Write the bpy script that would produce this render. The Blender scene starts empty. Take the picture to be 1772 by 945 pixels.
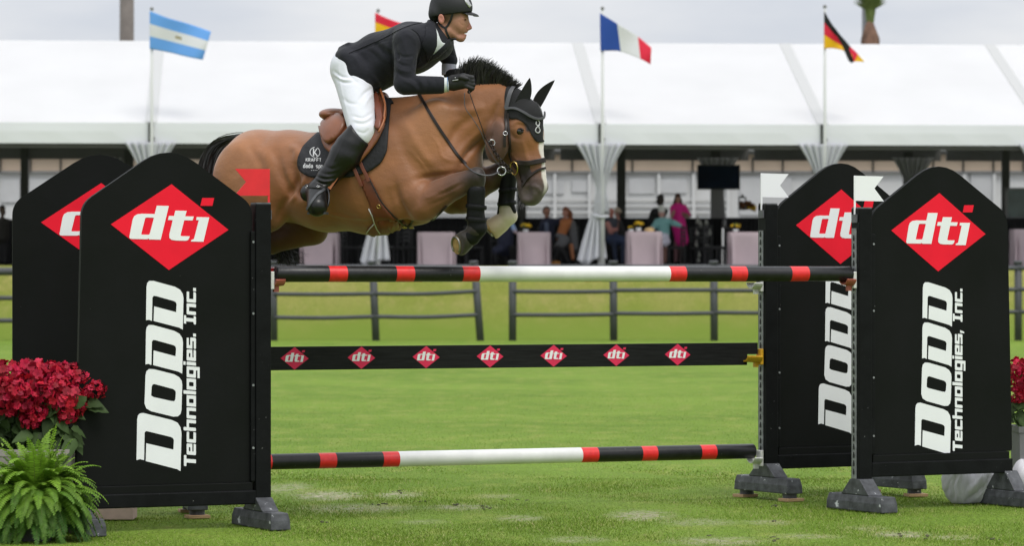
import bpy, bmesh, math, random
import numpy as np
from mathutils import Vector, Matrix
from mathutils.bvhtree import BVHTree
from mathutils.geometry import tessellate_polygon, delaunay_2d_cdt
random.seed(7); rng = np.random.default_rng(7)
sc = bpy.context.scene
R = math.radians
# ------------------------------------------------------------------ camera, world, sun
CAMH, F, CX, CY = 1.42, 6140.0, 886.0, 474.5
cam = bpy.data.cameras.new('camera'); co = bpy.data.objects.new('camera', cam)
sc.collection.objects.link(co); sc.camera = co
co.location = (0, 0, CAMH); co.rotation_euler = (R(90), 0, 0)
cam.sensor_width = 36.0; cam.lens = F * 36.0 / 1772.0; cam.shift_y = (CY - 472.5) / 1772.0
cam.clip_start = 0.5; cam.clip_end = 3000
cam.dof.use_dof = True; cam.dof.focus_distance = 20.6; cam.dof.aperture_fstop = 5.0
sc.view_settings.view_transform = 'Standard'; sc.view_settings.look = 'None'
sc.view_settings.exposure = 0.42; sc.view_settings.gamma = 1.0
SUN_EL, SUN_AZ = 58, 150          # azimuth measured from +Y towards +X
world = bpy.data.worlds.new('World'); sc.world = world; world.use_nodes = True
nt = world.node_tree; nt.nodes.clear()
wo = nt.nodes.new('ShaderNodeOutputWorld'); bg = nt.nodes.new('ShaderNodeBackground')
sky = nt.nodes.new('ShaderNodeTexSky'); sky.sky_type = 'NISHITA'; sky.sun_disc = False
sky.sun_elevation = R(SUN_EL); sky.sun_rotation = R(SUN_AZ); sky.dust_density = 2.0
tc = nt.nodes.new('ShaderNodeTexCoord'); mp = nt.nodes.new('ShaderNodeMapping')
mp.inputs['Scale'].default_value = (3.0, 3.0, 11.0)
nz = nt.nodes.new('ShaderNodeTexNoise'); nz.inputs['Scale'].default_value = 2.6; nz.inputs['Detail'].default_value = 6
nz.inputs['Roughness'].default_value = 0.5
cr = nt.nodes.new('ShaderNodeValToRGB')
cr.color_ramp.elements[0].position = 0.36; cr.color_ramp.elements[0].color = (6.4, 6.75, 7.4, 1)
cr.color_ramp.elements[1].position = 0.62; cr.color_ramp.elements[1].color = (8.2, 8.3, 8.5, 1)
mx = nt.nodes.new('ShaderNodeMix'); mx.data_type = 'RGBA'; mx.inputs[0].default_value = 0.96
L_ = nt.links.new
L_(tc.outputs['Generated'], mp.inputs['Vector']); L_(mp.outputs[0], nz.inputs['Vector'])
L_(nz.outputs['Fac'], cr.inputs['Fac']); L_(sky.outputs[0], mx.inputs[6]); L_(cr.outputs[0], mx.inputs[7])
sx_ = nt.nodes.new('ShaderNodeSeparateXYZ'); mr_ = nt.nodes.new('ShaderNodeMapRange')   # an overcast sky is brighter overhead
mr_.inputs[1].default_value = 0.05; mr_.inputs[2].default_value = 0.9; mr_.inputs[3].default_value = 0.84; mr_.inputs[4].default_value = 1.5
vs_ = nt.nodes.new('ShaderNodeVectorMath'); vs_.operation = 'SCALE'
L_(tc.outputs['Generated'], sx_.inputs[0]); L_(sx_.outputs[2], mr_.inputs[0]); L_(mx.outputs[2], vs_.inputs[0]); L_(mr_.outputs[0], vs_.inputs['Scale'])
L_(vs_.outputs[0], bg.inputs['Color']); bg.inputs['Strength'].default_value = 0.092; L_(bg.outputs[0], wo.inputs['Surface'])
sun = bpy.data.lights.new('sun', 'SUN'); so = bpy.data.objects.new('sun', sun); sc.collection.objects.link(so)
sun.energy = 1.35; sun.angle = R(24); sun.color = (1.0, 0.96, 0.9)
d = Vector((math.sin(R(SUN_AZ)) * math.cos(R(SUN_EL)), math.cos(R(SUN_AZ)) * math.cos(R(SUN_EL)), math.sin(R(SUN_EL))))
so.rotation_euler = d.to_track_quat('Z', 'Y').to_euler(); so.location = (10, -10, 30)
sc.cycles.max_bounces = 6; sc.cycles.diffuse_bounces = 3; sc.cycles.use_denoising = True

# ------------------------------------------------------------------ helpers
def P(px, py, Y): return np.array([(px - CX) / F * Y, Y, CAMH - (py - CY) / F * Y])
def PV(px, py, Y): return Vector(P(px, py, Y))

def mat(name, col, rough=0.6, var=0.0, vscale=8.0, bump=0.0, bscale=60.0, metal=0.0, spec=0.5, attr=None,
        chips=None, chip_scale=14.0, chip_thr=0.66, sheen=0.0, col2=None, coat=0.0, bump2=None, stretch=None, trans=0.0):
    m = bpy.data.materials.new(name); m.use_nodes = True
    n = m.node_tree.nodes; l = m.node_tree.links.new; b = n['Principled BSDF']
    b.inputs['Roughness'].default_value = rough; b.inputs['Metallic'].default_value = metal
    b.inputs['Specular IOR Level'].default_value = spec
    b.inputs['Base Color'].default_value = (*col, 1)
    if sheen: b.inputs['Sheen Weight'].default_value = sheen
    if coat: b.inputs['Coat Weight'].default_value = coat; b.inputs['Coat Roughness'].default_value = 0.25
    t = n.new('ShaderNodeTexCoord'); vec = t.outputs['Object']
    if stretch:
        q = n.new('ShaderNodeMapping'); q.inputs['Scale'].default_value = stretch; l(vec, q.inputs['Vector']); vec = q.outputs[0]
    cur = None
    if attr:
        a = n.new('ShaderNodeAttribute'); a.attribute_name = attr; cur = a.outputs['Color']
    if var or col2:
        z = n.new('ShaderNodeTexNoise'); z.inputs['Scale'].default_value = vscale; z.inputs['Detail'].default_value = 5
        l(vec, z.inputs['Vector'])
        if col2:
            r = n.new('ShaderNodeValToRGB'); r.color_ramp.elements[0].position = 0.35; r.color_ramp.elements[1].position = 0.65
            r.color_ramp.elements[0].color = (*col, 1); r.color_ramp.elements[1].color = (*col2, 1)
            l(z.outputs['Fac'], r.inputs['Fac']); cur = r.outputs[0]
        else:
            mr = n.new('ShaderNodeMapRange'); mr.inputs[1].default_value = 0.3; mr.inputs[2].default_value = 0.7
            mr.inputs[3].default_value = 1 - var; mr.inputs[4].default_value = 1 + var
            l(z.outputs['Fac'], mr.inputs[0])
            vm = n.new('ShaderNodeVectorMath'); vm.operation = 'SCALE'
            if cur: l(cur, vm.inputs[0])
            else: vm.inputs[0].default_value = col
            l(mr.outputs[0], vm.inputs['Scale']); cur = vm.outputs[0]
    if chips:
        z = n.new('ShaderNodeTexNoise'); z.inputs['Scale'].default_value = chip_scale; z.inputs['Detail'].default_value = 8
        z.inputs['Roughness'].default_value = 0.7
        l(t.outputs['Object'], z.inputs['Vector'])
        r = n.new('ShaderNodeValToRGB'); r.color_ramp.elements[0].position = chip_thr; r.color_ramp.elements[1].position = chip_thr + 0.015
        l(z.outputs['Fac'], r.inputs['Fac'])
        k = n.new('ShaderNodeMix'); k.data_type = 'RGBA'; l(r.outputs[0], k.inputs[0])
        if cur: l(cur, k.inputs[6])
        else: k.inputs[6].default_value = (*col, 1)
        k.inputs[7].default_value = (*chips, 1); cur = k.outputs[2]
    if cur: l(cur, b.inputs['Base Color'])
    if bump:
        z = n.new('ShaderNodeTexNoise'); z.inputs['Scale'].default_value = bscale; z.inputs['Detail'].default_value = 4
        l(vec, z.inputs['Vector'])
        bp = n.new('ShaderNodeBump'); bp.inputs['Strength'].default_value = 1.0; bp.inputs['Distance'].default_value = bump
        l(z.outputs['Fac'], bp.inputs['Height']); l(bp.outputs[0], b.inputs['Normal'])
        if bump2:
            z2 = n.new('ShaderNodeTexNoise'); z2.inputs['Scale'].default_value = bump2[1]; z2.inputs['Detail'].default_value = 3; l(vec, z2.inputs['Vector'])
            b2 = n.new('ShaderNodeBump'); b2.inputs['Distance'].default_value = bump2[0]; l(z2.outputs['Fac'], b2.inputs['Height']); l(bp.outputs[0], b2.inputs['Normal']); l(b2.outputs[0], b.inputs['Normal'])
    if trans:
        tr = n.new('ShaderNodeBsdfTranslucent'); ms = n.new('ShaderNodeMixShader'); ms.inputs[0].default_value = trans
        if cur: l(cur, tr.inputs['Color'])
        else: tr.inputs['Color'].default_value = (*col, 1)
        l(b.outputs[0], ms.inputs[1]); l(tr.outputs[0], ms.inputs[2]); l(ms.outputs[0], n['Material Output'].inputs['Surface'])
    return m

def link(o, parent=None):
    sc.collection.objects.link(o)
    if parent is not None: o.parent = parent
    return o
def tag(o, label=None, cat=None, group=None, kind=None):
    if label: o['label'] = label
    if cat: o['category'] = cat
    if group: o['group'] = group
    if kind: o['kind'] = kind
    return o
def thing(name, label, cat, loc=(0, 0, 0), rz=0.0, group=None):
    o = bpy.data.objects.new(name, None); sc.collection.objects.link(o)
    o.location = loc; o.rotation_euler = (0, 0, rz); o.empty_display_size = 0.1
    return tag(o, label, cat, group)
def worldloc(p):
    v = np.zeros(3)
    while p is not None: v = v + np.array(p.location); p = p.parent
    return v
def make(name, V, Fc, mats, parent=None, smooth=False, midx=None, world=False, cols=None):
    """world=True: V is in world coordinates and every parent is unrotated"""
    V = np.asarray(V, dtype=np.float64)
    if world and parent is not None: V = V - worldloc(parent)
    me = bpy.data.meshes.new(name)
    if isinstance(Fc, np.ndarray):
        n, k = Fc.shape
        me.vertices.add(len(V)); me.vertices.foreach_set('co', V.astype(np.float32).ravel())
        me.loops.add(n * k); me.loops.foreach_set('vertex_index', Fc.astype(np.int32).ravel())
        me.polygons.add(n); me.polygons.foreach_set('loop_start', np.arange(0, n * k, k, dtype=np.int32))
        me.update(calc_edges=True); me.validate()
    else:
        me.from_pydata([tuple(v) for v in V], [], [tuple(f) for f in Fc]); me.update()
    if not isinstance(mats, (list, tuple)): mats = [mats]
    for m in mats: me.materials.append(m)
    if midx is not None: me.polygons.foreach_set('material_index', np.asarray(midx, dtype=np.int32))
    if smooth: me.polygons.foreach_set('use_smooth', np.ones(len(me.polygons), dtype=bool))
    if cols is not None:
        a = me.color_attributes.new('Col', 'FLOAT_COLOR', 'POINT')
        c = np.ones((len(V), 4), np.float32); c[:, :3] = cols; a.data.foreach_set('color', c.ravel())
    o = bpy.data.objects.new(name, me); return link(o, parent)

class MB:
    def __init__(s): s.v = []; s.f = []; s.m = []
    def add(s, V, Fc, mi=0):
        b = len(s.v); s.v += [tuple(map(float, p)) for p in V]
        s.f += [tuple(b + i for i in f) for f in Fc]; s.m += [mi] * len(Fc); return s
    def box(s, c, size, rz=0.0, mi=0, taper=None, bev=0.0):
        hx, hy, hz = [q / 2 for q in size]; tx, ty = taper if taper else (1, 1)
        V = []
        for z, kx, ky in ((-hz, 1, 1), (hz, tx, ty)):
            for x, y in ((-hx, -hy), (hx, -hy), (hx, hy), (-hx, hy)):
                x *= kx; y *= ky
                V.append((c[0] + x * math.cos(rz) - y * math.sin(rz), c[1] + x * math.sin(rz) + y * math.cos(rz), c[2] + z))
        return s.add(V, [(3, 2, 1, 0), (4, 5, 6, 7), (0, 1, 5, 4), (1, 2, 6, 5), (2, 3, 7, 6), (3, 0, 4, 7)], mi)
    def tube(s, pts, rad, n=10, mi=0, cap=True, flat=1.0, up=None, mis=None):
        pts = [Vector(p) for p in pts]; k = len(pts)
        if not hasattr(rad, '__len__'): rad = [rad] * k
        V = []; prev = None
        for i, p in enumerate(pts):
            t = (pts[min(i + 1, k - 1)] - pts[max(i - 1, 0)]).normalized()
            if prev is None:
                u = Vector(up) if up is not None else (Vector((0, 0, 1)) if abs(t.z) < 0.9 else Vector((1, 0, 0)))
            else: u = prev
            u = (u - t * u.dot(t)).normalized(); prev = u; w = t.cross(u)
            for j in range(n):
                a = 2 * math.pi * j / n
                V.append(p + (u * math.cos(a) * flat + w * math.sin(a)) * rad[i])
        Fc = []; ml = []
        for i in range(k - 1):
            for j in range(n):
                Fc.append((i * n + j, i * n + (j + 1) % n, (i + 1) * n + (j + 1) % n, (i + 1) * n + j))
                ml.append(mis[i] if mis else mi)
        if cap:
            Fc.append(tuple(range(n - 1, -1, -1))); Fc.append(tuple((k - 1) * n + j for j in range(n)))
            ml += [mis[0] if mis else mi, mis[-1] if mis else mi]
        b = len(s.v); s.v += [tuple(p) for p in V]; s.f += [tuple(b + i for i in f) for f in Fc]; s.m += ml
        return s
    def ball(s, c, r, mi=0, nu=12, nv=8, sx=1, sy=1, sz=1):
        V = []
        for i in range(nv + 1):
            th = math.pi * i / nv
            for j in range(nu):
                ph = 2 * math.pi * j / nu
                V.append((c[0] + r * sx * math.sin(th) * math.cos(ph), c[1] + r * sy * math.sin(th) * math.sin(ph), c[2] + r * sz * math.cos(th)))
        Fc = [(i * nu + j, (i + 1) * nu + j, (i + 1) * nu + (j + 1) % nu, i * nu + (j + 1) % nu) for i in range(nv) for j in range(nu)]
        return s.add(V, Fc, mi)
    def prism(s, loops, t, fn, mi=0):
        """extrude a 2-D outline with holes; fn(x, y, depth) -> 3-D; the face at depth 0 is the front"""
        vs = [[Vector((x, y, 0)) for x, y in lp] for lp in loops]
        flat = [p for lp in loops for p in lp]; n = len(flat)
        tri = tessellate_polygon(vs)
        V = [fn(x, y, 0.0) for x, y in flat] + [fn(x, y, t) for x, y in flat]
        Fc = []
        for a, b, c in tri:
            A, B, C_ = flat[a], flat[b], flat[c]
            ar = (B[0] - A[0]) * (C_[1] - A[1]) - (B[1] - A[1]) * (C_[0] - A[0])
            if abs(ar) < 1e-14: continue
            if ar < 0: b, c = c, b
            Fc.append((a, b, c)); Fc.append((n + a, n + c, n + b))
        o = 0
        for lp in loops:
            k = len(lp)
            for i in range(k):
                j = (i + 1) % k; Fc.append((o + i, n + o + i, n + o + j, o + j))
            o += k
        return s.add(V, Fc, mi)
    def build(s, name, mats, parent=None, smooth=False, world=False, cols=None):
        return make(name, s.v, s.f, mats, parent, smooth, s.m, world, cols)

def bevel(o, w=0.004, seg=2, ang=35):
    b = o.modifiers.new('bevel', 'BEVEL'); b.width = w; b.segments = seg; b.limit_method = 'ANGLE'; b.angle_limit = R(ang)
    b.harden_normals = False
    return o
def rounded(pts, r, n=3):
    """round every corner of a closed outline"""
    out = []; k = len(pts)
    for i in range(k):
        p = np.array(pts[i], float); a = np.array(pts[i - 1], float); b = np.array(pts[(i + 1) % k], float)
        la, lb = np.linalg.norm(a - p), np.linalg.norm(b - p)
        rr = r[i] if hasattr(r, '__len__') else r
        rr = min(rr, la * 0.48, lb * 0.48)
        if rr <= 1e-9: out.append(tuple(p)); continue
        s_, e_ = p + (a - p) / la * rr, p + (b - p) / lb * rr
        for j in range(n + 1):
            t = j / n; out.append(tuple((1 - t) ** 2 * s_ + 2 * t * (1 - t) * p + t * t * e_))
    return out
def smoothpath(pts, n=6):
    """Catmull-Rom through points"""
    pts = [np.array(p, float) for p in pts]; out = []
    for i in range(len(pts) - 1):
        p0, p1, p2, p3 = pts[max(i - 1, 0)], pts[i], pts[i + 1], pts[min(i + 2, len(pts) - 1)]
        for j in range(n):
            t = j / n
            out.append(0.5 * (2 * p1 + (p2 - p0) * t + (2 * p0 - 5 * p1 + 4 * p2 - p3) * t * t + (3 * p1 - p0 - 3 * p2 + p3) * t ** 3))
    out.append(pts[-1]); return out

# ------------------------------------------------------------------ implicit surfaces (bodies grown as one continuous skin)
def unit(v): v = np.asarray(v, float); return v / np.linalg.norm(v)
class Seg:
    """tapered elliptical capsule: r = (normal, lateral) radii at both ends"""
    def __init__(s, p0, p1, r0, r1, L, col=None, k=0.03, sub=False, grow=0.0):
        s.p0, s.p1 = np.asarray(p0, float), np.asarray(p1, float)
        s.r0, s.r1 = np.array(r0, float) + grow, np.array(r1, float) + grow
        s.col, s.k, s.sub = col, k, sub
        ab = s.p1 - s.p0; s.len2 = float(ab @ ab)
        A = ab / math.sqrt(s.len2) if s.len2 > 1e-12 else np.array([0, 0, 1.0])
        N = np.cross(A, L); N /= np.linalg.norm(N); Lt = np.cross(N, A)
        s.ab, s.A, s.N, s.Lt = ab, A, N, Lt
        m = max(s.r0.max(), s.r1.max()) + k + 0.02
        s.lo = np.minimum(s.p0, s.p1) - m; s.hi = np.maximum(s.p0, s.p1) + m
    def __call__(s, X, Y, Z):
        qx, qy, qz = X - s.p0[0], Y - s.p0[1], Z - s.p0[2]
        t = np.clip((qx * s.ab[0] + qy * s.ab[1] + qz * s.ab[2]) / max(s.len2, 1e-12), 0, 1)
        vx, vy, vz = qx - t * s.ab[0], qy - t * s.ab[1], qz - t * s.ab[2]
        rn = s.r0[0] + (s.r1[0] - s.r0[0]) * t; rl = s.r0[1] + (s.r1[1] - s.r0[1]) * t; ra = np.minimum(rn, rl)
        a = vx * s.A[0] + vy * s.A[1] + vz * s.A[2]; n = vx * s.N[0] + vy * s.N[1] + vz * s.N[2]; l = vx * s.Lt[0] + vy * s.Lt[1] + vz * s.Lt[2]
        k0 = np.sqrt((a / ra) ** 2 + (n / rn) ** 2 + (l / rl) ** 2)
        k1 = np.sqrt((a / ra ** 2) ** 2 + (n / rn ** 2) ** 2 + (l / rl ** 2) ** 2) + 1e-9
        return k0 * (k0 - 1) / k1
class Ell:
    def __init__(s, c, r, axes, col=None, k=0.03, sub=False, grow=0.0):
        s.c = np.asarray(c, float); s.r = np.array(r, float) + grow; s.ax = [unit(a) for a in axes]
        s.col, s.k, s.sub = col, k, sub
        m = s.r.max() + k + 0.02; s.lo = s.c - m; s.hi = s.c + m
    def __call__(s, X, Y, Z):
        q = (X - s.c[0], Y - s.c[1], Z - s.c[2]); k0 = 0; k1 = 0
        for r, a in zip(s.r, s.ax):
            w = q[0] * a[0] + q[1] * a[1] + q[2] * a[2]; k0 = k0 + (w / r) ** 2; k1 = k1 + (w / r ** 2) ** 2
        k0 = np.sqrt(k0); k1 = np.sqrt(k1) + 1e-9
        return k0 * (k0 - 1) / k1
class Cut:
    """keep the side of a plane that its normal points away from, inside a ball round c"""
    def __init__(s, c, n, rad, k=0.004):
        s.c = np.asarray(c, float); s.n = unit(n); s.rad = rad; s.k = k; s.sub = 'cut'; s.col = None
        s.lo = s.c - rad; s.hi = s.c + rad
    def __call__(s, X, Y, Z):
        p = (X - s.c[0]) * s.n[0] + (Y - s.c[1]) * s.n[1] + (Z - s.c[2]) * s.n[2]
        out = np.sqrt((X - s.c[0]) ** 2 + (Y - s.c[1]) ** 2 + (Z - s.c[2]) ** 2) > s.rad
        return np.where(out, -9.0, p)
def surfnet(D, org, h):
    ins = D < 0
    s = ins.astype(np.int8)
    c = s[:-1, :-1, :-1] + s[1:, :-1, :-1] + s[:-1, 1:, :-1] + s[:-1, :-1, 1:] + s[1:, 1:, :-1] + s[1:, :-1, 1:] + s[:-1, 1:, 1:] + s[1:, 1:, 1:]
    act = (c > 0) & (c < 8); idx = np.argwhere(act); n = len(idx)
    vid = -np.ones(act.shape, np.int64); vid[tuple(idx.T)] = np.arange(n)
    cor = [(0, 0, 0), (1, 0, 0), (0, 1, 0), (1, 1, 0), (0, 0, 1), (1, 0, 1), (0, 1, 1), (1, 1, 1)]
    vals = [D[idx[:, 0] + a, idx[:, 1] + b, idx[:, 2] + e] for a, b, e in cor]
    acc = np.zeros((n, 3)); cnt = np.zeros(n)
    for i, j in ((0, 1), (2, 3), (4, 5), (6, 7), (0, 2), (1, 3), (4, 6), (5, 7), (0, 4), (1, 5), (2, 6), (3, 7)):
        a, b = vals[i], vals[j]; mk = (a < 0) != (b < 0)
        t = np.where(mk, a / np.where(mk, a - b, 1), 0)
        p = np.array(cor[i]) + t[:, None] * (np.array(cor[j]) - np.array(cor[i]))
        acc += p * mk[:, None]; cnt += mk
    V = (idx + acc / cnt[:, None]) * h + org
    quads = []
    for ax in range(3):
        o1, o2 = [(1, 2), (2, 0), (0, 1)][ax]
        sl0 = [slice(None)] * 3; sl1 = [slice(None)] * 3; sl0[ax] = slice(0, -1); sl1[ax] = slice(1, None)
        a, b = ins[tuple(sl0)], ins[tuple(sl1)]
        for flip, mk in ((False, a & ~b), (True, ~a & b)):
            e = np.argwhere(mk)
            e = e[(e[:, o1] > 0) & (e[:, o2] > 0) & (e[:, o1] < D.shape[o1] - 1) & (e[:, o2] < D.shape[o2] - 1)]
            if not len(e): continue
            q = []
            for d1, d2 in ((-1, -1), (0, -1), (0, 0), (-1, 0)):
                w = e.copy(); w[:, o1] += d1; w[:, o2] += d2; q.append(vid[w[:, 0], w[:, 1], w[:, 2]])
            if flip: q = q[::-1]
            quads.append(np.stack(q, 1))
    return V, np.concatenate(quads)
def grow(prims, h=0.01, smooth=1, ck=0.02):
    pos = [p for p in prims if not p.sub]
    lo = np.min([p.lo for p in pos], axis=0) - 2 * h; hi = np.max([p.hi for p in pos], axis=0) + 2 * h
    n = np.ceil((hi - lo) / h).astype(int) + 1
    D = np.full(n, 0.25, np.float32)
    for p in prims:
        a = np.clip(np.floor((p.lo - lo) / h).astype(int), 0, n - 1); b = np.clip(np.ceil((p.hi - lo) / h).astype(int) + 1, 1, n)
        if (b <= a).any(): continue
        X = (lo[0] + h * np.arange(a[0], b[0]))[:, None, None]; Y = (lo[1] + h * np.arange(a[1], b[1]))[None, :, None]; Z = (lo[2] + h * np.arange(a[2], b[2]))[None, None, :]
        d = p(X, Y, Z).astype(np.float32); w = D[a[0]:b[0], a[1]:b[1], a[2]:b[2]]; k = p.k
        if p.sub == 'cut': w[...] = np.maximum(w, d)
        elif p.sub:
            t = np.clip(0.5 - 0.5 * (w + d) / k, 0, 1); w[...] = w * (1 - t) - d * t + k * t * (1 - t)
        else:
            t = np.clip(0.5 + 0.5 * (w - d) / k, 0, 1); w[...] = w * (1 - t) + d * t - k * t * (1 - t)
    V, Q = surfnet(D, lo, h)
    # relax a little along the surface
    for _ in range(smooth):
        acc = np.zeros_like(V); cnt = np.zeros(len(V))
        for i in range(4):
            a_, b_ = Q[:, i], Q[:, (i + 1) % 4]
            np.add.at(acc, a_, V[b_]); np.add.at(cnt, a_, 1); np.add.at(acc, b_, V[a_]); np.add.at(cnt, b_, 1)
        V = V * 0.5 + 0.5 * acc / np.maximum(cnt, 1)[:, None]
    cols = None
    cp = [p for p in pos if p.col is not None]
    if cp:
        W = np.zeros(len(V)); Cc = np.zeros((len(V), 3))
        for p in cp:
            dd = p(V[:, 0], V[:, 1], V[:, 2]); w = np.exp(-np.clip(dd, -0.03, 1.0) / ck); W += w; Cc += w[:, None] * np.array(p.col)
        cols = Cc / np.maximum(W, 1e-30)[:, None]
    return V, Q, cols
def bvh_of(V, Q): return BVHTree.FromPolygons([tuple(map(float, v)) for v in V], [tuple(map(int, q)) for q in Q])
CAM = Vector((0, 0, CAMH))
def hit(bvh, px, py, Y=20.8, off=0.0):
    d_ = (PV(px, py, Y) - CAM).normalized()
    h_ = bvh.ray_cast(CAM, d_)
    if h_[0] is None:
        h_ = bvh.find_nearest(PV(px, py, Y))
    p, nrm = h_[0], h_[1]
    if nrm.dot(d_) > 0.2: nrm = -nrm
    return p + nrm * off, nrm
def drape(name, poly, bvh, off, thick, m, parent, step=4.0, Y=20.8, bulge=0.0, world=True, smooth=True):
    """cut a sheet to an outline and lay it over a body"""
    poly = [tuple(p) for p in poly]; k = len(poly)
    xs = [p[0] for p in poly]; ys = [p[1] for p in poly]
    bd = []
    for i in range(k):
        a = np.array(poly[i]); b = np.array(poly[(i + 1) % k]); n = max(1, int(np.linalg.norm(b - a) / step))
        for j in range(n): bd.append(tuple(a + (b - a) * j / n))
    def inside(x, y):
        c = False
        for i in range(len(bd)):
            x1, y1 = bd[i]; x2, y2 = bd[(i + 1) % len(bd)]
            if (y1 > y) != (y2 > y) and x < (x2 - x1) * (y - y1) / (y2 - y1) + x1: c = not c
        return c
    def dist(x, y):
        return min(math.hypot(x - a, y - b) for a, b in bd)
    inn = []
    y = min(ys) + step * 0.5
    while y < max(ys):
        x = min(xs) + step * 0.5
        while x < max(xs):
            if inside(x, y) and dist(x, y) > step * 0.45: inn.append((x, y))
            x += step
        y += step
    pts = [Vector(p) for p in bd + inn]; nb = len(bd)
    res = delaunay_2d_cdt(pts, [(i, (i + 1) % nb) for i in range(nb)], [], 1, 1e-4)
    v2, _, fc = res[0], res[1], res[2]
    V = []; Nn = []
    for p in v2:
        q, nr = hit(bvh, p.x, p.y, Y, 0.0)
        o = off + (bulge * min(1.0, dist(p.x, p.y) / 12.0) if bulge else 0)
        V.append(np.array(q)); Nn.append((np.array(nr), o))
    V = np.array(V); N = np.array([a for a, _ in Nn]); O = np.array([b for _, b in Nn])
    # smooth the sheet so that it spans small hollows
    adj = [[] for _ in V]
    for f in fc:
        for i in range(len(f)):
            a, b = f[i], f[(i + 1) % len(f)]; adj[a].append(b); adj[b].append(a)
    for _ in range(2):
        N = np.array([N[i] + N[adj[i]].mean(0) if adj[i] else N[i] for i in range(len(N))]); N /= np.linalg.norm(N, axis=1)[:, None]
    V = V + N * O[:, None]
    n = len(V); Fc = []
    ec = {}
    for f in fc:
        f = list(f); a, b, c = [Vector(V[i]) for i in f[:3]]
        if (b - a).cross(c - a).dot(Vector(N[f[0]])) < 0: f = f[::-1]
        Fc.append(tuple(f)); Fc.append(tuple(n + i for i in f[::-1]))
        for i in range(len(f)):
            e = (f[i], f[(i + 1) % len(f)]); ec[e] = ec.get(e, 0) + 1
    for (a, b) in list(ec):
        if (b, a) not in ec: Fc.append((b, a, n + a, n + b))
    V2 = np.concatenate([V, V - N * thick])
    return make(name, V2, Fc, m, parent, smooth, world=world)
def strap_geo(mb, path, w, bvh, off, thick, Y=20.8, mi=0, n=6, free=False):
    """a flat strap laid over a body; path in photo coordinates or, if free, in 3-D"""
    if free: pts = [Vector(p) for p in smoothpath(path, n)]; nr = [Vector((-0.2, -1, 0.1)).normalized()] * len(pts)
    else:
        pts = []; nr = []
        for p in smoothpath(path, n):
            q, m_ = hit(bvh, p[0], p[1], Y, off); pts.append(q); nr.append(m_)
        for _ in range(2):
            nr = [(nr[max(i - 1, 0)] + nr[i] * 2 + nr[min(i + 1, len(nr) - 1)]).normalized() for i in range(len(nr))]
            pts = [pts[0]] + [(pts[i - 1] + pts[i] * 2 + pts[i + 1]) / 4 for i in range(1, len(pts) - 1)] + [pts[-1]]
    V = []; k = len(pts)
    for i in range(k):
        t = (pts[min(i + 1, k - 1)] - pts[max(i - 1, 0)]).normalized(); s = t.cross(nr[i]).normalized(); m_ = s.cross(t)
        for a, b in ((-1, 0.6), (-0.75, 1), (0.75, 1), (1, 0.6), (1, -1), (-1, -1)):
            V.append(pts[i] + s * a * w / 2 + m_ * b * thick / 2)
    Fc = [(i * 6 + j, (i + 1) * 6 + j, (i + 1) * 6 + (j + 1) % 6, i * 6 + (j + 1) % 6) for i in range(k - 1) for j in range(6)]
    Fc += [tuple(range(6)), tuple((k - 1) * 6 + 5 - j for j in range(6))]
    mb.add(V, Fc, mi); return mb
def torus(mb, c, R1, r, nrm, n=20, m=8, mi=0, sx=1.0, sy=1.0):
    c = Vector(c); nrm = Vector(nrm).normalized(); u = nrm.orthogonal().normalized()
    u = (Vector((1, 0, 0)) - nrm * nrm.x).normalized() if abs(nrm.x) < 0.95 else u
    w = nrm.cross(u); V = []
    for i in range(n):
        a = 2 * math.pi * i / n; d_ = u * math.cos(a) * sx + w * math.sin(a) * sy
        for j in range(m):
            b = 2 * math.pi * j / m; V.append(c + d_ * (R1 + r * math.cos(b)) + nrm * r * math.sin(b))
    Fc = [(i * m + j, ((i + 1) % n) * m + j, ((i + 1) % n) * m + (j + 1) % m, i * m + (j + 1) % m) for i in range(n) for j in range(m)]
    mb.add(V, Fc, mi); return mb

def vnormals(V, Q):
    N = np.zeros_like(V); a, b, c, d_ = V[Q[:, 0]], V[Q[:, 1]], V[Q[:, 2]], V[Q[:, 3]]
    fn = np.cross(c - a, d_ - b)
    for i in range(4): np.add.at(N, Q[:, i], fn)
    return N / (np.linalg.norm(N, axis=1)[:, None] + 1e-12)
def crease(V, Q, lines):
    """fold, vein and muscle lines pressed into (or raised from) a skin: (path in the side view, height in metres, width)"""
    N = vnormals(V, Q); gx = V[:, 0] / V[:, 1] * F + CX; gy = CY - (V[:, 2] - CAMH) / V[:, 1] * F
    face = np.clip(-N[:, 1] * 2.0 + .1, 0, 1); disp = np.zeros(len(V))
    for path, amp, w in lines:
        pts = smoothpath([(a, b, 0) for a, b in path], 5); n = len(pts); best = np.full(len(V), 1e9); wt = np.zeros(len(V))
        for i in range(n - 1):
            ax_, ay, bx, by = pts[i][0], pts[i][1], pts[i + 1][0], pts[i + 1][1]; L2 = (bx - ax_) ** 2 + (by - ay) ** 2 + 1e-9
            t = np.clip(((gx - ax_) * (bx - ax_) + (gy - ay) * (by - ay)) / L2, 0, 1); dd = np.hypot(gx - ax_ - t * (bx - ax_), gy - ay - t * (by - ay))
            m_ = dd < best; best = np.where(m_, dd, best); u = (i + t) / (n - 1); wt = np.where(m_, np.sin(np.pi * np.clip(u, .04, .96)) ** .6, wt)
        disp += amp * wt * np.exp(-(best / w) ** 2)
    return V + N * (disp * face)[:, None]

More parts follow.
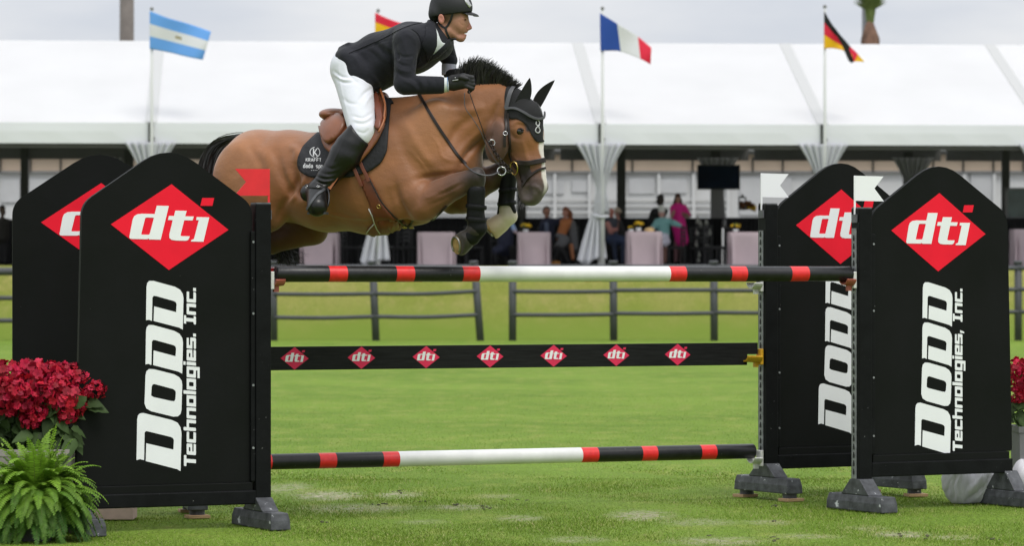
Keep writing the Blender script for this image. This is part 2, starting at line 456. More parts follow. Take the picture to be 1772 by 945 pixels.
# ------------------------------------------------------------------ materials
M = {}
M['black'] = mat('black_paint', (0.007, 0.008, 0.007), 0.5, spec=0.09, col2=(0.0095, 0.010, 0.010), vscale=2.2, bump=0.0006, bscale=40, chips=(0.22, 0.23, 0.23), chip_scale=60, chip_thr=0.715)
M['post'] = mat('black_post_paint', (0.006, 0.0065, 0.007), 0.5, spec=0.12, var=0.3, vscale=12, bump=0.0008, bscale=60, chips=(0.4, 0.4, 0.4), chip_scale=40, chip_thr=0.685)
M['foot'] = mat('worn_grey_black_paint', (0.070, 0.073, 0.080), 0.5, spec=0.3, var=0.5, vscale=16, bump=0.0015, bscale=70, chips=(0.62, 0.64, 0.66), chip_scale=15, chip_thr=0.63)
M['footlight'] = mat('faded_grey_paint', (0.11, 0.11, 0.125), 0.5, var=0.35, vscale=20, bump=0.0015, bscale=80, chips=(0.62, 0.64, 0.66), chip_scale=26, chip_thr=0.68)
M['galv'] = mat('galvanised_strip', (0.24, 0.25, 0.26), 0.45, var=0.3, vscale=30, metal=0.4)
M['holes'] = mat('keyhole_dark', (0.01, 0.01, 0.01), 0.7)
M['red'] = mat('red_vinyl', (0.84, 0.010, 0.032), 0.5, spec=.2, var=0.06, vscale=5)
M['redflag'] = mat('red_flag_plastic', (0.72, 0.018, 0.028), 0.45, var=0.08, vscale=9)
M['pinkred'] = mat('faded_red_vinyl', (0.72, 0.035, 0.10), 0.5, spec=.2, var=0.08, vscale=9)
M['white'] = mat('white_vinyl', (0.83, 0.84, 0.87), 0.5, var=0.03, vscale=6)
M['whiteflag'] = mat('white_flag_plastic', (0.86, 0.86, 0.90), 0.5)
M['pole_black'] = mat('pole_black_paint', (0.010, 0.010, 0.011), 0.36, spec=0.4, var=0.35, vscale=25, bump=0.0008, bscale=50, chips=(0.3, 0.3, 0.3), chip_scale=36, chip_thr=0.68)
M['pole_red'] = mat('pole_red_paint', (0.70, 0.018, 0.02), 0.35, var=0.12, vscale=30, chips=(0.8, 0.4, 0.4), chip_scale=36, chip_thr=0.69)
M['pole_white'] = mat('pole_white_paint', (0.72, 0.72, 0.71), 0.35, var=0.07, vscale=10, chips=(0.42, 0.41, 0.38), chip_scale=22, chip_thr=0.68)
M['cup_red'] = mat('faded_red_plastic_cup', (0.33, 0.085, 0.06), 0.55, var=0.2, vscale=30)
M['cup_white'] = mat('white_plastic_cup', (0.62, 0.62, 0.60), 0.5, var=0.1, vscale=40)
M['cup_yellow'] = mat('yellow_plastic_cup', (0.62, 0.34, 0.02), 0.45, var=0.1, vscale=40)
M['wood'] = mat('pale_wood_block', (0.42, 0.27, 0.15), 0.8, var=0.2, vscale=12, stretch=(1, 8, 8))
# ------------------------------------------------------------------ ground, bank and terrace
def grass_mat(name, c1, c2, c3, sc1=0.35, bare=False, low=None):
    m = bpy.data.materials.new(name); m.use_nodes = True; n = m.node_tree.nodes; l = m.node_tree.links.new; b = n['Principled BSDF']
    b.inputs['Roughness'].default_value = 0.85; b.inputs['Specular IOR Level'].default_value = 0.15
    t = n.new('ShaderNodeTexCoord')
    def noise(s, det, vec=None, scale=None):
        z = n.new('ShaderNodeTexNoise'); z.inputs['Scale'].default_value = s; z.inputs['Detail'].default_value = det
        z.inputs['Roughness'].default_value = 0.65
        if scale:
            q = n.new('ShaderNodeMapping'); q.inputs['Scale'].default_value = scale; l(t.outputs['Object'], q.inputs['Vector']); l(q.outputs[0], z.inputs['Vector'])
        else: l(t.outputs['Object'], z.inputs['Vector'])
        return z.outputs['Fac']
    def ramp(f, a, b_, ca, cb):
        r = n.new('ShaderNodeValToRGB'); r.color_ramp.elements[0].position = a; r.color_ramp.elements[1].position = b_
        r.color_ramp.elements[0].color = (*ca, 1); r.color_ramp.elements[1].color = (*cb, 1); l(f, r.inputs['Fac']); return r.outputs[0]
    def mixc(f, a, b_, blend='MIX'):
        k = n.new('ShaderNodeMix'); k.data_type = 'RGBA'; k.blend_type = blend
        if isinstance(f, float): k.inputs[0].default_value = f
        else: l(f, k.inputs[0])
        l(a, k.inputs[6]); l(b_, k.inputs[7]); return k.outputs[2]
    A = ramp(noise(sc1, 4), 0.38, 0.62, c1, c2)
    B = ramp(noise(3.1, 6, scale=(1, 0.45, 1)), 0.5, 0.68, (0, 0, 0), (1, 1, 1))
    rc = n.new('ShaderNodeRGB'); rc.outputs[0].default_value = (*c3, 1)
    C1 = mixc(B, A, rc.outputs[0])
    D1 = ramp(noise(55, 6, scale=(1, 0.35, 1)), 0.3, 0.7, (0.55, 0.55, 0.55), (1.35, 1.35, 1.35))
    C2 = mixc(1.0, C1, D1, 'MULTIPLY')
    if bare:
        a = n.new('ShaderNodeAttribute'); a.attribute_name = 'Col'
        add = n.new('ShaderNodeMath'); add.operation = 'MULTIPLY'
        r = n.new('ShaderNodeMapRange'); r.inputs[1].default_value = 0.36; r.inputs[2].default_value = 0.56; l(noise(14, 6, scale=(1, 0.5, 1)), r.inputs[0])
        l(a.outputs['Fac'], add.inputs[0]); l(r.outputs[0], add.inputs[1])
        dirt = ramp(noise(38, 5), 0.35, 0.65, (0.15, 0.145, 0.08), (0.50, 0.48, 0.33))
        C2 = mixc(add.outputs[0], C2, dirt)
    if low:
        a = n.new('ShaderNodeAttribute'); a.attribute_name = 'Col'; rl = n.new('ShaderNodeRGB'); rl.outputs[0].default_value = (*low, 1)
        mm_ = n.new('ShaderNodeMath'); mm_.operation = 'MULTIPLY_ADD'; l(noise(0.8, 4), mm_.inputs[0]); mm_.inputs[1].default_value = 0.9
        s_ = n.new('ShaderNodeMath'); s_.operation = 'SUBTRACT'; l(a.outputs['Fac'], s_.inputs[0]); s_.inputs[1].default_value = 0.45; l(s_.outputs[0], mm_.inputs[2]); mm_.use_clamp = True
        C2 = mixc(mm_.outputs[0], C2, rl.outputs[0])
    l(C2, b.inputs['Base Color'])
    bp = n.new('ShaderNodeBump'); bp.inputs['Distance'].default_value = 0.03; bp.inputs['Strength'].default_value = 0.8
    l(noise(45, 6, scale=(1, 0.5, 1)), bp.inputs['Height']); l(bp.outputs[0], b.inputs['Normal'])
    return m
M['turf'] = grass_mat('arena_turf', (0.128, 0.215, 0.022), (0.175, 0.275, 0.033), (0.235, 0.288, 0.055), bare=True)
M['bankgrass'] = grass_mat('bank_turf', (0.20, 0.225, 0.042), (0.255, 0.255, 0.068), (0.29, 0.27, 0.085), sc1=0.5, low=(0.15, 0.215, 0.03))
patches = []   # worn patches in front of the fence: x, y, radius x, radius y, strength
for px, py, rx, ry, s_ in ((570, 858, 70, 7, 1.0), (690, 856, 45, 5, .9), (620, 880, 110, 6, .7), (800, 878, 60, 5, .8), (900, 898, 45, 4, .75),
                           (1110, 893, 60, 7, .9), (1210, 905, 70, 6, .6), (1000, 935, 60, 5, .6), (1240, 938, 90, 6, .8), (1560, 925, 60, 5, .9),
                           (1500, 915, 40, 4, .5), (1330, 905, 50, 4, .6), (730, 905, 40, 3, .5), (500, 845, 40, 8, .7), (1650, 930, 50, 4, .7), (860, 860, 40, 3, .5), (1400, 930, 60, 4, .6)):
    Y = CAMH * F / (py - CY); Y1 = CAMH * F / (py - ry - CY)
    patches.append(((px - CX) / F * Y, Y, rx / F * Y, (Y1 - Y) * 1.3, s_))
def bareness(x, y):
    s = np.zeros_like(x)
    for a, b, c, d_, w in patches: s = np.maximum(s, w * np.clip(1.6 - 1.3 * np.sqrt(((x - a) / c) ** 2 + ((y - b) / d_) ** 2), 0, 1))
    return s
xs = np.concatenate([[-900, -300, -100, -40, -15], np.arange(-6, 6.01, 0.07), [15, 40, 100, 300, 900]])
ys = np.concatenate([[-60, -10, 5, 12], np.arange(16, 27, 0.08), np.arange(27, 77, 1.0), [80, 100, 200, 500, 1500]])
X, Y = np.meshgrid(xs, ys, indexing='ij'); nx, ny = X.shape
Zg = np.where((Y > 16) & (Y < 27) & (abs(X) < 6), 0.006 * np.sin(X * 3.1 + 1.2 * np.sin(Y * 2)) * np.cos(Y * 1.7 + X), 0)
V = np.stack([X.ravel(), Y.ravel(), Zg.ravel()], 1)
i = np.arange(nx * ny).reshape(nx, ny)
Q = np.stack([i[:-1, :-1].ravel(), i[1:, :-1].ravel(), i[1:, 1:].ravel(), i[:-1, 1:].ravel()], 1)
br = bareness(V[:, 0], V[:, 1])
g = make('ground', V, Q, M['turf'], smooth=True, cols=np.stack([br] * 3, 1)); tag(g, 'mown green turf of the jumping arena', 'ground', kind='structure')
# bank up to the terrace
def bankz(x, y):
    t = np.clip((y - 76.6) / 2.9, 0, 1); return 1.60 * (t * t * (3 - 2 * t)) * (1) + 0.02 * np.sin(x * 0.9) * t
xs = np.arange(-40, 40.1, 0.5); ys = np.linspace(76.2, 79.7, 15)
X, Y = np.meshgrid(xs, ys, indexing='ij'); nx, ny = X.shape
V = np.stack([X.ravel(), Y.ravel(), bankz(X, Y).ravel() + 0.004], 1); V[:, 2] += np.where(V[:, 1] < 76.3, -0.05, 0)
i = np.arange(nx * ny).reshape(nx, ny); Q = np.stack([i[:-1, :-1].ravel(), i[1:, :-1].ravel(), i[1:, 1:].ravel(), i[:-1, 1:].ravel()], 1)
b = make('bank', V, Q, M['bankgrass'], smooth=True, cols=np.repeat(np.clip(1.15 - V[:, 2] / .8, 0, 1)[:, None], 3, 1)); tag(b, 'yellowing grass bank rising behind the rail fence', 'bank', kind='structure')
M['deck'] = mat('terrace_paving', (0.22, 0.22, 0.21), 0.8, var=0.15, vscale=2)
mb = MB(); mb.box((0, 99.65, 0.79), (90, 40, 1.62)); t = mb.build('terrace', M['deck']); tag(t, 'raised terrace carrying the hospitality marquee', 'terrace', kind='structure')
FLOOR = 1.60

# turf blades in the foreground
def blades(n, y0, y1, hmin, hmax, wd, pw=1.25):
    u = rng.random(n); Y = y0 + (y1 - y0) * u ** pw; X = (rng.random(n) * 2 - 1) * (Y * 0.1475 + 0.3)
    bz = bareness(X, Y); keep = rng.random(n) > bz * 0.97; X, Y = X[keep], Y[keep]; n = len(X)
    a = rng.random(n) * 2 * np.pi; h_ = hmin + (hmax - hmin) * rng.random(n) ** 2; lean = (rng.random(n) - 0.5) * 0.03; lean2 = (rng.random(n) - 0.5) * 0.03
    w = wd * (0.6 + 0.8 * rng.random(n)); dx, dy = np.cos(a) * w / 2, np.sin(a) * w / 2
    V = np.empty((n, 3, 3)); V[:, 0] = np.stack([X - dx, Y - dy, np.zeros(n) - .004], 1); V[:, 1] = np.stack([X + dx, Y + dy, np.zeros(n) - .004], 1)
    V[:, 2] = np.stack([X + lean, Y + lean2, h_], 1)
    r = rng.random(n)[:, None]; yel = (rng.random(n) < 0.10 + 0.35 * np.clip(bareness(X, Y), 0, 1))[:, None]
    big = 0.5 + 0.5 * np.sin(X * 1.3 + 2 * np.sin(Y * 0.6))[:, None]
    c = np.array([0.105, 0.18, 0.020]) * (1 - r) + np.array([0.215, 0.31, 0.042]) * r
    c = c * (0.92 + 0.16 * big); c = np.where(yel, np.array([0.42, 0.40, 0.18]), c)
    return V.reshape(-1, 3), np.repeat(c, 3, 0)
V1, C1 = blades(200000, 17.8, 24.5, .005, .017, .005); V2, C2 = blades(60000, 24.5, 42, .004, .010, .009, 1.9)
V = np.concatenate([V1, V2]); C = np.concatenate([C1, C2]); Q = np.arange(len(V)).reshape(-1, 3)
M['blade'] = mat('grass_blade', (0.1, 0.15, 0.03), 0.7, attr='Col', spec=0.2, trans=0.25)
gr = make('grass', V, Q, M['blade'], cols=C); tag(gr, 'short mown grass blades of the arena turf', 'grass', kind='stuff')
# torn clods lying on the worn turf
M['clod'] = mat('torn_turf_clod', (0.085, 0.085, 0.045), 0.95, var=0.5, vscale=40, bump=0.01, bscale=50)
mb = MB()
for px, py in ((693, 851), (697, 854), (688, 852), (845, 882), (850, 880), (870, 866), (655, 873), (667, 875), (610, 856), (1332, 877), (1340, 875), (1235, 928), (1330, 932), (1345, 937), (1548, 928), (1600, 931), (1720, 934), (730, 870), (790, 877), (905, 868), (560, 905), (1340, 902)):
    for _ in range(3):
        q = P(px + random.gauss(0, 5), py + random.gauss(0, 1.2), 1.0); Yg = CAMH / (CAMH - q[2]) ; p = q * 1.0
        yy = CAMH * F / (py + random.gauss(0, 1.2) - CY); xx = (px + random.gauss(0, 6) - CX) / F * yy
        mb.ball((xx, yy, 0.004), random.uniform(.003, .011), 0, 6, 4, 1.3, 1, .6)
cl = mb.build('turf_clods', M['clod'], smooth=True); tag(cl, 'small dark clods of turf torn up in front of the jump', 'turf clods', kind='stuff')

# ------------------------------------------------------------------ post and rail fence
M['fence'] = mat('charcoal_fence_paint', (0.055, 0.058, 0.064), 0.6, var=0.15, vscale=3)
def fence(posts, runs, label, ztop=1.70, Yf=75.5):
    x0 = (posts[0][0] - CX) / F * Yf
    root = thing('rail_fence', label, 'fence', (x0, Yf, 0), 0, 'rail fences along the grass bank')
    for pxb, pxt in posts:
        xb = (pxb - CX) / F * Yf - x0; xt = (pxt - CX) / F * Yf - x0
        m = MB(); m.tube([(xb, 0, -0.1), (xb + (xt - xb) * .9, 0, ztop - 0.06)], 0.082, 14); m.tube([(xb + (xt - xb) * .9, 0, ztop - 0.06), (xt, 0, ztop - 0.055), (xt, 0, ztop - 0.01), (xt, 0, ztop + 0.01)], [0.082, 0.10, 0.10, 0.075], 14)
        o = m.build('fence_post', M['fence'], root, smooth=True); 
    for (pa, ya), (pb, yb), zs in runs:
        for z in zs:
            a = ((pa - CX) / F * Yf - x0, -0.05, z[0]); b_ = ((pb - CX) / F * Yf - x0, -0.05, z[1]); mid = [(a[i] * .5 + b_[i] * .5) for i in range(3)]; mid[2] -= z[2]
            m = MB(); m.tube(smoothpath([a, mid, b_], 6), z[3], 8, flat=1.0); m.build('rail', M['fence'], root, smooth=True)
    return root
zr = lambda y: CAMH - (y - CY) / F * 75.5
R1 = [(zr(509), zr(508.5), .01, .045), (zr(549.5), zr(548), .02, .045), (zr(462), zr(462), 0, .05)]
fence([(474, 472), (651, 644), (832, 820)], [((474, 0), (648, 0), R1), ((648, 0), (826, 0), [(zr(508.5), zr(504), .03, .045), (zr(548), zr(545), .03, .045), (zr(462), zr(462), 0, .05)])], 'leaning charcoal rail fence between the left jump wing and the fence gap')
fence([(887, 887), (1062, 1061), (1236, 1235), (1410, 1410)], [((887, 0), (1062, 0), [(zr(504.5), zr(504.5), .01, .045), (zr(545), zr(544), .01, .045), (zr(462), zr(462), 0, .05)]),
      ((1062, 0), (1236, 0), [(zr(502.5), zr(502), .0, .045), (zr(542.5), zr(542), .01, .045), (zr(462), zr(462), 0, .05)]),
      ((1236, 0), (1410, 0), [(zr(503), zr(503), .0, .045), (zr(541), zr(541), .01, .045), (zr(462), zr(462), 0, .05)])], 'straight charcoal rail fence seen between the gap and the right jump wings')
fence([(1762, 1762), (1935, 1935)], [((1590, 0), (1762, 0), [(zr(464), zr(464), 0, .05), (zr(501), zr(501), 0, .045), (zr(540), zr(540), 0, .045)]), ((1762, 0), (1935, 0), [(zr(464), zr(464), 0, .05), (zr(501), zr(501), 0, .045), (zr(540), zr(540), 0, .045)])], 'charcoal rail fence piece with one post at the far right edge')
fence([(-160, -160), (58, 58)], [((-160, 0), (58, 0), [(zr(470), zr(470), 0, .085), (zr(516), zr(516), 0, .05), (zr(555), zr(555), 0, .05)])], 'charcoal rail fence piece at the far left edge behind the flowers', ztop=1.5)

# ------------------------------------------------------------------ marquee
M['canvas'] = mat('white_marquee_canvas', (0.76, 0.76, 0.765), 0.6, var=0.03, vscale=0.5, trans=0.30)
M['seam'] = mat('canvas_seam', (0.46, 0.465, 0.46), 0.6)
M['valance'] = mat('valance_canvas', (0.68, 0.69, 0.73), 0.6, var=0.03, vscale=0.7)
M['rear_shade'] = mat('shade_dark_valance', (0.10, 0.10, 0.095), 0.8)  # dark tone puts the shade under the rear roof slope into colour
M['alu'] = mat('white_tent_leg', (0.56, 0.57, 0.56), 0.5)
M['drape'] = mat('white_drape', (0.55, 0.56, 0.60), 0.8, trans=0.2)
M['dull'] = mat('shaded_grey_drape', (0.36, 0.36, 0.355), 0.9, trans=0.2)  # shade at the back of the tent is put into this grey
M['darkcol'] = mat('dark_column', (0.035, 0.036, 0.03), 0.7)
YAW = R(4.0); TX, TY = (1040 - CX) / F * 81, 81.0
tent = thing('marquee_tent', 'long white pitched-roof hospitality marquee on the raised terrace', 'tent', (TX, TY, FLOOR), YAW)
BAY = 5.11; NB = 9; u0 = -5 * BAY
EAVE, RIDGE, RUN = 3.25, 5.50, 6.0; VB = 2.78
def slab(mb, a, b_, c, d_, t=0.03, mi=0):
    a, b_, c, d_ = [np.array(q, float) for q in (a, b_, c, d_)]; n = unit(np.cross(b_ - a, d_ - a)) * t
    mb.add([a, b_, c, d_, a - n, b_ - n, c - n, d_ - n], [(0, 1, 2, 3), (7, 6, 5, 4), (0, 4, 5, 1), (1, 5, 6, 2), (2, 6, 7, 3), (3, 7, 4, 0)], mi)
for k in range(NB):
    a, b_ = u0 + k * BAY, u0 + (k + 1) * BAY
    m = MB(); slab(m, (a + .09, -0.02, EAVE), (b_ - .09, -0.02, EAVE), (b_ - .09, RUN, RIDGE), (a + .09, RUN, RIDGE)); slab(m, (b_ - .09, 2 * RUN, EAVE), (a + .09, 2 * RUN, EAVE), (a + .09, RUN + .03, RIDGE), (b_ - .09, RUN + .03, RIDGE))
    m.build('roof_panel', M['canvas'], tent)
    # valance hangs in a faint curve
    V = []; n = 12
    for i in range(n + 1):
        u = a + .07 + (b_ - a - .14) * i / n; w = 0.01 * math.sin(i / n * math.pi)
        for z, yy in ((EAVE + .0, -.03), (EAVE - .2, -.04 - w), (VB, -.05 + .006 * math.sin(i * 2.1)), (VB, -.035 + .006 * math.sin(i * 2.1)), (EAVE - .2, -.025 - w), (EAVE, -.015)): V.append((u, yy, z))
    Fc = [(i * 6 + j, (i + 1) * 6 + j, (i + 1) * 6 + (j + 1) % 6, i * 6 + (j + 1) % 6) for i in range(n) for j in range(6)]
    make('valance', V, Fc, M['valance'], tent, smooth=False)
    m = MB(); m.box(((a + b_) / 2, 2 * RUN, EAVE - .13), (BAY - .15, .06, .62)); m.build('rear_valance', M['rear_shade'], tent)
m = MB(); m.box((u0 + NB * BAY / 2, 0.03, EAVE - .52), (NB * BAY, .1, .10)); m.build('eave_beam', M['darkcol'], tent)
for k in range(NB + 1):
    u = u0 + k * BAY
    m = MB(); slab(m, (u - .13, -0.03, EAVE + .012), (u + .13, -0.03, EAVE + .012), (u + .13, RUN, RIDGE + .012), (u - .13, RUN, RIDGE + .012), .03); m.build('roof_seam', M['seam'], tent)
    m = MB(); m.box((u, 0, EAVE / 2 - .05), (.13, .12, EAVE - .1)); bevel(m.build('front_leg', M['alu'], tent), .01)
    m = MB(); m.box((u - .035, -.085, EAVE - .25), (.05, .04, .5)); m.build('leg_bracket', M['darkcol'], tent)
    m = MB(); m.box((u - .95, 2 * RUN, EAVE / 2 - .1), (.24 if k != 1 else .2, .14, EAVE - .2)); m.build('rear_leg', M['darkcol'], tent)
def curtain(name, cx, cy, ztop, ztie, zbot, wt, wi, wb, m, parent, skew=0.0, folds=7, top=True, one=0):
    V = []; nu, nv = 40, 26
    for j in range(nv + 1):
        t = j / nv
        z = ztop + (zbot - ztop) * t; tt = (ztop - ztie) / (ztop - zbot)
        if t < tt: s_ = (t / tt); w = wt + (wi - wt) * (1 - (1 - s_) ** 1.6)
        else: s_ = (t - tt) / (1 - tt); w = wi + (wb - wi) * s_ ** 0.8
        off = skew * (0 if t < tt else s_)
        for i in range(nu + 1):
            u = i / nu * 2 - 1
            if one < 0: u = min(u, 0.25)
            V.append((cx + u * w + off, cy + 0.06 * math.sin(u * folds * 3.1 + 2 * t) * min(1, w / .3 + .2) - 0.05 * (1 - u * u), z + (0.05 * u * u if t == 1 else 0) + (0.10 * math.sin(u * 3) if t == 1 and t > tt else 0)))
    nn = nu + 1
    Fc = [(j * nn + i, j * nn + i + 1, (j + 1) * nn + i + 1, (j + 1) * nn + i) for j in range(nv) for i in range(nu)]
    o = make(name, V, Fc, m, parent, smooth=True); s = o.modifiers.new('solid', 'SOLIDIFY'); s.thickness = 0.012; return o
GC = 'white drapes tied back at the marquee front legs'
where = {5: 'white drape tied at the front tent leg beside the man in the dark tee shirt', 4: 'white drape with a flared tail hanging below the horse girth', 3: 'white drape at the tent leg rising between the two left jump wings', 6: 'white drape at the tent leg just left of the right jump wings', 7: 'white drape at the tent leg in the top right corner of the tent opening'}
for k, lb in where.items():
    u = u0 + k * BAY; wx = TX + u * math.cos(YAW); wy = TY + u * math.sin(YAW)
    c = thing('tied_drape', lb, 'curtain', (wx, wy - 0.12, FLOOR), YAW, GC)
    curtain('cloth', 0, 0, VB + .02, 1.72, 1.14, .58, .12, .2, M['drape'], c)
    curtain('tail', -.14 if k == 5 else .02, 0, 1.2, 1.12, .12 if k != 4 else .08, .12, .11, .34, M['drape'], c, skew=-.06, folds=4)
    mm = MB(); mm.tube([(-.17, -.06, 1.15), (0, -.14, 1.12), (.17, -.06, 1.14)], .03, 8); mm.build('tie_band', M['drape'], c, smooth=True)
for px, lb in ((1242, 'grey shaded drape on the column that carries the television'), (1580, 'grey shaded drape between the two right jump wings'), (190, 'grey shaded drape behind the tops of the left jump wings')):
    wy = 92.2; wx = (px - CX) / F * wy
    c = thing('shaded_grey_drape', lb, 'curtain', (wx, wy, FLOOR), YAW, 'grey drapes at the back of the marquee')
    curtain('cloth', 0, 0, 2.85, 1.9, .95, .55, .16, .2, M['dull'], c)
# extra dark columns in the tent
for px, Yc, w, lb in ((43, 92, .2, 'dark column far left behind the left jump wings'), (1075, 90, .22, 'dark olive column right of the white tied drape'), (1740, 92, .2, 'dark column at the right edge behind the jump wing')):
    m = MB(); x = (px - CX) / F * Yc; m.box((0, 0, 1.6), (w, .2, 3.2)); o = m.build('tent_column', M['darkcol']); o.location = (x, Yc, FLOOR); tag(o, lb, 'column', 'dark columns in the marquee'); bevel(o, .01)
# pavilion behind, seen through the open tent
M['cream'] = mat('cream_band', (0.56, 0.44, 0.33), 0.7, var=0.05, vscale=1)
M['pavwall'] = mat('pavilion_wall', (0.54, 0.545, 0.54), 0.7, var=0.06, vscale=0.8)
M['pavwin'] = mat('pavilion_window', (0.46, 0.465, 0.47), 0.4, var=0.1, vscale=1.3)
M['grey'] = mat('mid_grey', (0.2, 0.2, 0.2), 0.6)
PY = 103.0
pav = thing('white_pavilion', 'white walled pavilion with a cream header seen through the marquee', 'building', (0, PY, FLOOR))
zz = lambda y: CAMH - (y - CY) / F * PY - FLOOR
m = MB(); m.box((0, 0.1, zz(297) / 2), (44, .2, zz(297))); m.build('wall', M['pavwall'], pav)
m = MB(); m.box((0, 0.05, (zz(297) + zz(262)) / 2), (44, .3, zz(262) - zz(297))); m.build('header', M['cream'], pav)
m = MB(); slab(m, (-22, -.4, zz(262)), (22, -.4, zz(262)), (22, 5, zz(262) + .6), (-22, 5, zz(262) + .6), .1); m.build('roof', M['darkcol'], pav)
m = MB(); m.box((0, -.12, zz(297.5)), (44, .06, .06)); m.build('header_trim', M['grey'], pav)
for px in range(-50, 1850, 52):
    if random.random() < .85:
        x = (px - CX) / F * PY; m = MB(); m.box((x, -.13, (zz(297) + zz(275)) / 2), (.045, .05, zz(272) - zz(299))); m.build('mullion', M['darkcol'], pav)
for px, w, y0, y1 in ((955, 42, 312, 335), (1005, 30, 312, 332), (1110, 44, 308, 335), (1165, 46, 310, 334), (1300, 40, 306, 372), (1345, 50, 306, 372), (1650, 50, 300, 370), (1700, 40, 300, 370), (60, 50, 310, 350), (110, 40, 310, 350), (20, 36, 310, 350)):
    x = (px - CX) / F * PY; m = MB(); m.box((x, -.03, (zz(y0) + zz(y1)) / 2), (w / F * PY, .06, zz(y0) - zz(y1))); wn = m.build('window', M['pavwin'], pav)
for px in list(range(900, 1320, 60)) + [1615, 1668, 1720]:
    x = (px - CX) / F * PY; m = MB(); m.box((x, -.08, (zz(297) + 0) / 2), (.09, .08, zz(298))); m.build('wall_batten', M['pavwall'], pav)
for y in (345, 356, 367):
    m = MB(); m.box(((1010 - CX) / F * PY, -.09, zz(y)), (8.5, .05, .05)); m.build('wall_rail', M['pavwall'], pav)
# dark bar counters and their clutter
M['counter'] = mat('black_cloth', (0.006, 0.006, 0.007), 0.85)
M['chairblk'] = mat('black_chair', (0.012, 0.012, 0.013), 0.5)
def at(px, py, Y): return (px - CX) / F * Y, CAMH - (py - CY) / F * Y - FLOOR
def counter(pa, pb, Yc, ytop, lb):
    xa, zt = at(pa, ytop, Yc); xb, _ = at(pb, ytop, Yc)
    r = thing('bar_counter', lb, 'counter', ((xa + xb) / 2, Yc, FLOOR), 0, 'black draped counters in the marquee')
    m = MB(); m.box((0, 0, zt - .03), (xb - xa, .8, .06)); bevel(m.build('counter_top', M['counter'], r), .008)
    V = []; n = 120; w = xb - xa - .06
    for i in range(n + 1):
        u = -w / 2 + w * i / n; q = .03 * math.sin(i * 1.9)
        V += [(u, -.37 + q * .4, zt - .062), (u, -.39 + q, 0.005), (u, .3, .005), (u, .3, zt - .062)]
    Fc = [(i * 4 + j, (i + 1) * 4 + j, (i + 1) * 4 + (j + 1) % 4, i * 4 + (j + 1) % 4) for i in range(n) for j in range(4)]
    make('skirt', V, Fc, M['counter'], r)
counter(-60, 190, 88, 380, 'black draped counter at the left edge of the marquee')
counter(330, 900, 89.5, 377, 'black draped counter running behind the horse')
counter(905, 1250, 89.2, 378, 'black draped counter behind the seated guests')
counter(1255, 1560, 88.6, 377, 'black draped counter right of the television column')
counter(1580, 1860, 88.2, 378, 'black draped counter behind the right jump wings')
# television on the column
tv = thing('television', 'wide dark television mounted on the grey draped column', 'television', ((1243.5 - CX) / F * 90.5, 90.5, FLOOR + 2.2))
x0, zt = at(1243, 285, 90.5); _, zb = at(1243, 328, 90.5); M['screen'] = mat('tv_screen', (0.004, 0.009, 0.022), 0.4, var=0.4, vscale=2, spec=.1)
hz = (zt - zb); m = MB(); m.box((0, 0, (zt + zb) / 2 - 2.2), (74 / F * 90.5, .08, hz)); bevel(m.build('casing', M['chairblk'], tv), .01)
m = MB(); m.box((0, -.045, (zt + zb) / 2 - 2.2), (70 / F * 90.5, .012, hz - .07)); m.build('screen', M['screen'], tv)
m = MB(); m.box((0, .25, (zt + zb) / 2 - 2.2), (.2, .45, .2)); m.build('wall_bracket', M['darkcol'], tv)
m = MB(); x, z = at(1765, 352, 89); m.box((0, 0, 0), (.62, .06, .7)); tvb = m.build('glazed_cabinet', mat('cabinet_glass', (0.06, 0.09, 0.085), 0.2, var=.4, vscale=2)); tvb.location = (x, 89, FLOOR + z); tag(tvb, 'glazed cabinet standing on the counter at the right edge', 'cabinet')
m = MB(); 
for a, b_ in (((-.34, 0, 0), (.05, .08, .78)), ((.34, 0, 0), (.05, .08, .78)), ((0, 0, .37), (.72, .08, .05)), ((0, 0, -.37), (.72, .08, .05))): m.box(a, b_)
m.build('cabinet_frame', M['grey'], tvb)
# tables with mauve cloths
M['mauve'] = mat('mauve_tablecloth', (0.42, 0.335, 0.365), 0.85, var=0.06, vscale=2)
M['yflower'] = mat('yellow_petals', (0.68, 0.42, 0.008), 0.6, var=0.3, vscale=30); M['leaf2'] = mat('posy_leaf', (0.05, 0.10, 0.02), 0.7); M['pot'] = mat('white_pot', (0.7, 0.7, 0.7), 0.4)
M['brown'] = mat('table_leg', (0.03, 0.03, 0.03), 0.5)
tabs = [(553, 34, 403, 82.3, 'mauve clothed table seen below the hind legs of the horse'), (755, 33, 402, 82.3, 'mauve clothed table seen left of the front hooves'), (924, 29, 402, 82.5, 'mauve clothed table with a yellow posy beside the woman in orange'),
        (1114, 31, 401, 82.3, 'mauve clothed table in front of the guest in the teal top'), (1292, 33, 402, 82.3, 'mauve clothed table with a yellow posy below the television'), (1778, 28, 397, 82.9, 'mauve clothed table at the right edge of the marquee'), (400, 30, 402, 82.4, 'mauve clothed table behind the left jump wing')]
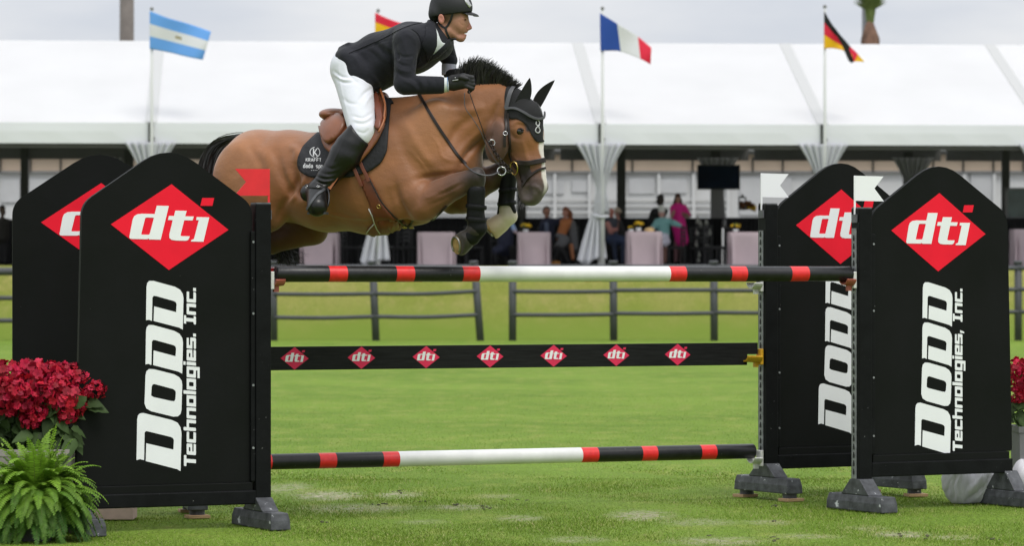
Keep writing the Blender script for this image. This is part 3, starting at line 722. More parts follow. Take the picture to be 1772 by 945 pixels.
for px, hw, yt, Yt, lb in tabs[:6]:
    x, z = at(px, yt, Yt); w = hw / F * Yt
    r = thing('dining_table', lb, 'table', (x, Yt, FLOOR), 0, 'mauve clothed tables in the marquee')
    V = []; n = 48; rings = [(0, z), (0.98, z), (1.0, z - .015), (1.0, z - .12), (.98, z - .4), (.97, .03)]
    for k, (s_, zv) in enumerate(rings):
        for i in range(n):
            a = 2 * math.pi * i / n; ca, sa = math.cos(a), math.sin(a)
            e = 0.25; cx_ = math.copysign(abs(ca) ** e, ca) * w * s_; cy_ = math.copysign(abs(sa) ** e, sa) * .42 * s_
            f_ = (.06 * math.sin(a * 7 + px) + .04 * math.sin(a * 13 + px * 2)) * max(0, k - 2) / 3
            V.append((cx_ * (1 + f_), cy_ * (1 + f_) - (0.06 * math.sin(a * 11 + px * 1.7) if k > 3 else 0), zv + (0.01 * math.sin(5 * a) if k == 5 else 0)))
    Fc = [(k * n + i, (k + 1) * n + i, (k + 1) * n + (i + 1) % n, k * n + (i + 1) % n) for k in range(len(rings) - 1) for i in range(n)]
    c = make('tablecloth', V, Fc, M['mauve'], r, smooth=True)
    for sx in (-1, 1):
        for sy in (-1, 1):
            m = MB(); m.tube([(sx * w * .8, sy * .33, 0), (sx * w * .8, sy * .33, z - .02)], .02, 8); m.build('leg', M['brown'], r, smooth=True)
def posy(px, py, Yt, r_, lb, base):
    x, z = at(px, py, Yt); rt = thing('flower_posy', lb, 'flowers', (x, Yt, FLOOR + base), 0, 'yellow flower posies on the tables')
    zc = z - base
    m = MB(); m.tube([(0, 0, 0), (0, 0, max(.05, zc - r_ * .5))], [.05, .07], 12); m.build('pot', M['pot'], rt, smooth=True)
    m = MB(); m2 = MB()
    for _ in range(26):
        d_ = unit(rng.normal(size=3)); d_[2] = abs(d_[2]) * .8; c = (d_[0] * r_ * .8, d_[1] * r_ * .7, zc + d_[2] * r_ * .6)
        (m if random.random() < .75 else m2).ball(c, r_ * .3, 0, 8, 5, 1, 1, .7)
    m.build('blossoms', M['yflower'], rt, smooth=True); m2.build('leaves', M['leaf2'], rt, smooth=True)
posy(910, 392, 82.5, .13, 'round yellow posy on the table beside the man in navy', .79)
posy(1105, 389, 82.3, .13, 'taller yellow posy in front of the guest in the teal top', .79)
posy(1092, 394, 82.3, .07, 'low yellow posy at the left end of the teal guest table', .79)
posy(1273, 392, 82.3, .12, 'yellow posy on the table below the television', .79)
m = MB(); x, z = at(1124, 398, 82.2); m.ball((0, 0, 0), .11, 0, 14, 8, 1.1, .8, .55); m.tube([(0, 0, -.1), (0, 0, -.02)], [.05, .1], 12); o = m.build('bread_basket', mat('straw', (0.6, 0.42, 0.2), .8, var=.2, vscale=30), smooth=True); o.location = (x, 82.2, FLOOR + z); tag(o, 'small straw coloured basket on the table beside the teal guest', 'basket')
x, z = at(1291, 370, 88.5); r = thing('autumn_bouquet', 'rust and yellow bouquet standing on the counter right of the television', 'flowers', (x, 88.4, FLOOR + 1.42))
m = MB(); [m.ball((random.uniform(-.17, .17), random.uniform(-.1, .1), .05 + random.uniform(0, .16)), .06, 0, 8, 5) for _ in range(16)]; m.build('blossoms', mat('rust_petals', (0.13, 0.05, 0.015), .8), r, smooth=True)
m = MB(); [m.ball((random.uniform(.05, .22), random.uniform(-.1, .1), .0 + random.uniform(0, .12)), .045, 0, 8, 5) for _ in range(8)]; m.build('yellow_blossoms', M['yflower'], r, smooth=True)
x, z = at(1284, 367, 88.5); m = MB()
for sx in (-1, 1):
    for sy in (-1, 1): m.tube([(sx * .08, sy * .08, 0), (sx * .08, sy * .08, .3)], .012, 6)
m.box((0, 0, .31), (.2, .2, .03)); m.box((0, 0, .01), (.2, .2, .02)); m.tube([(0, 0, .32), (0, 0, .4)], [.06, .01], 8); m.tube([(0, 0, .02), (0, 0, .15)], .03, 10)
o = m.build('lantern', M['grey']); o.location = (x, 88.4, FLOOR + 1.42); tag(o, 'grey metal lantern on the counter beside the rust bouquet', 'lantern')
# chairs
def chair():
    r = thing('dining_chair', 'black chair', 'chair', (0, 0, 0), 0, 'black chairs around the marquee tables')
    m = MB(); m.box((0, 0, .45), (.42, .42, .06)); bevel(m.build('seat', M['chairblk'], r), .015)
    m = MB(); 
    for z in (.62, .72, .82): m.box((0, .2, z), (.38, .025, .05))
    for s_ in (-1, 1): m.box((s_ * .19, .2, .69), (.035, .035, .46))
    m.box((0, .2, .93), (.42, .035, .06)); m.build('backrest', M['chairblk'], r)
    for sx in (-1, 1):
        for sy in (-1, 1): m = MB(); m.box((sx * .19, sy * .19, .21), (.035, .035, .42)); m.build('leg', M['chairblk'], r)
    return r
ch0 = chair(); chk = list(ch0.children)
spots = [(1236, 83.8, 1.3, 'black chair with a slatted back left of the table below the television'), (1247, 85.4, -1.2, 'black chair behind the left end of the table below the television'), (1078, 84.6, 1.5, 'black chair carrying the man in the dark tee shirt'), (1168, 84.5, -1.4, 'black chair beside the teal guest at the end of the table'),
         (985, 84.3, -1.5, 'black chair under the woman in orange and grey'), (610, 84.3, 1.4, 'black chair between the left drape tail and the leftmost mauve table'), (690, 84.0, -1.2, 'black chair between the drape tail and the second mauve table'), (706, 85.2, .4, 'black chair close to the left end of the second mauve table'), (820, 84.2, 1.7, 'black chair right of the second mauve table below the hoof'), (946, 85.0, .1, 'black chair under the man in navy'), (868, 84.4, 1.2, 'black chair under the guest in navy with a pale blue sleeve'), (1213, 86.0, .3, 'black chair standing apart beside the tall stand-in rack')]
for i, (px, Yc, a, lb) in enumerate(spots):
    if i == 0: o = ch0
    else:
        o = ch0.copy(); sc.collection.objects.link(o)
        for c in chk: q = c.copy(); sc.collection.objects.link(q); q.parent = o
    o.location = ((px - CX) / F * Yc, Yc, FLOOR); o.rotation_euler = (0, 0, a); o['label'] = lb
# rack with pale bottles, stands in for unidentified dark stacks with highlights
rk = thing('stand_in_rack', 'tall black stand-in rack with pale bottle shapes between pink dress and television column', 'rack', ((1219 - CX) / F * 85.5, 85.5, FLOOR))
m = MB()
for sx in (-1, 1):
    for sy in (-1, 1): m.box((sx * .17, sy * .12, .5), (.03, .03, 1.0))
for z in (.1, .4, .7, .99): m.box((0, 0, z), (.40, .3, .025))
m.build('frame', M['chairblk'], rk)
M['bottle'] = mat('pale_glass', (0.33, 0.34, 0.3), 0.2)
for px, py in ((1207, 382), (1222, 384), (1206, 402), (1224, 404), (1228, 402), (1205, 422), (1209, 440), (1224, 424), (1208, 449), (1212, 388)):
    x, z = at(px, py, 85.5); x -= (1219 - CX) / F * 85.5
    m = MB(); m.tube([(x, -.1, z - .07), (x, -.1, z), (x, -.1, z + .04), (x, -.1, z + .10)], [.045, .045, .018, .015], 10); m.build('bottle', M['bottle'], rk, smooth=True)
# ------------------------------------------------------------------ flags on the tent legs
def flagpole(k, ytop, lb):
    u = u0 + k * BAY; wx = TX + u * math.cos(YAW) + .03; wy = TY + u * math.sin(YAW) - .16
    zt = CAMH - (ytop - CY) / F * wy
    r = thing('flagpole', lb, 'flagpole', (wx, wy, FLOOR), 0, 'thin flagpoles on the marquee front legs')
    m = MB(); m.tube([(0, 0, 0), (0, 0, 2.2), (0, 0, zt - FLOOR)], [.055, .042, .026], 10); m.build('pole', M['alu'], r, smooth=True)
    m = MB(); m.ball((0, 0, zt - FLOOR + .03), .045, 0, 10, 6); m.build('finial', M['grey'], r, smooth=True)
    m = MB(); m.box((0, .07, EAVE - .35), (.12, .16, .05)); m.box((0, .07, EAVE - .6), (.12, .16, .05)); m.build('bracket', M['grey'], r)
    return wx, wy
fm = lambda n, c: mat(n, c, .7, trans=.3)
M['f_lb'] = fm('flag_light_blue', (0.19, 0.46, 0.88)); M['f_w'] = fm('flag_white', (0.8, 0.8, 0.82)); M['f_b'] = fm('flag_blue', (0.03, 0.10, 0.45)); M['f_r'] = fm('flag_red', (0.80, 0.025, 0.07))
M['f_y'] = fm('flag_yellow', (0.92, 0.58, 0.01)); M['f_k'] = fm('flag_black', (0.012, 0.012, 0.012)); M['f_or'] = fm('flag_orange', (0.95, 0.45, 0.05)); M['f_g'] = fm('flag_emblem', (0.42, 0.36, 0.22))
def patch_flag(name, top, bot, fn, mats, Yf, label, nu=40, nv=24, wave=.05):
    tp = smoothpath([(a, b_, 0) for a, b_ in top], 10); bt = smoothpath([(a, b_, 0) for a, b_ in bot], 10)
    def samp(pts, t):
        f_ = t * (len(pts) - 1); i = min(int(f_), len(pts) - 2); return pts[i] * (1 - f_ + i) + pts[i + 1] * (f_ - i)
    V = []; mi = []
    for j in range(nv + 1):
        for i in range(nu + 1):
            u, v = i / nu, j / nv; q = samp(tp, u) * (1 - v) + samp(bt, u) * v
            V.append(P(q[0], q[1], Yf - wave * math.sin(u * 7 + v * 2.2) * (0.3 + u) * 1.5 ))
    n = nu + 1; Fc = []
    for j in range(nv):
        for i in range(nu): Fc.append((j * n + i, (j + 1) * n + i, (j + 1) * n + i + 1, j * n + i + 1)); mi.append(fn((i + .5) / nu, (j + .5) / nv))
    V = np.array(V); org = V[0].copy()
    o = make(name, V - org, Fc, mats, None, True, mi); o.location = org; s = o.modifiers.new('solid', 'SOLIDIFY'); s.thickness = .008
    tag(o, label, 'flag', 'national flags above the marquee'); return o
def wyk(k): u = u0 + k * BAY; return TY + u * math.sin(YAW) - .16
flagpole(3, 17, 'thin pale flagpole carrying the light blue and white flag'); flagpole(4, 20, 'thin pale flagpole behind the rider carrying the red and yellow flag'); flagpole(5, 16, 'thin pale flagpole carrying the blue white and red flag'); flagpole(6, 13, 'thin pale flagpole carrying the black red and gold flag')
patch_flag('flag', [(259, 18), (290, 30), (328, 41), (365, 54)], [(259, 84), (292, 90), (325, 98), (351, 103)], lambda u, v: 1 if .33 < v < .67 and not ((u - .5) ** 2 * 2.4 + (v - .5) ** 2 < .004) else (2 if .33 < v < .67 else 0), [M['f_lb'], M['f_w'], M['f_g']], wyk(3) - .05, 'light blue and white striped flag with a small emblem')
patch_flag('flag', [(649, 21), (668, 30), (690, 38), (730, 50)], [(649, 86), (670, 90), (700, 98), (730, 112)], lambda u, v: 0 if v < .25 or v > .75 else 1, [M['f_r'], M['f_y']], wyk(4) - .05, 'red and yellow flag half hidden behind the back of the rider')
patch_flag('flag', [(1038, 22), (1066, 39), (1100, 60), (1127, 82)], [(1039, 88), (1072, 88), (1105, 100), (1126, 111)], lambda u, v: 0 if u < .36 else (1 if u < .71 else 2), [M['f_b'], M['f_w'], M['f_r']], wyk(5) - .05, 'blue white and red striped flag', nu=48)
Yd = wyk(6) - .05
patch_flag('flag', [(1426, 18), (1444, 47), (1470, 78), (1496, 106)], [(1426, 84), (1440, 83), (1462, 88), (1478, 106)], lambda u, v: 0 if v < .30 * (1 - .0 * u) else (1 if v < .64 else 2), [M['f_k'], M['f_r'], M['f_y']], Yd, 'black red and gold flag folded over itself', nu=48)
fl = sc.collection.objects[-1]
org = np.array(fl.location); V = [P(a, b_, Yd - dd) - org for a, b_, dd in ((1444, 46, .08), (1452, 57, .12), (1466, 74, .14), (1478, 106, .12), (1473, 109, .12), (1468, 104, .14), (1458, 80, .12), (1448, 62, .1))]
make('folded_hem', V, [(0, 1, 7), (1, 2, 6, 7), (2, 3, 4, 5), (2, 5, 6)], M['f_k'], fl)
V = [P(a, b_, Yd - .16) - org for a, b_ in ((1470, 79), (1480, 88), (1488, 97), (1478, 107), (1474, 92))]
V += [P(a, b_, Yd - .17) - org for a, b_ in ((1484, 93), (1496, 106), (1478, 105.5), (1482, 100))]
make('folded_tip', V, [(0, 1, 2, 3, 4), (5, 6, 7, 8)], [M['f_r'], M['f_y']], fl, midx=[0, 1])
# ------------------------------------------------------------------ palm and pole behind the marquee
M['bark'] = mat('palm_boots', (0.16, 0.09, 0.06), 0.9, var=0.5, vscale=5, bump=.05, bscale=5, stretch=(1, 1, .5)); M['trunk'] = mat('grey_trunk', (0.17, 0.15, 0.135), 0.9, var=.15, vscale=3); M['frond'] = mat('palm_frond', (0.15, 0.20, 0.05), .7, var=.3, vscale=4, trans=.2)
x = (219 - CX) / F * 112; m = MB(); m.tube([(0, 0, 0), (0, 0, 6), (0.02, 0, 14)], [.27, .24, .21], 16); o = m.build('utility_pole', M['trunk'], smooth=True); o.location = (x, 112, 0); tag(o, 'thick brown pole rising behind the marquee near the light blue flag', 'pole')
x = (1493 - CX) / F * 115; m = MB(); m.tube([(0, 0, 0), (0, 0, 14)], .13, 12); o = m.build('lamp_pole', mat('galv_pole', (.24, .245, .26), .5), smooth=True); o.location = (x, 114, 0); tag(o, 'grey metal pole right behind the palm crown', 'pole')
Yp = 113.0; px0 = (1506 - CX) / F * Yp; zb = CAMH - (72 - CY) / F * Yp
pt = thing('palm_tree', 'palm tree whose green stalks rise above the marquee roof', 'tree', (px0, Yp, 0))
m = MB(); m.tube([(0, 0, 0), (0, 0, zb - 1.2), (0, 0, zb - .3), (0, 0, zb + .1), (-.02, 0, zb + .75)], [.2, .2, .3, .3, .07], 14); m.build('trunk', M['bark'], pt, smooth=True)
m = MB()
for kf in range(16):
    a = kf * 2.4; r0 = .05; out = random.uniform(.15, .5) if kf < 9 else random.uniform(.9, 2.2)
    pts = [(math.cos(a) * r0, math.sin(a) * r0, zb + .3 + .3 * random.random()), (math.cos(a) * (.08 + out * .03), math.sin(a) * .1, zb + .9), (math.cos(a) * (.14 + out * .1), math.sin(a) * .2, zb + 1.5), (math.cos(a) * out * .8, math.sin(a) * out * .8, zb + 2.6), (math.cos(a) * out * 2.0, math.sin(a) * out * 2.0, zb + 2.9)]
    sp = smoothpath(pts, 8); m.tube(sp, [.05 - .04 * i / len(sp) for i in range(len(sp))], 6)
    for i in range(10, len(sp), 1):
        d_ = unit(sp[min(i + 1, len(sp) - 1)] - sp[i - 1]); s_ = unit(np.cross(d_, (0, 0, 1)))
        for sg in (-1, 1):
            p = sp[i]; e = p + s_ * sg * .5 + d_ * .35 + np.array([0, 0, -.12]); m.add([p - d_ * .03, p + d_ * .03, e], [(0, 1, 2)])
m.build('crown', M['frond'], pt)
# ------------------------------------------------------------------ lettering and emblem shapes
def n2(pts): return [((a - 652.0) / 400.0, -(b_ - 526.0) / 291.0) for a, b_ in pts]
DIA = [(-1, .03), (0.012, 1), (1, -.03), (-.01, -1)]
DTI = [[rounded(n2([(374, 612), (404, 440), (545, 440), (558, 383), (640, 383), (588, 613), (510, 613), (508, 606), (496, 612)]), [.05, .14, 0, 0, 0, 0, 0, 0, 0]), rounded(n2([(455, 581), (512, 581), (541, 465), (482, 465)]), [.02, .02, .02, .03])],
       [rounded(n2([(635, 478), (642, 450), (676, 450), (685, 413), (762, 413), (752, 450), (811, 450), (803, 477), (746, 477), (721, 585), (786, 585), (775, 616), (638, 616), (668, 478)]), [0, 0, 0, 0, 0, 0, 0, 0, 0, .03, 0, .05, .13, 0])],
       [n2([(828, 474), (831, 453), (917, 453), (880, 620), (794, 620), (797, 611), (815, 603), (846, 474)])]]
DOT = [n2([(868, 322), (950, 320), (938, 374), (856, 376)])]
def cc(pts): return [(200 + a / 2.364, 470 + b_ / 2.364) for a, b_ in pts]
D1 = [cc([(90, 772), (93, 606), (96, 590), (104, 581), (118, 579), (150, 587), (235, 608), (258, 619), (270, 638), (274, 662), (270, 817), (256, 809), (128, 776), (130, 703), (241, 729), (243, 690), (239, 682), (230, 677), (140, 655), (128, 653), (123, 660), (121, 772), (105, 768)])]
D3 = [cc([(127, 380), (129, 244), (132, 228), (140, 219), (158, 219), (245, 243), (266, 255), (277, 272), (280, 290), (277, 418), (262, 410), (158, 383), (160, 323), (250, 347), (252, 314), (249, 306), (240, 301), (168, 281), (158, 280), (153, 287), (151, 383), (139, 378)])]
D4 = [[(x_ + .9, y_ - 76.4) for x_, y_ in D3[0]]]
DO = [cc([(123, 540), (127, 425), (131, 408), (142, 399), (162, 400), (245, 421), (265, 433), (275, 448), (277, 465), (274, 565), (270, 583), (259, 593), (240, 594), (150, 572), (130, 560)]), cc([(150, 508), (152, 472), (156, 462), (166, 461), (240, 481), (249, 488), (251, 497), (249, 524), (244, 531), (232, 530), (160, 514)])]
def px2loc(p):
    """photo point on the near left board -> board coordinates"""
    wx, Yw, cy_, sy_ = (455.0 - CX) / 309.5, F / 309.5, math.cos(R(26)), math.sin(R(26)); k = (p[0] - CX) / F
    x = (k * Yw - wx) / (cy_ - k * sy_); return (x, CAMH - (p[1] - CY) / F * (Yw + x * sy_))
W_ = 12.0; S_ = 3.7; H_ = 2.5
def box_(x0, y0, x1, y1): return [(x0, y0), (x1, y0), (x1, y1), (x0, y1)]
GL = {
 'T': (11.5, [[(0, 13), (12, 13), (12, 10.3), (8, 10.3), (8, 0), (4, 0), (4, 10.3), (0, 10.3)]]),
 'e': (W_, [[(0, 0), (W_, 0), (W_, H_), (S_, H_), (S_, 3.9), (W_, 3.9), (W_, 10), (0, 10)], [(S_, 5.9), (S_, 7.7), (W_ - S_, 7.7), (W_ - S_, 5.9)]]),
 'c': (W_ - .5, [[(0, 0), (W_ - .5, 0), (W_ - .5, H_ + .2), (S_, H_ + .2), (S_, 7.4), (W_ - .5, 7.4), (W_ - .5, 10), (0, 10)]]),
 'h': (W_, [[(0, 0), (S_, 0), (S_, 7.5), (W_ - S_, 7.5), (W_ - S_, 0), (W_, 0), (W_, 10), (S_, 10), (S_, 13.4), (0, 13.4)]]),
 'n': (W_, [[(0, 0), (S_, 0), (S_, 7.5), (W_ - S_, 7.5), (W_ - S_, 0), (W_, 0), (W_, 10), (0, 10)]]),
 'o': (W_, [[(0, 0), (W_, 0), (W_, 10), (0, 10)], [(S_, H_), (S_, 7.5), (W_ - S_, 7.5), (W_ - S_, H_)]]),
 'l': (S_, [box_(0, 0, S_, 13.4)]),
 'g': (W_, [[(0, 0), (W_ - S_, 0), (W_ - S_, -1.7), (0, -1.7), (0, -4), (W_, -4), (W_, 10), (0, 10)], [(S_, H_), (S_, 7.5), (W_ - S_, 7.5), (W_ - S_, H_)]]),
 'i': (S_, [box_(0, 0, S_, 10)], [box_(0, 11.2, S_, 13.6)]),
 's': (W_, [[(0, 0), (W_, 0), (W_, 6.1), (S_, 6.1), (S_, 7.7), (W_ - .6, 7.7), (W_ - .6, 10), (0, 10), (0, 3.9), (W_ - S_, 3.9), (W_ - S_, 2.3), (0, 2.3)]]),
 '.': (3.6, [box_(0, 0, 3.4, 3)]), ',': (3.6, [[(.2, -2.4), (1.8, -2.4), (3.6, 3), (.4, 3)]]), ' ': (8.5, []),
 'I': (9, [[(0, 0), (9, 0), (9, 2.4), (6.4, 2.4), (6.4, 10.6), (9, 10.6), (9, 13), (0, 13), (0, 10.6), (2.6, 10.6), (2.6, 2.4), (0, 2.4)]]),
}
def text_loops(s):
    out = []; x = 0
    for ch in s:
        g_ = GL[ch]
        for lps in g_[1:]:
            if not lps: continue
            big = [rounded([(x + a + .10 * b_, b_) for a, b_ in lp], [1.1 if i_ in (0, 1, len(lp) - 1, len(lp) - 2) and len(lp) > 4 or k_ > 0 else .25 for i_ in range(len(lp))], 3) for k_, lp in enumerate(lps)]
            out.append(big)
        x += g_[0] + (1.2 if ch != ' ' else 0)
    return out, x
def emblem(mats3, hw, hh, cx, cz, yf, rot, parent):
    """diamond with three letters; a thin raised decal on a board"""
    ca, sa = math.cos(rot), math.sin(rot)
    def f(lift):
        def fn(x, y, d_): X_, Z_ = x * hw, y * hh; return (cx + X_ * ca + Z_ * sa, yf - lift + d_, cz - X_ * sa + Z_ * ca)
        return fn
    m = MB(); m.prism([DIA], .0015, f(.0022)); m.prism(DOT, .0015, f(.0022)); e = m.build('emblem', mats3[0], parent)
    m = MB()
    for lp in DTI: m.prism(lp, .0012, f(.0042))
    m.build('letters', mats3[1], e); return e
def cup(sd, x, z, mt, parent, plate, reach=.07, pr=.045):
    """white backing plate with a curved plastic cup that reaches towards the poles; sd = -1 reaches to +x"""
    o = -sd; m = MB(); m.box((x, 0, z), (.022, .055, .10)); p = bevel(m.build('pole_cup', plate, parent), .004)
    V = []; n = 10
    for i in range(n + 1):
        a = math.pi * (1.12 + .76 * i / n); c, s = math.cos(a), math.sin(a)
        for q, rr in ((.011, pr), (reach, pr), (reach, pr + .009), (.011, pr + .016)): V.append((x + o * q, rr * c, z + .012 + rr * s + pr * .25))
    Fc = [(i * 4 + j, (i + 1) * 4 + j, (i + 1) * 4 + (j + 1) % 4, i * 4 + (j + 1) % 4) for i in range(n) for j in range(4)] + [(0, 1, 2, 3), (n * 4 + 3, n * 4 + 2, n * 4 + 1, n * 4)]
    m = MB(); m.add(V, Fc); m.box((x + o * .03, 0, z - .045), (.03, .02, .04)); m.build('cup_tray', mt, p, smooth=False)
def foot(x, parent, zb, pads, ztop, L=.60, w=.118, hb=.095, mi=None, top_w=.095):
    m = MB(); hl = L / 2; V = []
    for z, kx, ky in ((zb, 1.0, 1.0), (zb + hb * .55, .98, .985), (zb + hb, .82, .95)):
        V += [(x - w / 2 * kx, -hl * ky, z), (x + w / 2 * kx, -hl * ky, z), (x + w / 2 * kx, hl * ky, z), (x - w / 2 * kx, hl * ky, z)]
    m.add(V, [(3, 2, 1, 0), (8, 9, 10, 11)] + [(r + i, r + (i + 1) % 4, r + 4 + (i + 1) % 4, r + 4 + i) for r in (0, 4) for i in range(4)])
    f_ = m.build('foot', M['foot'], parent); bevel(f_, .006)
    m = MB(); V = []
    for y_, z in ((-.15, zb + hb + .001), (.15, zb + hb + .001), (.05, ztop), (-.05, ztop)): V += [(x - top_w / 2, y_, z), (x + top_w / 2, y_, z)]
    m.add(V, [(0, 1, 3, 2), (2, 3, 5, 4), (4, 5, 7, 6), (6, 7, 1, 0), (0, 2, 4, 6), (7, 5, 3, 1)])
    gq = m.build('gusset', M['foot'], f_); bevel(gq, .004)
    if pads:
        for y_ in (-hl * .8, hl * .8):
            m = MB(); m.tube([(x, y_, .022), (x, y_, zb + .003)], .045, 14); m.build('rubber_pad', M['foot'], f_, smooth=False)
    return f_
def blocks(wx, wy, yaw, xs_, L, label, grp='wood blocks under the wing feet'):
    k = 0
    for x in xs_:
        for y_ in (-L * .4, L * .4):
            X_ = wx + x * math.cos(yaw) - y_ * math.sin(yaw); Y_ = wy + x * math.sin(yaw) + y_ * math.cos(yaw)
            m = MB(); m.box((0, 0, .0125), (.13, .10, .019)); o = bevel(m.build('wood_block', M['wood']), .002); o.location = (X_, Y_, 0); o.rotation_euler = (0, 0, yaw + random.uniform(-.3, .3)); tag(o, label[k], 'wood block', grp); k += 1
def wing(bpx, bpy_, yawdeg, s, ptop, apex, rail, pbot, gray_strip, flagm, label, comma, pads, logo_rot=0.0, cups=(), lz=1.68, tz=0.0, flare=.035, ofx=-.96, tx=0.0):
    yaw = R(yawdeg); sc_ = (bpy_ - CY) / CAMH; Yw = F / sc_; wx = (bpx - CX) / sc_
    root = thing('jump_wing', label, 'jump wing', (wx, Yw, 0), yaw, 'black jump wings of the oxer')
    z = lambda py: (bpy_ - py) / sc_
    za = z(apex); zt = z(ptop); zr0, zr1 = z(rail[1]), z(rail[0]); zp = z(pbot)
    # board
    mx_ = lambda x: x if s < 0 else -x
    pl = [(-.056, zr1 + .045), (-.056, za - .265), (-.548, za + .075), (-1.055, za - .265), (-1.055 - flare, zr1 + .045)]
    pl = rounded(pl, [.0, .07, .19, .07, .02], 6); pl = [(mx_(a), b_) for a, b_ in pl]
    m = MB(); m.prism([pl], .03, lambda x, y, d_: (x, -.018 + d_, y)); board = m.build('board', M['black'], root); bevel(board, .003)
    # frame strips of the board
    m = MB(); m.box((mx_(-.56), -.008, zr1 + .019), (1.0, .05, .05)); bevel(m.build('lower_strip', M['black'], root), .004)
    m = MB(); m.box((mx_(-.56), -.01, (zr0 + zr1) / 2), (1.03, .075, zr1 - zr0)); bevel(m.build('bottom_rail', M['post'], root), .006)
    m = MB(); m.box((mx_(-.060), -.028, (zr1 + .05 + 1.66) / 2), (.026, .022, 1.66 - zr1 - .05)); bevel(m.build('hinge_strip', M['post'], root), .004)
    for zz_ in (.45, .8, 1.2, 1.6):
        m = MB(); m.tube([(mx_(-.06), -.042, zz_), (mx_(-.06), -.038, zz_)], .007, 8); m.build('bolt', M['galv'], root)
    # post
    m = MB(); m.box((0, 0, (zp + zt) / 2), (.092, .092, zt - zp)); bevel(m.build('post', M['post'], root), .006)
    m = MB(); m.box((0, 0, zt + .004), (.086, .086, .008)); m.build('post_cap', M['footlight'], root)
    xi = .046 if s < 0 else -.046
    m = MB(); m.box((xi * 1.07, .006, (zp + 1.70) / 2), (.006, .046, 1.70 - zp - .01)); st = m.build('pin_strip', M['galv'], root)
    m = MB(); zq = zp + .04
    while zq < 1.68:
        m.box((xi * 1.07 + math.copysign(.004, xi), .006, zq), (.003, .016, .022)); m.box((xi * 1.07 + math.copysign(.004, xi), .006, zq + .017), (.003, .008, .014)); zq += .05
    m.build('pin_hole', M['holes'], st)
    m = MB(); m.box((xi * 1.1, 0.0, zt - .06), (.012, .05, .05)); m.build('flag_clip', M['footlight'], root)
    # feet
    foot(0, root, .05 if pads else .004, pads, zp + .004, top_w=.10); foot(mx_(ofx), root, .05 if pads else .004, pads, zr0 + .012)
    # emblem and lettering
    e = emblem([M['red'], M['white']], .345, .2375, mx_(-.545), lz, -.018, logo_rot, root)
    dx = tx if s < 0 else 1.112; dz = tz
    m = MB()
    for lp in (D1, DO, D3, D4):
        L2 = [[px2loc(p) for p in q] for q in lp]; m.prism([[(a + dx, b_ + dz) for a, b_ in q] for q in L2], .0015, lambda x, y, d_: (x, -.0202 + d_, y))
    m.build('large_lettering', M['white'], root)
    loops, tw = text_loops('Technologies' + comma + ' Inc.'); nsplit = len(loops) - 4
    z0, z1 = px2loc((0, 817))[1], px2loc((0, 497))[1]; kz = (z1 - z0) / tw; xb = px2loc((200 + 333 / 2.364, 640))[0]; kx = .0545 / 10
    for part_ in (loops[:nsplit], loops[nsplit:]):
        m = MB()
        for lp in part_: m.prism([[(xb - b_ * kx + dx, z0 + a * kz + dz) for a, b_ in q] for q in lp], .0015, lambda x, y, d_: (x, -.0202 + d_, y))
        m.build('small_lettering', M['white'], root)
    # flag on the post
    sx = 1 if s < 0 else -1; fx = .049 * sx; zt2 = zt + .197; zb2 = zt2 - .150; fw = .203
    ft = thing('marker_flag', flagm[1], 'marker flag', tuple(np.array([wx + fx * math.cos(yaw), Yw + fx * math.sin(yaw), zt - .05])), yaw, 'swallow-tailed marker flags on the wing posts')
    q = zt - .05
    m = MB(); m.box((0, 0, (zt2 - q) / 2 - .01), (.013, .006, zt2 - q + .02)); bevel(m.build('staff', flagm[0], ft), .002)
    o_ = -sx
    m = MB(); m.prism([[(0, zt2 - q), (o_ * fw, zt2 - q - .002), (o_ * fw * .68, (zt2 + zb2) / 2 - q), (o_ * fw * 1.02, zb2 - q - .002), (0, zb2 - q)]], .003, lambda x, y, d_: (x, -.0045 + d_, y)); m.build('pennant', flagm[0], ft)
    for cz, mt, plate in cups: cup(s, xi + math.copysign(.016, xi), cz, mt, root, plate, reach=.12 if mt is M['cup_yellow'] else .07)
    return root, wx, Yw, yaw
RF = lambda lb: (M['redflag'], lb); WF = lambda lb: (M['whiteflag'], lb)
_, xNL, yNL, aNL = wing(451, 914, 26, -1, 353, 273, (848, 872), 862, False, RF('red swallow-tailed flag on the post in front of the horse hindquarters'), 'near left black jump wing with red diamond and full white lettering', '.', False, R(1.0), [(1.385, M['cup_red'], M['cup_white'])], ofx=-1.07)
_, xFL, yFL, aFL = wing(335, 893, 10, -1, 352, 275, (836, 858), 852, False, RF('red swallow-tailed flag mostly hidden beside the tail of the horse'), 'far left black jump wing half hidden with a cut off red diamond', '.', True, 0, [(.262, M['cup_white'], M['cup_white']), (.90, M['cup_yellow'], M['cup_yellow']), (1.36, M['cup_white'], M['cup_white'])], lz=1.715, tz=.04, flare=0, tx=.05)
_, xNR, yNR, aNR = wing(1491, 885, 28, 1, 361, 292, (801, 826), 830, True, WF('white swallow-tailed flag on the near right wing post'), 'near right black jump wing with whole red diamond and comma before Inc', ',', False, R(.3), [(1.385, M['cup_red'], M['cup_white'])], lz=1.674, tz=-.012, ofx=-1.06)
_, xFR, yFR, aFR = wing(1329, 865, 30, 1, 354, 286, (788, 812), 803, True, WF('white swallow-tailed flag on the far right wing post'), 'far right black jump wing half covered by the near right wing', ',', True, 0, [(.262, M['cup_white'], M['cup_white']), (.90, M['cup_yellow'], M['cup_yellow']), (1.36, M['cup_white'], M['cup_white'])], lz=1.722, tz=.07)
blocks(xFL, yFL, aFL, [0, -.96], .64, ['wood block under the near end of the far left wing post foot', 'wood block under the far end of the far left wing post foot', 'wood block under the near end of the outer foot behind the flowers', 'wood block under the far end of the outer foot behind the flowers'])
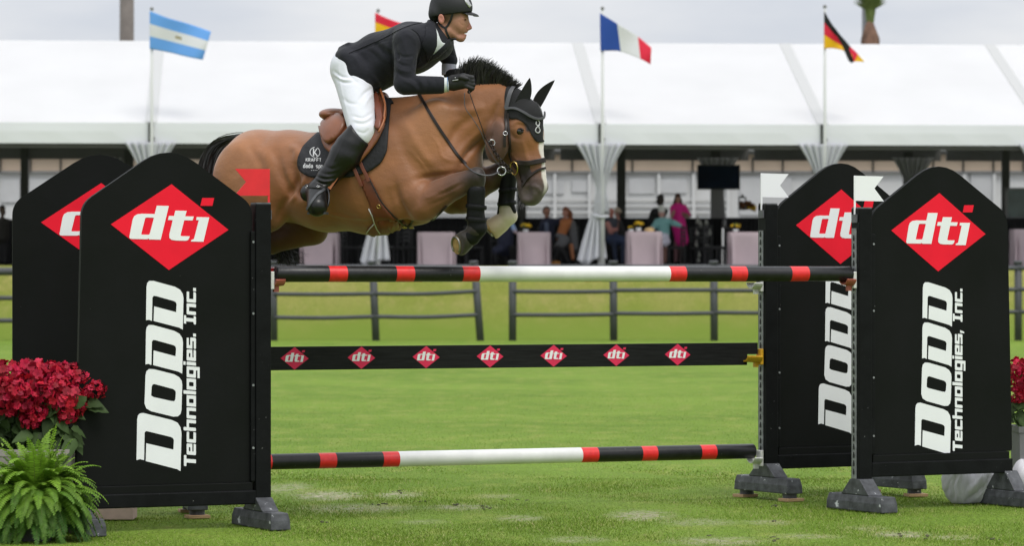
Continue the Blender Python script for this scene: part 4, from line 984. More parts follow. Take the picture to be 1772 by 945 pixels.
blocks(xFR, yFR, aFR, [0, .96], .64, ['wood block under the near end of the far right wing post foot', 'wood block under the far end of the far right wing post foot', 'wood block left of the sandbag under the outer wing foot', 'wood block hidden at the back end of the outer foot'])

# ------------------------------------------------------------------ poles and plank
def online(A, B, px):
    """the point of the line A-B that this photo column shows"""
    k = (px - CX) / F; A, B = np.array(A), np.array(B); t = (k * A[1] - A[0]) / ((B[0] - A[0]) - k * (B[1] - A[1])); return A + t * (B - A)
def pole(A, B, bands, r, label, name='jump_pole'):
    """bands: list of (photo column where the band ends, material index)"""
    A, B = np.array(A), np.array(B); ax = unit(B - A); org = A.copy()
    pts = [A, A + ax * .006]; rad = [r * .9, r]; mis = [bands[0][1]]; 
    for px, mi in bands:
        q = online(A, B, px) if px is not None else B - ax * .006
        pts.append(q); rad.append(r); mis.append(mi)
    pts.append(B); rad.append(r * .9); mis.append(bands[-1][1])
    # slight sag of the long pole
    m = MB(); m.tube([p - org for p in pts], rad, 28, mis=mis)
    o = m.build(name, [M['pole_black'], M['pole_red'], M['pole_white']], None, smooth=True); o.location = org
    tag(o, label, 'jump pole', 'striped jump poles of the oxer'); return o
A = P(477, 474, yNL + .035); B = P(1472, 474, yNR - .02)
pole(A, B, [(567, 0), (598, 1), (683, 0), (714, 1), (798, 0), (827, 1), (1156, 2), (1184, 1), (1262, 0), (1289, 1), (1366, 0), (1396, 1), (None, 0)], .0448, 'top front pole striped black and red with a white middle below the horse')
A2 = P(354, 801, yFL + .03); B2 = P(1304, 782, yFR - .03); z2 = (A2[2] + B2[2]) / 2; A2[2] = B2[2] = .306
pole(A2, B2, [(386, 0), (418, 1), (438, 0), (467.5, 1), (550, 0), (579, 1), (660, 0), (688, 1), (1004, 2), (1032, 1), (1108, 0), (1134, 1), (1210, 0), (1236, 1), (None, 0)][3:], .0465, 'low ground line pole striped black and red near the grass')
A3 = P(362, 474, yFL + .03); B3 = P(1318, 476.5, yFR - .03); A3[2] = B3[2] = 1.4165
pole(A3, B3, [(450, 0), (480, 1), (560, 0), (590, 1), (700, 0), (730, 1), (1010, 2), (1040, 1), (1140, 0), (1165, 1), (1240, 0), (1265, 1), (None, 0)], .044, 'back pole of the oxer hidden behind the top front pole')
Ap = P(357, 600, yFL + .03); Bp = P(1310, 600, yFR - .035); zt_, zb_ = .989, .849
ln = float(np.linalg.norm((Bp - Ap)[:2])); ang = math.atan2(Bp[1] - Ap[1], Bp[0] - Ap[0])
pk = thing('plank', 'black plank with a row of small red diamonds hung between the far wings', 'jump plank', (Ap[0], Ap[1], zb_), ang)
tb = .075; h_ = zt_ - zb_
m = MB(); m.prism([[(0, h_ * .48), (tb, h_ * .48), (tb, 0), (ln - tb, 0), (ln - tb, h_ * .48), (ln, h_ * .48), (ln, h_), (0, h_)]], .024, lambda x, y, d_: (x, -.012 + d_, y)); bevel(m.build('board', mat('plank_black_paint', (0.011, 0.0115, 0.0115), .5, spec=.15, var=.4, vscale=6, stretch=(1, 1, 12), bump=.0008, bscale=30, chips=(.35, .35, .35), chip_scale=60, chip_thr=.77), pk), .002)
for px in (508.5, 624, 736, 846.5, 956.5, 1065, 1171):
    q = online(Ap, Bp, px); u = float(np.linalg.norm((q - Ap)[:2])); emblem([M['pinkred'], M['white']], .088, .067, u, h_ * .50, -.012, 0, pk)

# ------------------------------------------------------------------ planters, hydrangeas, fern, sandbags
M['planter'] = mat('grey_beige_planter', (0.30, 0.275, 0.25), .7, var=.12, vscale=7, bump=.002, bscale=40)
M['planter2'] = mat('grey_planter', (0.16, 0.16, 0.165), .7, var=.15, vscale=7)
M['petal'] = mat('crimson_petals', (0.5, 0.012, 0.04), .6, attr='Col', spec=.3, trans=.2)
M['hleaf'] = mat('hydrangea_leaf', (0.035, 0.06, 0.02), .6, attr='Col', spec=.2, trans=.12)
M['fern'] = mat('fern_leaf', (0.1, 0.2, 0.02), .55, attr='Col', spec=.3, trans=.3)
def planter(x0, x1, Yc, ztop, depth, m_, label, tp=.86):
    w = x1 - x0; r = thing('planter', label, 'planter', ((x0 + x1) / 2, Yc, 0), 0, 'square planters at the foot of the wings')
    m = MB(); k = tp
    o = [(-w / 2, -depth / 2), (w / 2, -depth / 2), (w / 2, depth / 2), (-w / 2, depth / 2)]
    V = [(a * k, b_ * k, 0) for a, b_ in o] + [(a * .98, b_ * .98, ztop - .04) for a, b_ in o] + [(a, b_, ztop - .038) for a, b_ in o] + [(a, b_, ztop) for a, b_ in o] + [(a * .94, b_ * .92, ztop) for a, b_ in o] + [(a * .92, b_ * .9, ztop - .06) for a, b_ in o]
    Fc = [(3, 2, 1, 0)] + [(r_ * 4 + i, r_ * 4 + (i + 1) % 4, r_ * 4 + 4 + (i + 1) % 4, r_ * 4 + 4 + i) for r_ in range(5) for i in range(4)]
    m.add(V, Fc); bevel(m.build('box', m_, r), .004)
    m = MB(); m.box((0, 0, ztop - .055), (w * .9, depth * .88, .02)); m.build('soil', M['clod'], r); return r
def hydrangea(heads, leaves, Yc, x, zbase, label, nf=130):
    root = thing('hydrangea', label, 'flowering plant', (x, Yc, zbase), 0, 'crimson hydrangeas in planters')
    org = np.array([x, Yc, zbase])
    for hx, hy, hr, dy in heads:
        c = P(hx, hy, Yc + dy); r = hr / F * Yc; V = []; Fc = []; C = []; th = rng.random() * 9
        for k in range(nf):
            zf = 1 - 2 * (k + .5) / nf; a = k * 2.39996 + th; rad_ = math.sqrt(1 - zf * zf); d_ = np.array([rad_ * math.cos(a), rad_ * math.sin(a), zf])
            if d_[2] < -.75: continue
            d_ = unit(d_ + rng.normal(size=3) * .12); rr = r * (0.80 + .26 * rng.random()); p = c + d_ * rr * np.array([1, 1, .86])
            n_ = unit(d_ + rng.normal(size=3) * .55); u_ = unit(np.cross(n_, rng.normal(size=3))); w_ = np.cross(n_, u_); sz = r * .24 * (0.75 + .5 * rng.random())
            col = np.array([0.44, 0.010, 0.035]) * (0.5 + .85 * rng.random()); col[2] *= (0.7 + .8 * rng.random()); ro = rng.random() * 6
            for q in range(5):
                b_ = ro + q * 2 * math.pi / 5; e1 = u_ * math.cos(b_) + w_ * math.sin(b_); e2 = u_ * math.cos(b_ + 1.57) + w_ * math.sin(b_ + 1.57)
                i0 = len(V); cu = (.28 * rng.random() - .05) * sz
                V += [p, p + e1 * sz * .45 + e2 * sz * .46 + n_ * cu * .6, p + e1 * sz * .92 + e2 * sz * .30 + n_ * cu, p + e1 * sz * .96 - e2 * sz * .26 + n_ * cu * 1.2, p + e1 * sz * .45 - e2 * sz * .46 + n_ * cu * .5]
                Fc.append((i0, i0 + 1, i0 + 2, i0 + 3, i0 + 4)); C += [col * .75] + [col * 1.05] * 4
        make('flower_head', np.array(V) - org, Fc, M['petal'], root, cols=np.array(C))
    V = []; Fc = []; C = []
    def leaf(p, d_, up, L, w):
        d_ = unit(d_); s_ = unit(np.cross(d_, up)); n_ = np.cross(s_, d_); col = np.array([0.036, 0.062, 0.018]) * (0.55 + .9 * rng.random()); n = 7; i0 = len(V)
        for i in range(n + 1):
            t = i / n; ww = w * math.sin(math.pi * min(.99, t ** .8 + .02)) ** .8; q = p + d_ * L * t - np.array([0, 0, 1]) * L * .35 * t * t; rp = .12 * w * math.sin(t * 18)
            V.extend([q - s_ * ww + n_ * (ww * .35 + rp), q, q + s_ * ww + n_ * (ww * .35 - rp)]); C.extend([col, col * 1.25, col])
            if i: b_ = i0 + (i - 1) * 3; Fc.extend([(b_, b_ + 1, b_ + 4, b_ + 3), (b_ + 1, b_ + 2, b_ + 5, b_ + 4)])
    for lx, ly, dx_, dz_, L, dy in leaves: leaf(P(lx, ly, Yc + dy), np.array([dx_, -.35 + .7 * rng.random(), dz_]), np.array([0, -.75, .66]), L, L * .33)
    make('foliage', np.array(V) - org, Fc, M['hleaf'], root, smooth=True, cols=np.array(C))
    m = MB()
    for hx, hy, hr, dy in heads: m.tube([np.array([x + rng.normal() * .04, Yc, zbase - .03]) - org, (P(hx, hy, Yc + dy) - org) * .55 + np.array([0, 0, -.02]), P(hx, hy, Yc + dy) - org], [.008, .006, .004], 6)
    m.build('stems', M['leaf2'], root, smooth=True); return root
YP = 19.35; sL = F / YP
planter((-95 - CX) / sL, (127 - CX) / sL, YP, CAMH - (776 - CY) / sL, .34, M['planter'], 'grey beige planter behind the fern at the left edge')
heads = [(14, 655, 34, -.05), (57, 655, 35, -.02), (38, 690, 30, -.12), (8, 700, 30, -.1), (92, 650, 26, .02), (85, 678, 26, -.08), (122, 652, 26, .04), (112, 690, 32, -.06), (125, 700, 24, -.02), (112, 716, 24, -.06), (163, 676, 20, .05), (60, 716, 22, -.1), (52, 728, 18, -.1), (-25, 670, 34, 0), (100, 668, 20, -.1), (20, 675, 26, -.14), (142, 655, 18, .06), (150, 682, 9, .02)]
leaves = [(140, 700, .9, .25, .14, .02), (148, 705, 1, .1, .13, 0)]
for _ in range(120): leaves.append((rng.uniform(-30, 132), rng.uniform(700, 770), rng.normal() * .8, rng.normal() * .5, rng.uniform(.08, .14), rng.uniform(-.14, .12)))
hydrangea(heads, leaves, YP, (15 - CX) / sL, CAMH - (776 - CY) / sL - .02, 'crimson hydrangea bush at the left edge above the fern')
Y2 = 22.2; s2 = F / Y2
planter((1755 - CX) / s2, (1900 - CX) / s2, Y2, CAMH - (737 - CY) / s2, .4, M['planter2'], 'grey planter cut off by the right edge', tp=.96)
leaves = [(rng.uniform(1750, 1860), rng.uniform(690, 735), rng.normal() * .8, rng.normal() * .5, rng.uniform(.08, .13), rng.uniform(-.15, .1)) for _ in range(70)]
hydrangea([(1765, 640, 22, -.05), (1768, 662, 20, -.1), (1790, 645, 26, 0), (1775, 678, 18, -.1), (1800, 670, 24, -.05), (1825, 650, 24, 0), (1762, 690, 12, -.1)], leaves, Y2, (1800 - CX) / s2, CAMH - (737 - CY) / s2 - .02, 'crimson hydrangea bush cut off by the right edge', nf=90)
def fern(px, py, Yc, n, label, L0=.46):
    c = P(px, py, Yc); root = thing('fern', label, 'fern', (c[0], Yc, 0)); org = np.array([c[0], Yc, 0.0]); V = []; Fc = []; C = []
    for k in range(n):
        az = rng.uniform(0, 2 * math.pi) if k % 3 else rng.uniform(-2.6, .2); el = math.radians(rng.uniform(25, 86)) if k % 2 else R(rng.uniform(-15, 40)); L = L0 * rng.uniform(.62, 1.08)
        up = max(0, math.sin(el)); p = c + np.array([math.cos(az), math.sin(az), 0]) * rng.uniform(0, .07) + np.array([0, 0, rng.uniform(-.06, .03)])
        d_ = np.array([math.cos(az) * math.cos(el), math.sin(az) * math.cos(el), math.sin(el)]); sp = [p]; N = 26; g_ = rng.uniform(1.6, 3.4)
        for i in range(N): d_ = unit(d_ + np.array([0, 0, -g_ * (i / N) / N * 1.4 - .01])); p = p + d_ * L / N; sp.append(p)
        young = min(1, rng.random() * .45 + .65 * up); base = np.array([0.045, 0.135, 0.018]) * (1 - young) + np.array([0.20, 0.35, 0.03]) * young; base = base * rng.uniform(.8, 1.2)
        for i in range(3, N):
            t = i / N; a, b_ = sp[i], sp[i + 1]; tg = unit(b_ - a); sd_ = np.cross(tg, np.array([0, 0, 1.0]) + rng.normal(size=3) * .05); 
            if np.linalg.norm(sd_) < .05: sd_ = np.array([1.0, 0, 0])
            sd_ = unit(sd_); nn = np.cross(sd_, tg); ll = .056 * math.sin(math.pi * (t * .92 + .06)) ** .7 * (1 - .35 * t) * rng.uniform(.9, 1.1)
            for sg in (-1, 1):
                e = unit(sd_ * sg + tg * .28 - nn * .12 - np.array([0, 0, .15])); wv = tg * L / N * .46; i0 = len(V); o = a + tg * (L / N * .5 if sg > 0 else 0)
                V.extend([o - wv * .7, o + e * ll * .45 - wv, o + e * ll, o + e * ll * .5 + wv * .9, o + wv * .6]); Fc.append((i0, i0 + 1, i0 + 2, i0 + 3, i0 + 4)); cc_ = base * rng.uniform(.85, 1.15); C.extend([cc_] * 5)
        for i in range(0, N, 2):
            a, b_ = sp[i], sp[min(i + 2, N)]; i0 = len(V); w_ = .0022 * (1 - i / N) + .0007; V.extend([a + [w_, 0, 0], a - [w_, 0, 0], b_ - [w_ * .8, 0, 0], b_ + [w_ * .8, 0, 0]]); Fc.append((i0, i0 + 1, i0 + 2, i0 + 3)); C.extend([np.array([.14, .17, .05])] * 4)
    make('fronds', np.array(V) - org, Fc, M['fern'], root, cols=np.array(C))
    m = MB(); m.tube([(0, 0, 0), (0, 0, .02), (0, 0, c[2] - .06)], [.08, .09, .11], 18); m.build('pot', M['planter2'], root, smooth=False); return root
fern(62, 866, 18.85, 460, 'bright green fern bush at the bottom left corner', L0=.375)
fern(-70, 866, 18.9, 170, 'second green fern cut off by the left edge', L0=.36)
m = MB(); Ys = 20.5; a, b_ = P(150, 898, Ys), P(234, 898, Ys); m.box((0, 0, .072), (b_[0] - a[0], .22, .135)); o = bevel(m.build('pink_block', mat('pale_pink_block', (0.58, 0.42, 0.37), .8, var=.15, vscale=14)), .006); o.location = ((a[0] + b_[0]) / 2, Ys, 0); tag(o, 'pale pink painted block on the grass behind the near left wing foot', 'block')
# sandbags
M['sandbag'] = mat('white_sandbag', (0.60, 0.59, 0.62), .55, var=.06, vscale=10, bump=.012, bscale=9, stretch=(1, 1, .35))
def bag(parts, label):
    c = np.mean([p.c for p in parts if isinstance(p, Ell)], axis=0); V, Q, _ = grow(parts, .008, 1)
    # creases run down from the tied neck
    t = np.arctan2(V[:, 2] - c[2] - .25, V[:, 0] - c[0]); nrm = V - c; nrm /= np.linalg.norm(nrm, axis=1)[:, None]; V = V + nrm * (.0012 * np.sin(t * 46) + .0025 * np.sin(t * 17 + V[:, 2] * 30))[:, None]
    V = crease(V, Q, [([(1662, 818), (1650, 840), (1652, 870)], -.010, 3), ([(1670, 818), (1662, 842), (1664, 872)], -.008, 3), ([(1655, 820), (1642, 838), (1640, 862)], -.007, 3), ([(1712, 822), (1700, 846), (1672, 870)], -.024, 4.5), ([(1700, 822), (1690, 838), (1676, 852)], .008, 4), ([(1718, 834), (1706, 852), (1692, 868)], -.006, 2.5), ([(1680, 820), (1676, 838), (1670, 856)], -.007, 3)])
    V[:, 2] = np.maximum(V[:, 2], .002); org = np.array([c[0], c[1], 0]); o = make('sandbag', V - org, Q, M['sandbag'], None, True); o.location = org; tag(o, label, 'sandbag', 'white sandbags weighing down the right wing'); return o
AX = [(1, 0, 0), (0, 1, 0), (0, 0, 1)]
YB = 21.95; q = lambda px: px / F * YB
bag([Ell(P(1655, 832, YB), (q(26), .10, q(30)), AX, k=.05), Ell(P(1663, 852, YB), (q(24), .11, q(26)), AX, k=.06), Ell(P(1695, 842, YB), (q(40), .12, q(30)), [unit((1, 0, .5)), (0, 1, 0), unit((-.5, 0, 1))], k=.03), Ell(P(1715, 828, YB), (q(20), .09, q(18)), AX, k=.05), Cut(P(1680, 878, YB) * [1, 1, 0], (0, 0, -1), .4)], 'plump white sandbag under the rail of the near right wing')
bag([Ell(P(1772, 828, 22.0), (q(22), .12, q(34)), AX, k=.05), Ell(P(1800, 845, 22.0), (q(40), .12, q(26)), AX, k=.05)], 'white sandbag cut off by the right edge behind the wing foot')
# ------------------------------------------------------------------ the horse
YH = 20.5; SH = F / YH
def H(px, py, dy=0.0): return P(px, py, YH + dy)
HB = R(22); LB = np.array([-math.sin(HB), -math.cos(HB), 0]); FB = np.array([math.cos(HB), -math.sin(HB), 0])
HH = R(36); LH = np.array([-math.sin(HH), -math.cos(HH), 0]); FH = np.array([math.cos(HH), -math.sin(HH), 0])
UP = np.array([0, 0, 1.0])
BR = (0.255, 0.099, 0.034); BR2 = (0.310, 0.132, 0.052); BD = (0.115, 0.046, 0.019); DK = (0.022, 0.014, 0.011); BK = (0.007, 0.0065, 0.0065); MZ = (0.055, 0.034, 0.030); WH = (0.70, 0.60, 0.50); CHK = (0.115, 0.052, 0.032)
def hs(a, b_, ra, rb, L=LB, col=BR, k=.05, sub=False):
    ra = ra if hasattr(ra, '__len__') else (ra, ra); rb = rb if hasattr(rb, '__len__') else (rb, rb)
    return Seg(H(*a), H(*b_), [r / SH for r in ra], [r / SH for r in rb], L, col, k, sub)
def he(c, r, ang=0, L=LB, col=BR, k=.05, sub=False, lat=0.0):
    """ellipsoid: r = (along, up, lateral) in photo pixels, turned by ang degrees in the side plane, pushed sideways by lat metres"""
    Fv = np.cross(L, UP) * -1.0; Fv = np.cross(UP, L) if False else np.array([-L[1], L[0], 0]); a = R(ang)
    c = H(*c) + L * lat; return Ell(c, [q / SH for q in r], [Fv * math.cos(a) + UP * math.sin(a), -Fv * math.sin(a) + UP * math.cos(a), L], col, k, sub)
def lat(px, py, dyc, l): return (px, py, dyc - l * math.cos(HB))
horse = [
 # trunk
 hs((440, 301, .30), (500, 304, .20), (71, 64), (77, 80)), hs((500, 304, .20), (570, 315, .08), (77, 80), (84, 85), col=BR), hs((570, 315, .08), (640, 300, -.03), (84, 85), (106, 82)),
 hs((640, 300, -.03), (705, 284, -.12), (106, 82), (104, 74)), hs((705, 284, -.12), (756, 264, -.19), (104, 74), (84, 54)),
 hs((600, 252, .03), (672, 222, -.08), (26, 26), (52, 26), col=BR), hs((672, 222, -.08), (760, 200, -.20), (52, 26), (40, 22)),
 hs((752, 250, -.18), (790, 221, -.23), (80, 50), (58, 38)), hs((790, 221, -.23), (822, 200, -.27), (58, 38), (46, 31)), hs((822, 200, -.27), (872, 186, -.32), (46, 31), (38, 25)),
 hs((740, 182, -.19), (800, 169, -.25), (20, 16), (20, 13)), hs((800, 169, -.25), (862, 162, -.31), (20, 13), (16, 10)),
 he((788, 285, -.23), (44, 44, 62), k=.07), he((800, 262, -.02), (28, 42, 20), k=.05, col=BR2),
 # croup, haunch, thigh
 he((447, 262, .28), (36, 34, 58), k=.08, col=BR2), he((440, 318, .28), (52, 66, 26), 10, lat=.17, k=.09, col=BR2), he((478, 345, .22), (34, 44, 24), 30, lat=.17, k=.09),
 he((440, 318, .28), (52, 66, 26), 10, lat=-.17, k=.09), hs((470, 350, .10), (462, 372, .08), (40, 24), (30, 20), k=.05),
 hs((462, 372, .06), (402, 418, .14), (30, 22), (18, 14), col=BD), hs((402, 418, .14), (368, 420, .18), (16, 14), (14, 13), col=BD, k=.03), hs((372, 418, .18), (372, 470, .18), 12, 11, col=BK, k=.03), hs((372, 470, .18), (388, 492, .16), 13, 13, col=BK, k=.02), hs((388, 492, .16), (400, 505, .15), 17, 20, col=BK, k=.01),
 # far hind, folded under the belly; its shadow is put into the dark brown
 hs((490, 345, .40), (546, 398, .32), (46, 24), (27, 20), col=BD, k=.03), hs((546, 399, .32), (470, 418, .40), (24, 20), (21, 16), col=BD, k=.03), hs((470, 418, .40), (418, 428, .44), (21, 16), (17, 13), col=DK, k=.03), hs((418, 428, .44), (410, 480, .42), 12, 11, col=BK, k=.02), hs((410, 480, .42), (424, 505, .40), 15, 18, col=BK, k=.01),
 # shoulder and near foreleg
 he((742, 262, -.16), (44, 92, 24), -28, lat=.15, k=.10, col=BR2), he((716, 335, -.12), (42, 48, 24), -20, lat=.225, k=.06), he((668, 300, -.05), (44, 70, 16), 0, lat=.22, k=.10, col=BR2),
 hs((722, 345, -.36), (728, 362, -.38), (32, 24), (25, 20), k=.05), hs((735, 350, -.38), (790, 322, -.46), (31, 25), (19, 18), k=.035, col=(0.17, 0.066, 0.028)), hs((790, 322, -.46), (822, 308, -.49), (19, 18), (16, 16), k=.03, col=DK),
 he((825, 306, -.50), (15, 17, 15), k=.02, col=DK), hs((762, 322, -.43), (805, 305, -.48), (9, 10), (7, 8), k=.03, col=(0.15, 0.06, 0.028)),
 hs((825, 318, -.49), (824, 388, -.47), (13, 12), (12, 11), k=.02, col=DK), he((823, 397, -.47), (16, 15, 14), k=.02, col=DK), hs((821, 402, -.46), (806, 416, -.44), 13, 13, k=.015, col=BK), hs((806, 415, -.44), (795, 424, -.42), (17, 15), (19, 17), k=.01, col=(0.05, 0.04, 0.032)),
 Cut(H(790, 424, -.42), (-1, -.75, -.22), .09),
 # far foreleg
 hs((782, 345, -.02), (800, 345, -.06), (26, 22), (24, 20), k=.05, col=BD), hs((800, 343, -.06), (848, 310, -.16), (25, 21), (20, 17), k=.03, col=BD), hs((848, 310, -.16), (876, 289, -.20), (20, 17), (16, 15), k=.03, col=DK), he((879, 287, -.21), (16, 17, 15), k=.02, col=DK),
 hs((881, 296, -.20), (874, 362, -.19), (12, 11), (11, 11), k=.02, col=DK), hs((877, 358, -.19), (881, 374, -.19), 12, 14, k=.015, col=WH), hs((881, 374, -.19), (866, 388, -.17), 14, 14, k=.015, col=WH), hs((866, 386, -.17), (852, 396, -.15), (17, 15), (19, 17), k=.01, col=(0.36, 0.26, 0.14)),
 Cut(H(844, 396, -.15), (-1, -.1, -.9), .07),
 # head
 hs((878, 182, -.32), (899, 208, -.34), (36, 25), (44, 29), LH, BR, .04), hs((899, 208, -.34), (900, 240, -.35), (44, 29), (43, 28), LH, BR, .04), hs((900, 240, -.35), (912, 285, -.38), (43, 27), (29, 18), LH, BR, .04),
 hs((912, 285, -.38), (920, 316, -.40), (29, 18), (25, 16), LH, MZ, .03), hs((920, 316, -.40), (922, 332, -.41), (25, 16), (21, 17), LH, MZ, .03), he((921, 338, -.41), (15, 18, 17), 0, LH, MZ, .03), he((937, 322, -.42), (10, 12, 15), 20, LH, MZ, .03), hs((905, 322, -.40), (909, 345, -.41), 10, 10, LH, MZ, .02),
 he((870, 246, -.36), (24, 37, 12), -8, LH, CHK, .03, lat=.055), he((870, 246, -.36), (24, 37, 12), -8, LH, CHK, .03, lat=-.055), he((902, 222, -.36), (16, 11, 9), -15, LH, BR, .02, lat=.075), he((902, 222, -.36), (16, 11, 9), -15, LH, BR, .02, lat=-.075),
 hs((905, 246, -.42), (914, 282, -.435), 7, 5, LH, BR, .025), hs((925, 225, -.40), (936, 300, -.43), 10, 8, LH, BR, .03),
 he((926, 336, -.41), (9, 12, 5), 10, LH, None, .012, sub=True, lat=.066), he((926, 336, -.41), (9, 12, 5), 10, LH, None, .012, sub=True, lat=-.066), hs((903, 341, -.50), (922, 352, -.50), 1.6, 1.6, LH, None, .008, sub=True),
 # muscle hollows
 hs((470, 255, -.06), (500, 330, -.10), 5, 5, LB, None, .05, sub=True),
 hs((824, 262, -.44), (790, 225, -.42), 6, 5, LB, None, .05, sub=True), hs((640, 388, -.36), (700, 388, -.42), 5, 5, LB, None, .05, sub=True), hs((500, 262, -.13), (520, 330, -.13), 6, 6, LB, None, .06, sub=True),
]
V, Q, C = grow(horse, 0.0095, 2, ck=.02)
HL = [([(683, 316), (688, 342), (698, 366), (712, 386)], -.016, 7), ([(672, 322), (676, 350), (690, 380)], -.008, 9), ([(748, 312), (730, 328), (724, 352)], -.007, 5), ([(752, 338), (775, 331), (800, 317)], -.006, 3), ([(742, 356), (765, 346), (788, 334)], -.004, 3),
 ([(735, 344), (760, 334), (792, 316)], .004, 2), ([(700, 205), (716, 240), (738, 274), (765, 296)], .008, 9), ([(690, 230), (700, 262), (722, 300)], -.006, 9), ([(846, 236), (828, 250), (808, 268), (796, 288)], -.014, 5), ([(838, 222), (816, 240), (796, 262)], .006, 5), ([(826, 200), (804, 212), (786, 232), (776, 250)], -.008, 7),
 ([(760, 184), (800, 190), (842, 186)], .006, 8), ([(862, 176), (854, 196), (850, 216)], -.008, 4), ([(478, 386), (490, 356), (508, 328), (520, 306)], -.012, 6), ([(496, 356), (516, 330), (532, 302)], .007, 4), ([(505, 350), (530, 338), (560, 330)], -.004, 6), ([(430, 250), (450, 286), (458, 330)], -.007, 8), ([(456, 262), (486, 292), (496, 330)], .006, 9), ([(500, 252), (514, 262), (508, 284)], .009, 7), ([(512, 250), (530, 262), (526, 290)], -.007, 7),
 ([(540, 360), (590, 374), (640, 380)], .0045, 2.5), ([(745, 232), (758, 250), (766, 272), (788, 280)], .0035, 1.8), ([(712, 262), (728, 280), (742, 300)], .003, 2), ([(728, 300), (760, 296), (792, 292)], .006, 6), ([(718, 312), (745, 304), (775, 300)], -.006, 4), ([(905, 244), (914, 282)], .005, 3), ([(886, 216), (897, 210), (909, 214)], .007, 3), ([(884, 228), (890, 238), (902, 240)], -.005, 2.5), ([(880, 262), (892, 274), (902, 290)], .003, 1.6), ([(852, 228), (848, 246), (854, 268), (866, 282)], -.006, 3), ([(906, 300), (914, 318), (916, 330)], -.004, 4), ([(918, 322), (930, 324), (936, 334)], .006, 3)]
HL += [([(560 + 17 * i, 262), (556 + 17 * i, 300), (560 + 17 * i, 345)], (.0025 if i % 2 else -.0025), 7) for i in range(5)]
V = crease(V, Q, [(a, b * 1.4, c) for a, b, c in HL])
# coat markings: blaze down the front of the face, darker ridge, darker flank shade of the points
def pxy(V): return V[:, 0] / V[:, 1] * F + CX, CY - (V[:, 2] - CAMH) / V[:, 1] * F
ax0, ax1 = H(899, 205, -.34), H(923, 334, -.41); axd = unit(ax1 - ax0); nH = np.cross(LH, axd); nH = nH if nH[0] > 0 else -nH
rel = V - ax0; ta = rel @ axd; la = rel @ LH; fa = rel @ nH
wob = .006 * np.sin(ta * 40); bl = np.clip((.024 + wob - abs(la + .0)) / .008, 0, 1) * np.clip((fa - .035) / .02, 0, 1) * np.clip((ta - .10) / .02, 0, 1) * np.clip((.47 - ta) / .03, 0, 1) * (V[:, 0] > P(860, 0, YH)[0])
C = C * (1 - bl[:, None]) + np.array([0.62, 0.57, 0.52]) * bl[:, None]
sn = np.clip((ta - .39) / .05, 0, 1) * (abs(la) < .12) * (abs(fa) < .14) * (ta < .6); C = C * (1 - .35 * sn[:, None]) + np.array([.10, .085, .08]) * .35 * sn[:, None]
vk = np.clip((.115 - ta) / .015, 0, 1) * np.clip((fa - .075 - .10 * np.clip(-ta, 0, 1)) / .015, 0, 1) * (ta > -.12) * (abs(la) < .09); C = C * (1 - vk[:, None]) + np.array(BK) * vk[:, None]
gx, gy = pxy(V)
ck_ = np.exp(-(((gx - 868) / 24) ** 2 + ((gy - 250) / 34) ** 2)) * (gx > 840); C = C * (1 - .6 * ck_[:, None]) + np.array([.085, .048, .038]) * .6 * ck_[:, None]
sw = .5 + .5 * np.sin(V[:, 0] * 9 + np.sin(V[:, 2] * 11) * 1.3) * np.sin(V[:, 2] * 7 + V[:, 0] * 3); C = C * (0.93 + .14 * sw[:, None])
HORSE_BVH = bvh_of(V, Q)
M['coat'] = mat('bay_coat', (.2, .09, .03), .48, attr='Col', var=.14, vscale=7, bump=.007, bscale=9, bump2=(.0012, 140), spec=.4, sheen=.2, stretch=(1, 1, 1.4))
hr = thing('horse', 'bay show jumping horse with white blaze leaping over the striped poles', 'horse', tuple(H(640, 400, 0)))
hm = make('body', V, Q, M['coat'], hr, smooth=True, world=True, cols=C)
# eye
M['eye'] = mat('horse_eye', (0.006, 0.004, 0.003), .05, spec=.8); M['lid'] = mat('dark_eyelid', (0.03, 0.015, 0.01), .5)
e, en = hit(HORSE_BVH, 900, 227, YH); m = MB(); c = e - en * .020; m.ball(c, .0275, 0, 18, 12); eye = m.build('eye', M['eye'], hr, smooth=True, world=True)
m = MB(); a_ = []
for i in range(13):
    t = i / 12 * math.pi; a_.append(np.array([e.x, e.y, e.z]) + np.array(en) * .003 + FH * (.0225 * -math.cos(t)) + UP * (.0145 * math.sin(t)) + np.array([0, 0, -.002]) * math.cos(t))
m.tube(a_, [.001] + [.0055] * 11 + [.001], 8); a2 = [p - UP * 2 * (p - np.array(e))[2] * .8 for p in a_]; m.tube(a2, [.001] + [.0035] * 11 + [.001], 8); m.build('eyelid', M['lid'], eye, smooth=True, world=True)
e2 = np.array(e) - LH * 2 * float((np.array(e) - ax0) @ LH); m = MB(); m.ball(e2 + LH * .012, .021, 0, 12, 8); m.build('eye', M['eye'], hr, smooth=True, world=True)
# hoof soles
M['hoof'] = mat('ochre_hoof_sole', (0.36, 0.23, 0.09), .8, var=.3, vscale=40, bump=.003, bscale=60); M['shoe'] = mat('steel_shoe', (.3, .29, .27), .4, metal=.8)
def sole(c, n, up_, rx, ry):
    n = unit(n); u = unit(np.array(up_) - n * np.dot(up_, n)); w = np.cross(n, u); m = MB()
    V = [c + n * .001 + u * ry * math.sin(t) + w * rx * math.cos(t) for t in np.linspace(0, 2 * math.pi, 20, endpoint=False)]; V2 = [v - n * .012 for v in V]
    m.add(V + V2, [tuple(range(20))] + [(i, 20 + i, 20 + (i + 1) % 20, (i + 1) % 20) for i in range(20)]); s = m.build('hoof_sole', M['hoof'], hr, world=True)
    m = MB(); m.tube([c + n * .005 + u * ry * .88 * math.sin(t) + w * rx * .88 * math.cos(t) for t in np.linspace(-.9, math.pi + .9, 18)], .006, 6); m.build('horseshoe', M['shoe'], s, smooth=True, world=True)
sole(H(790, 424, -.42) , (-1, -.75, -.22), (.2, 0, 1), .044, .054); 
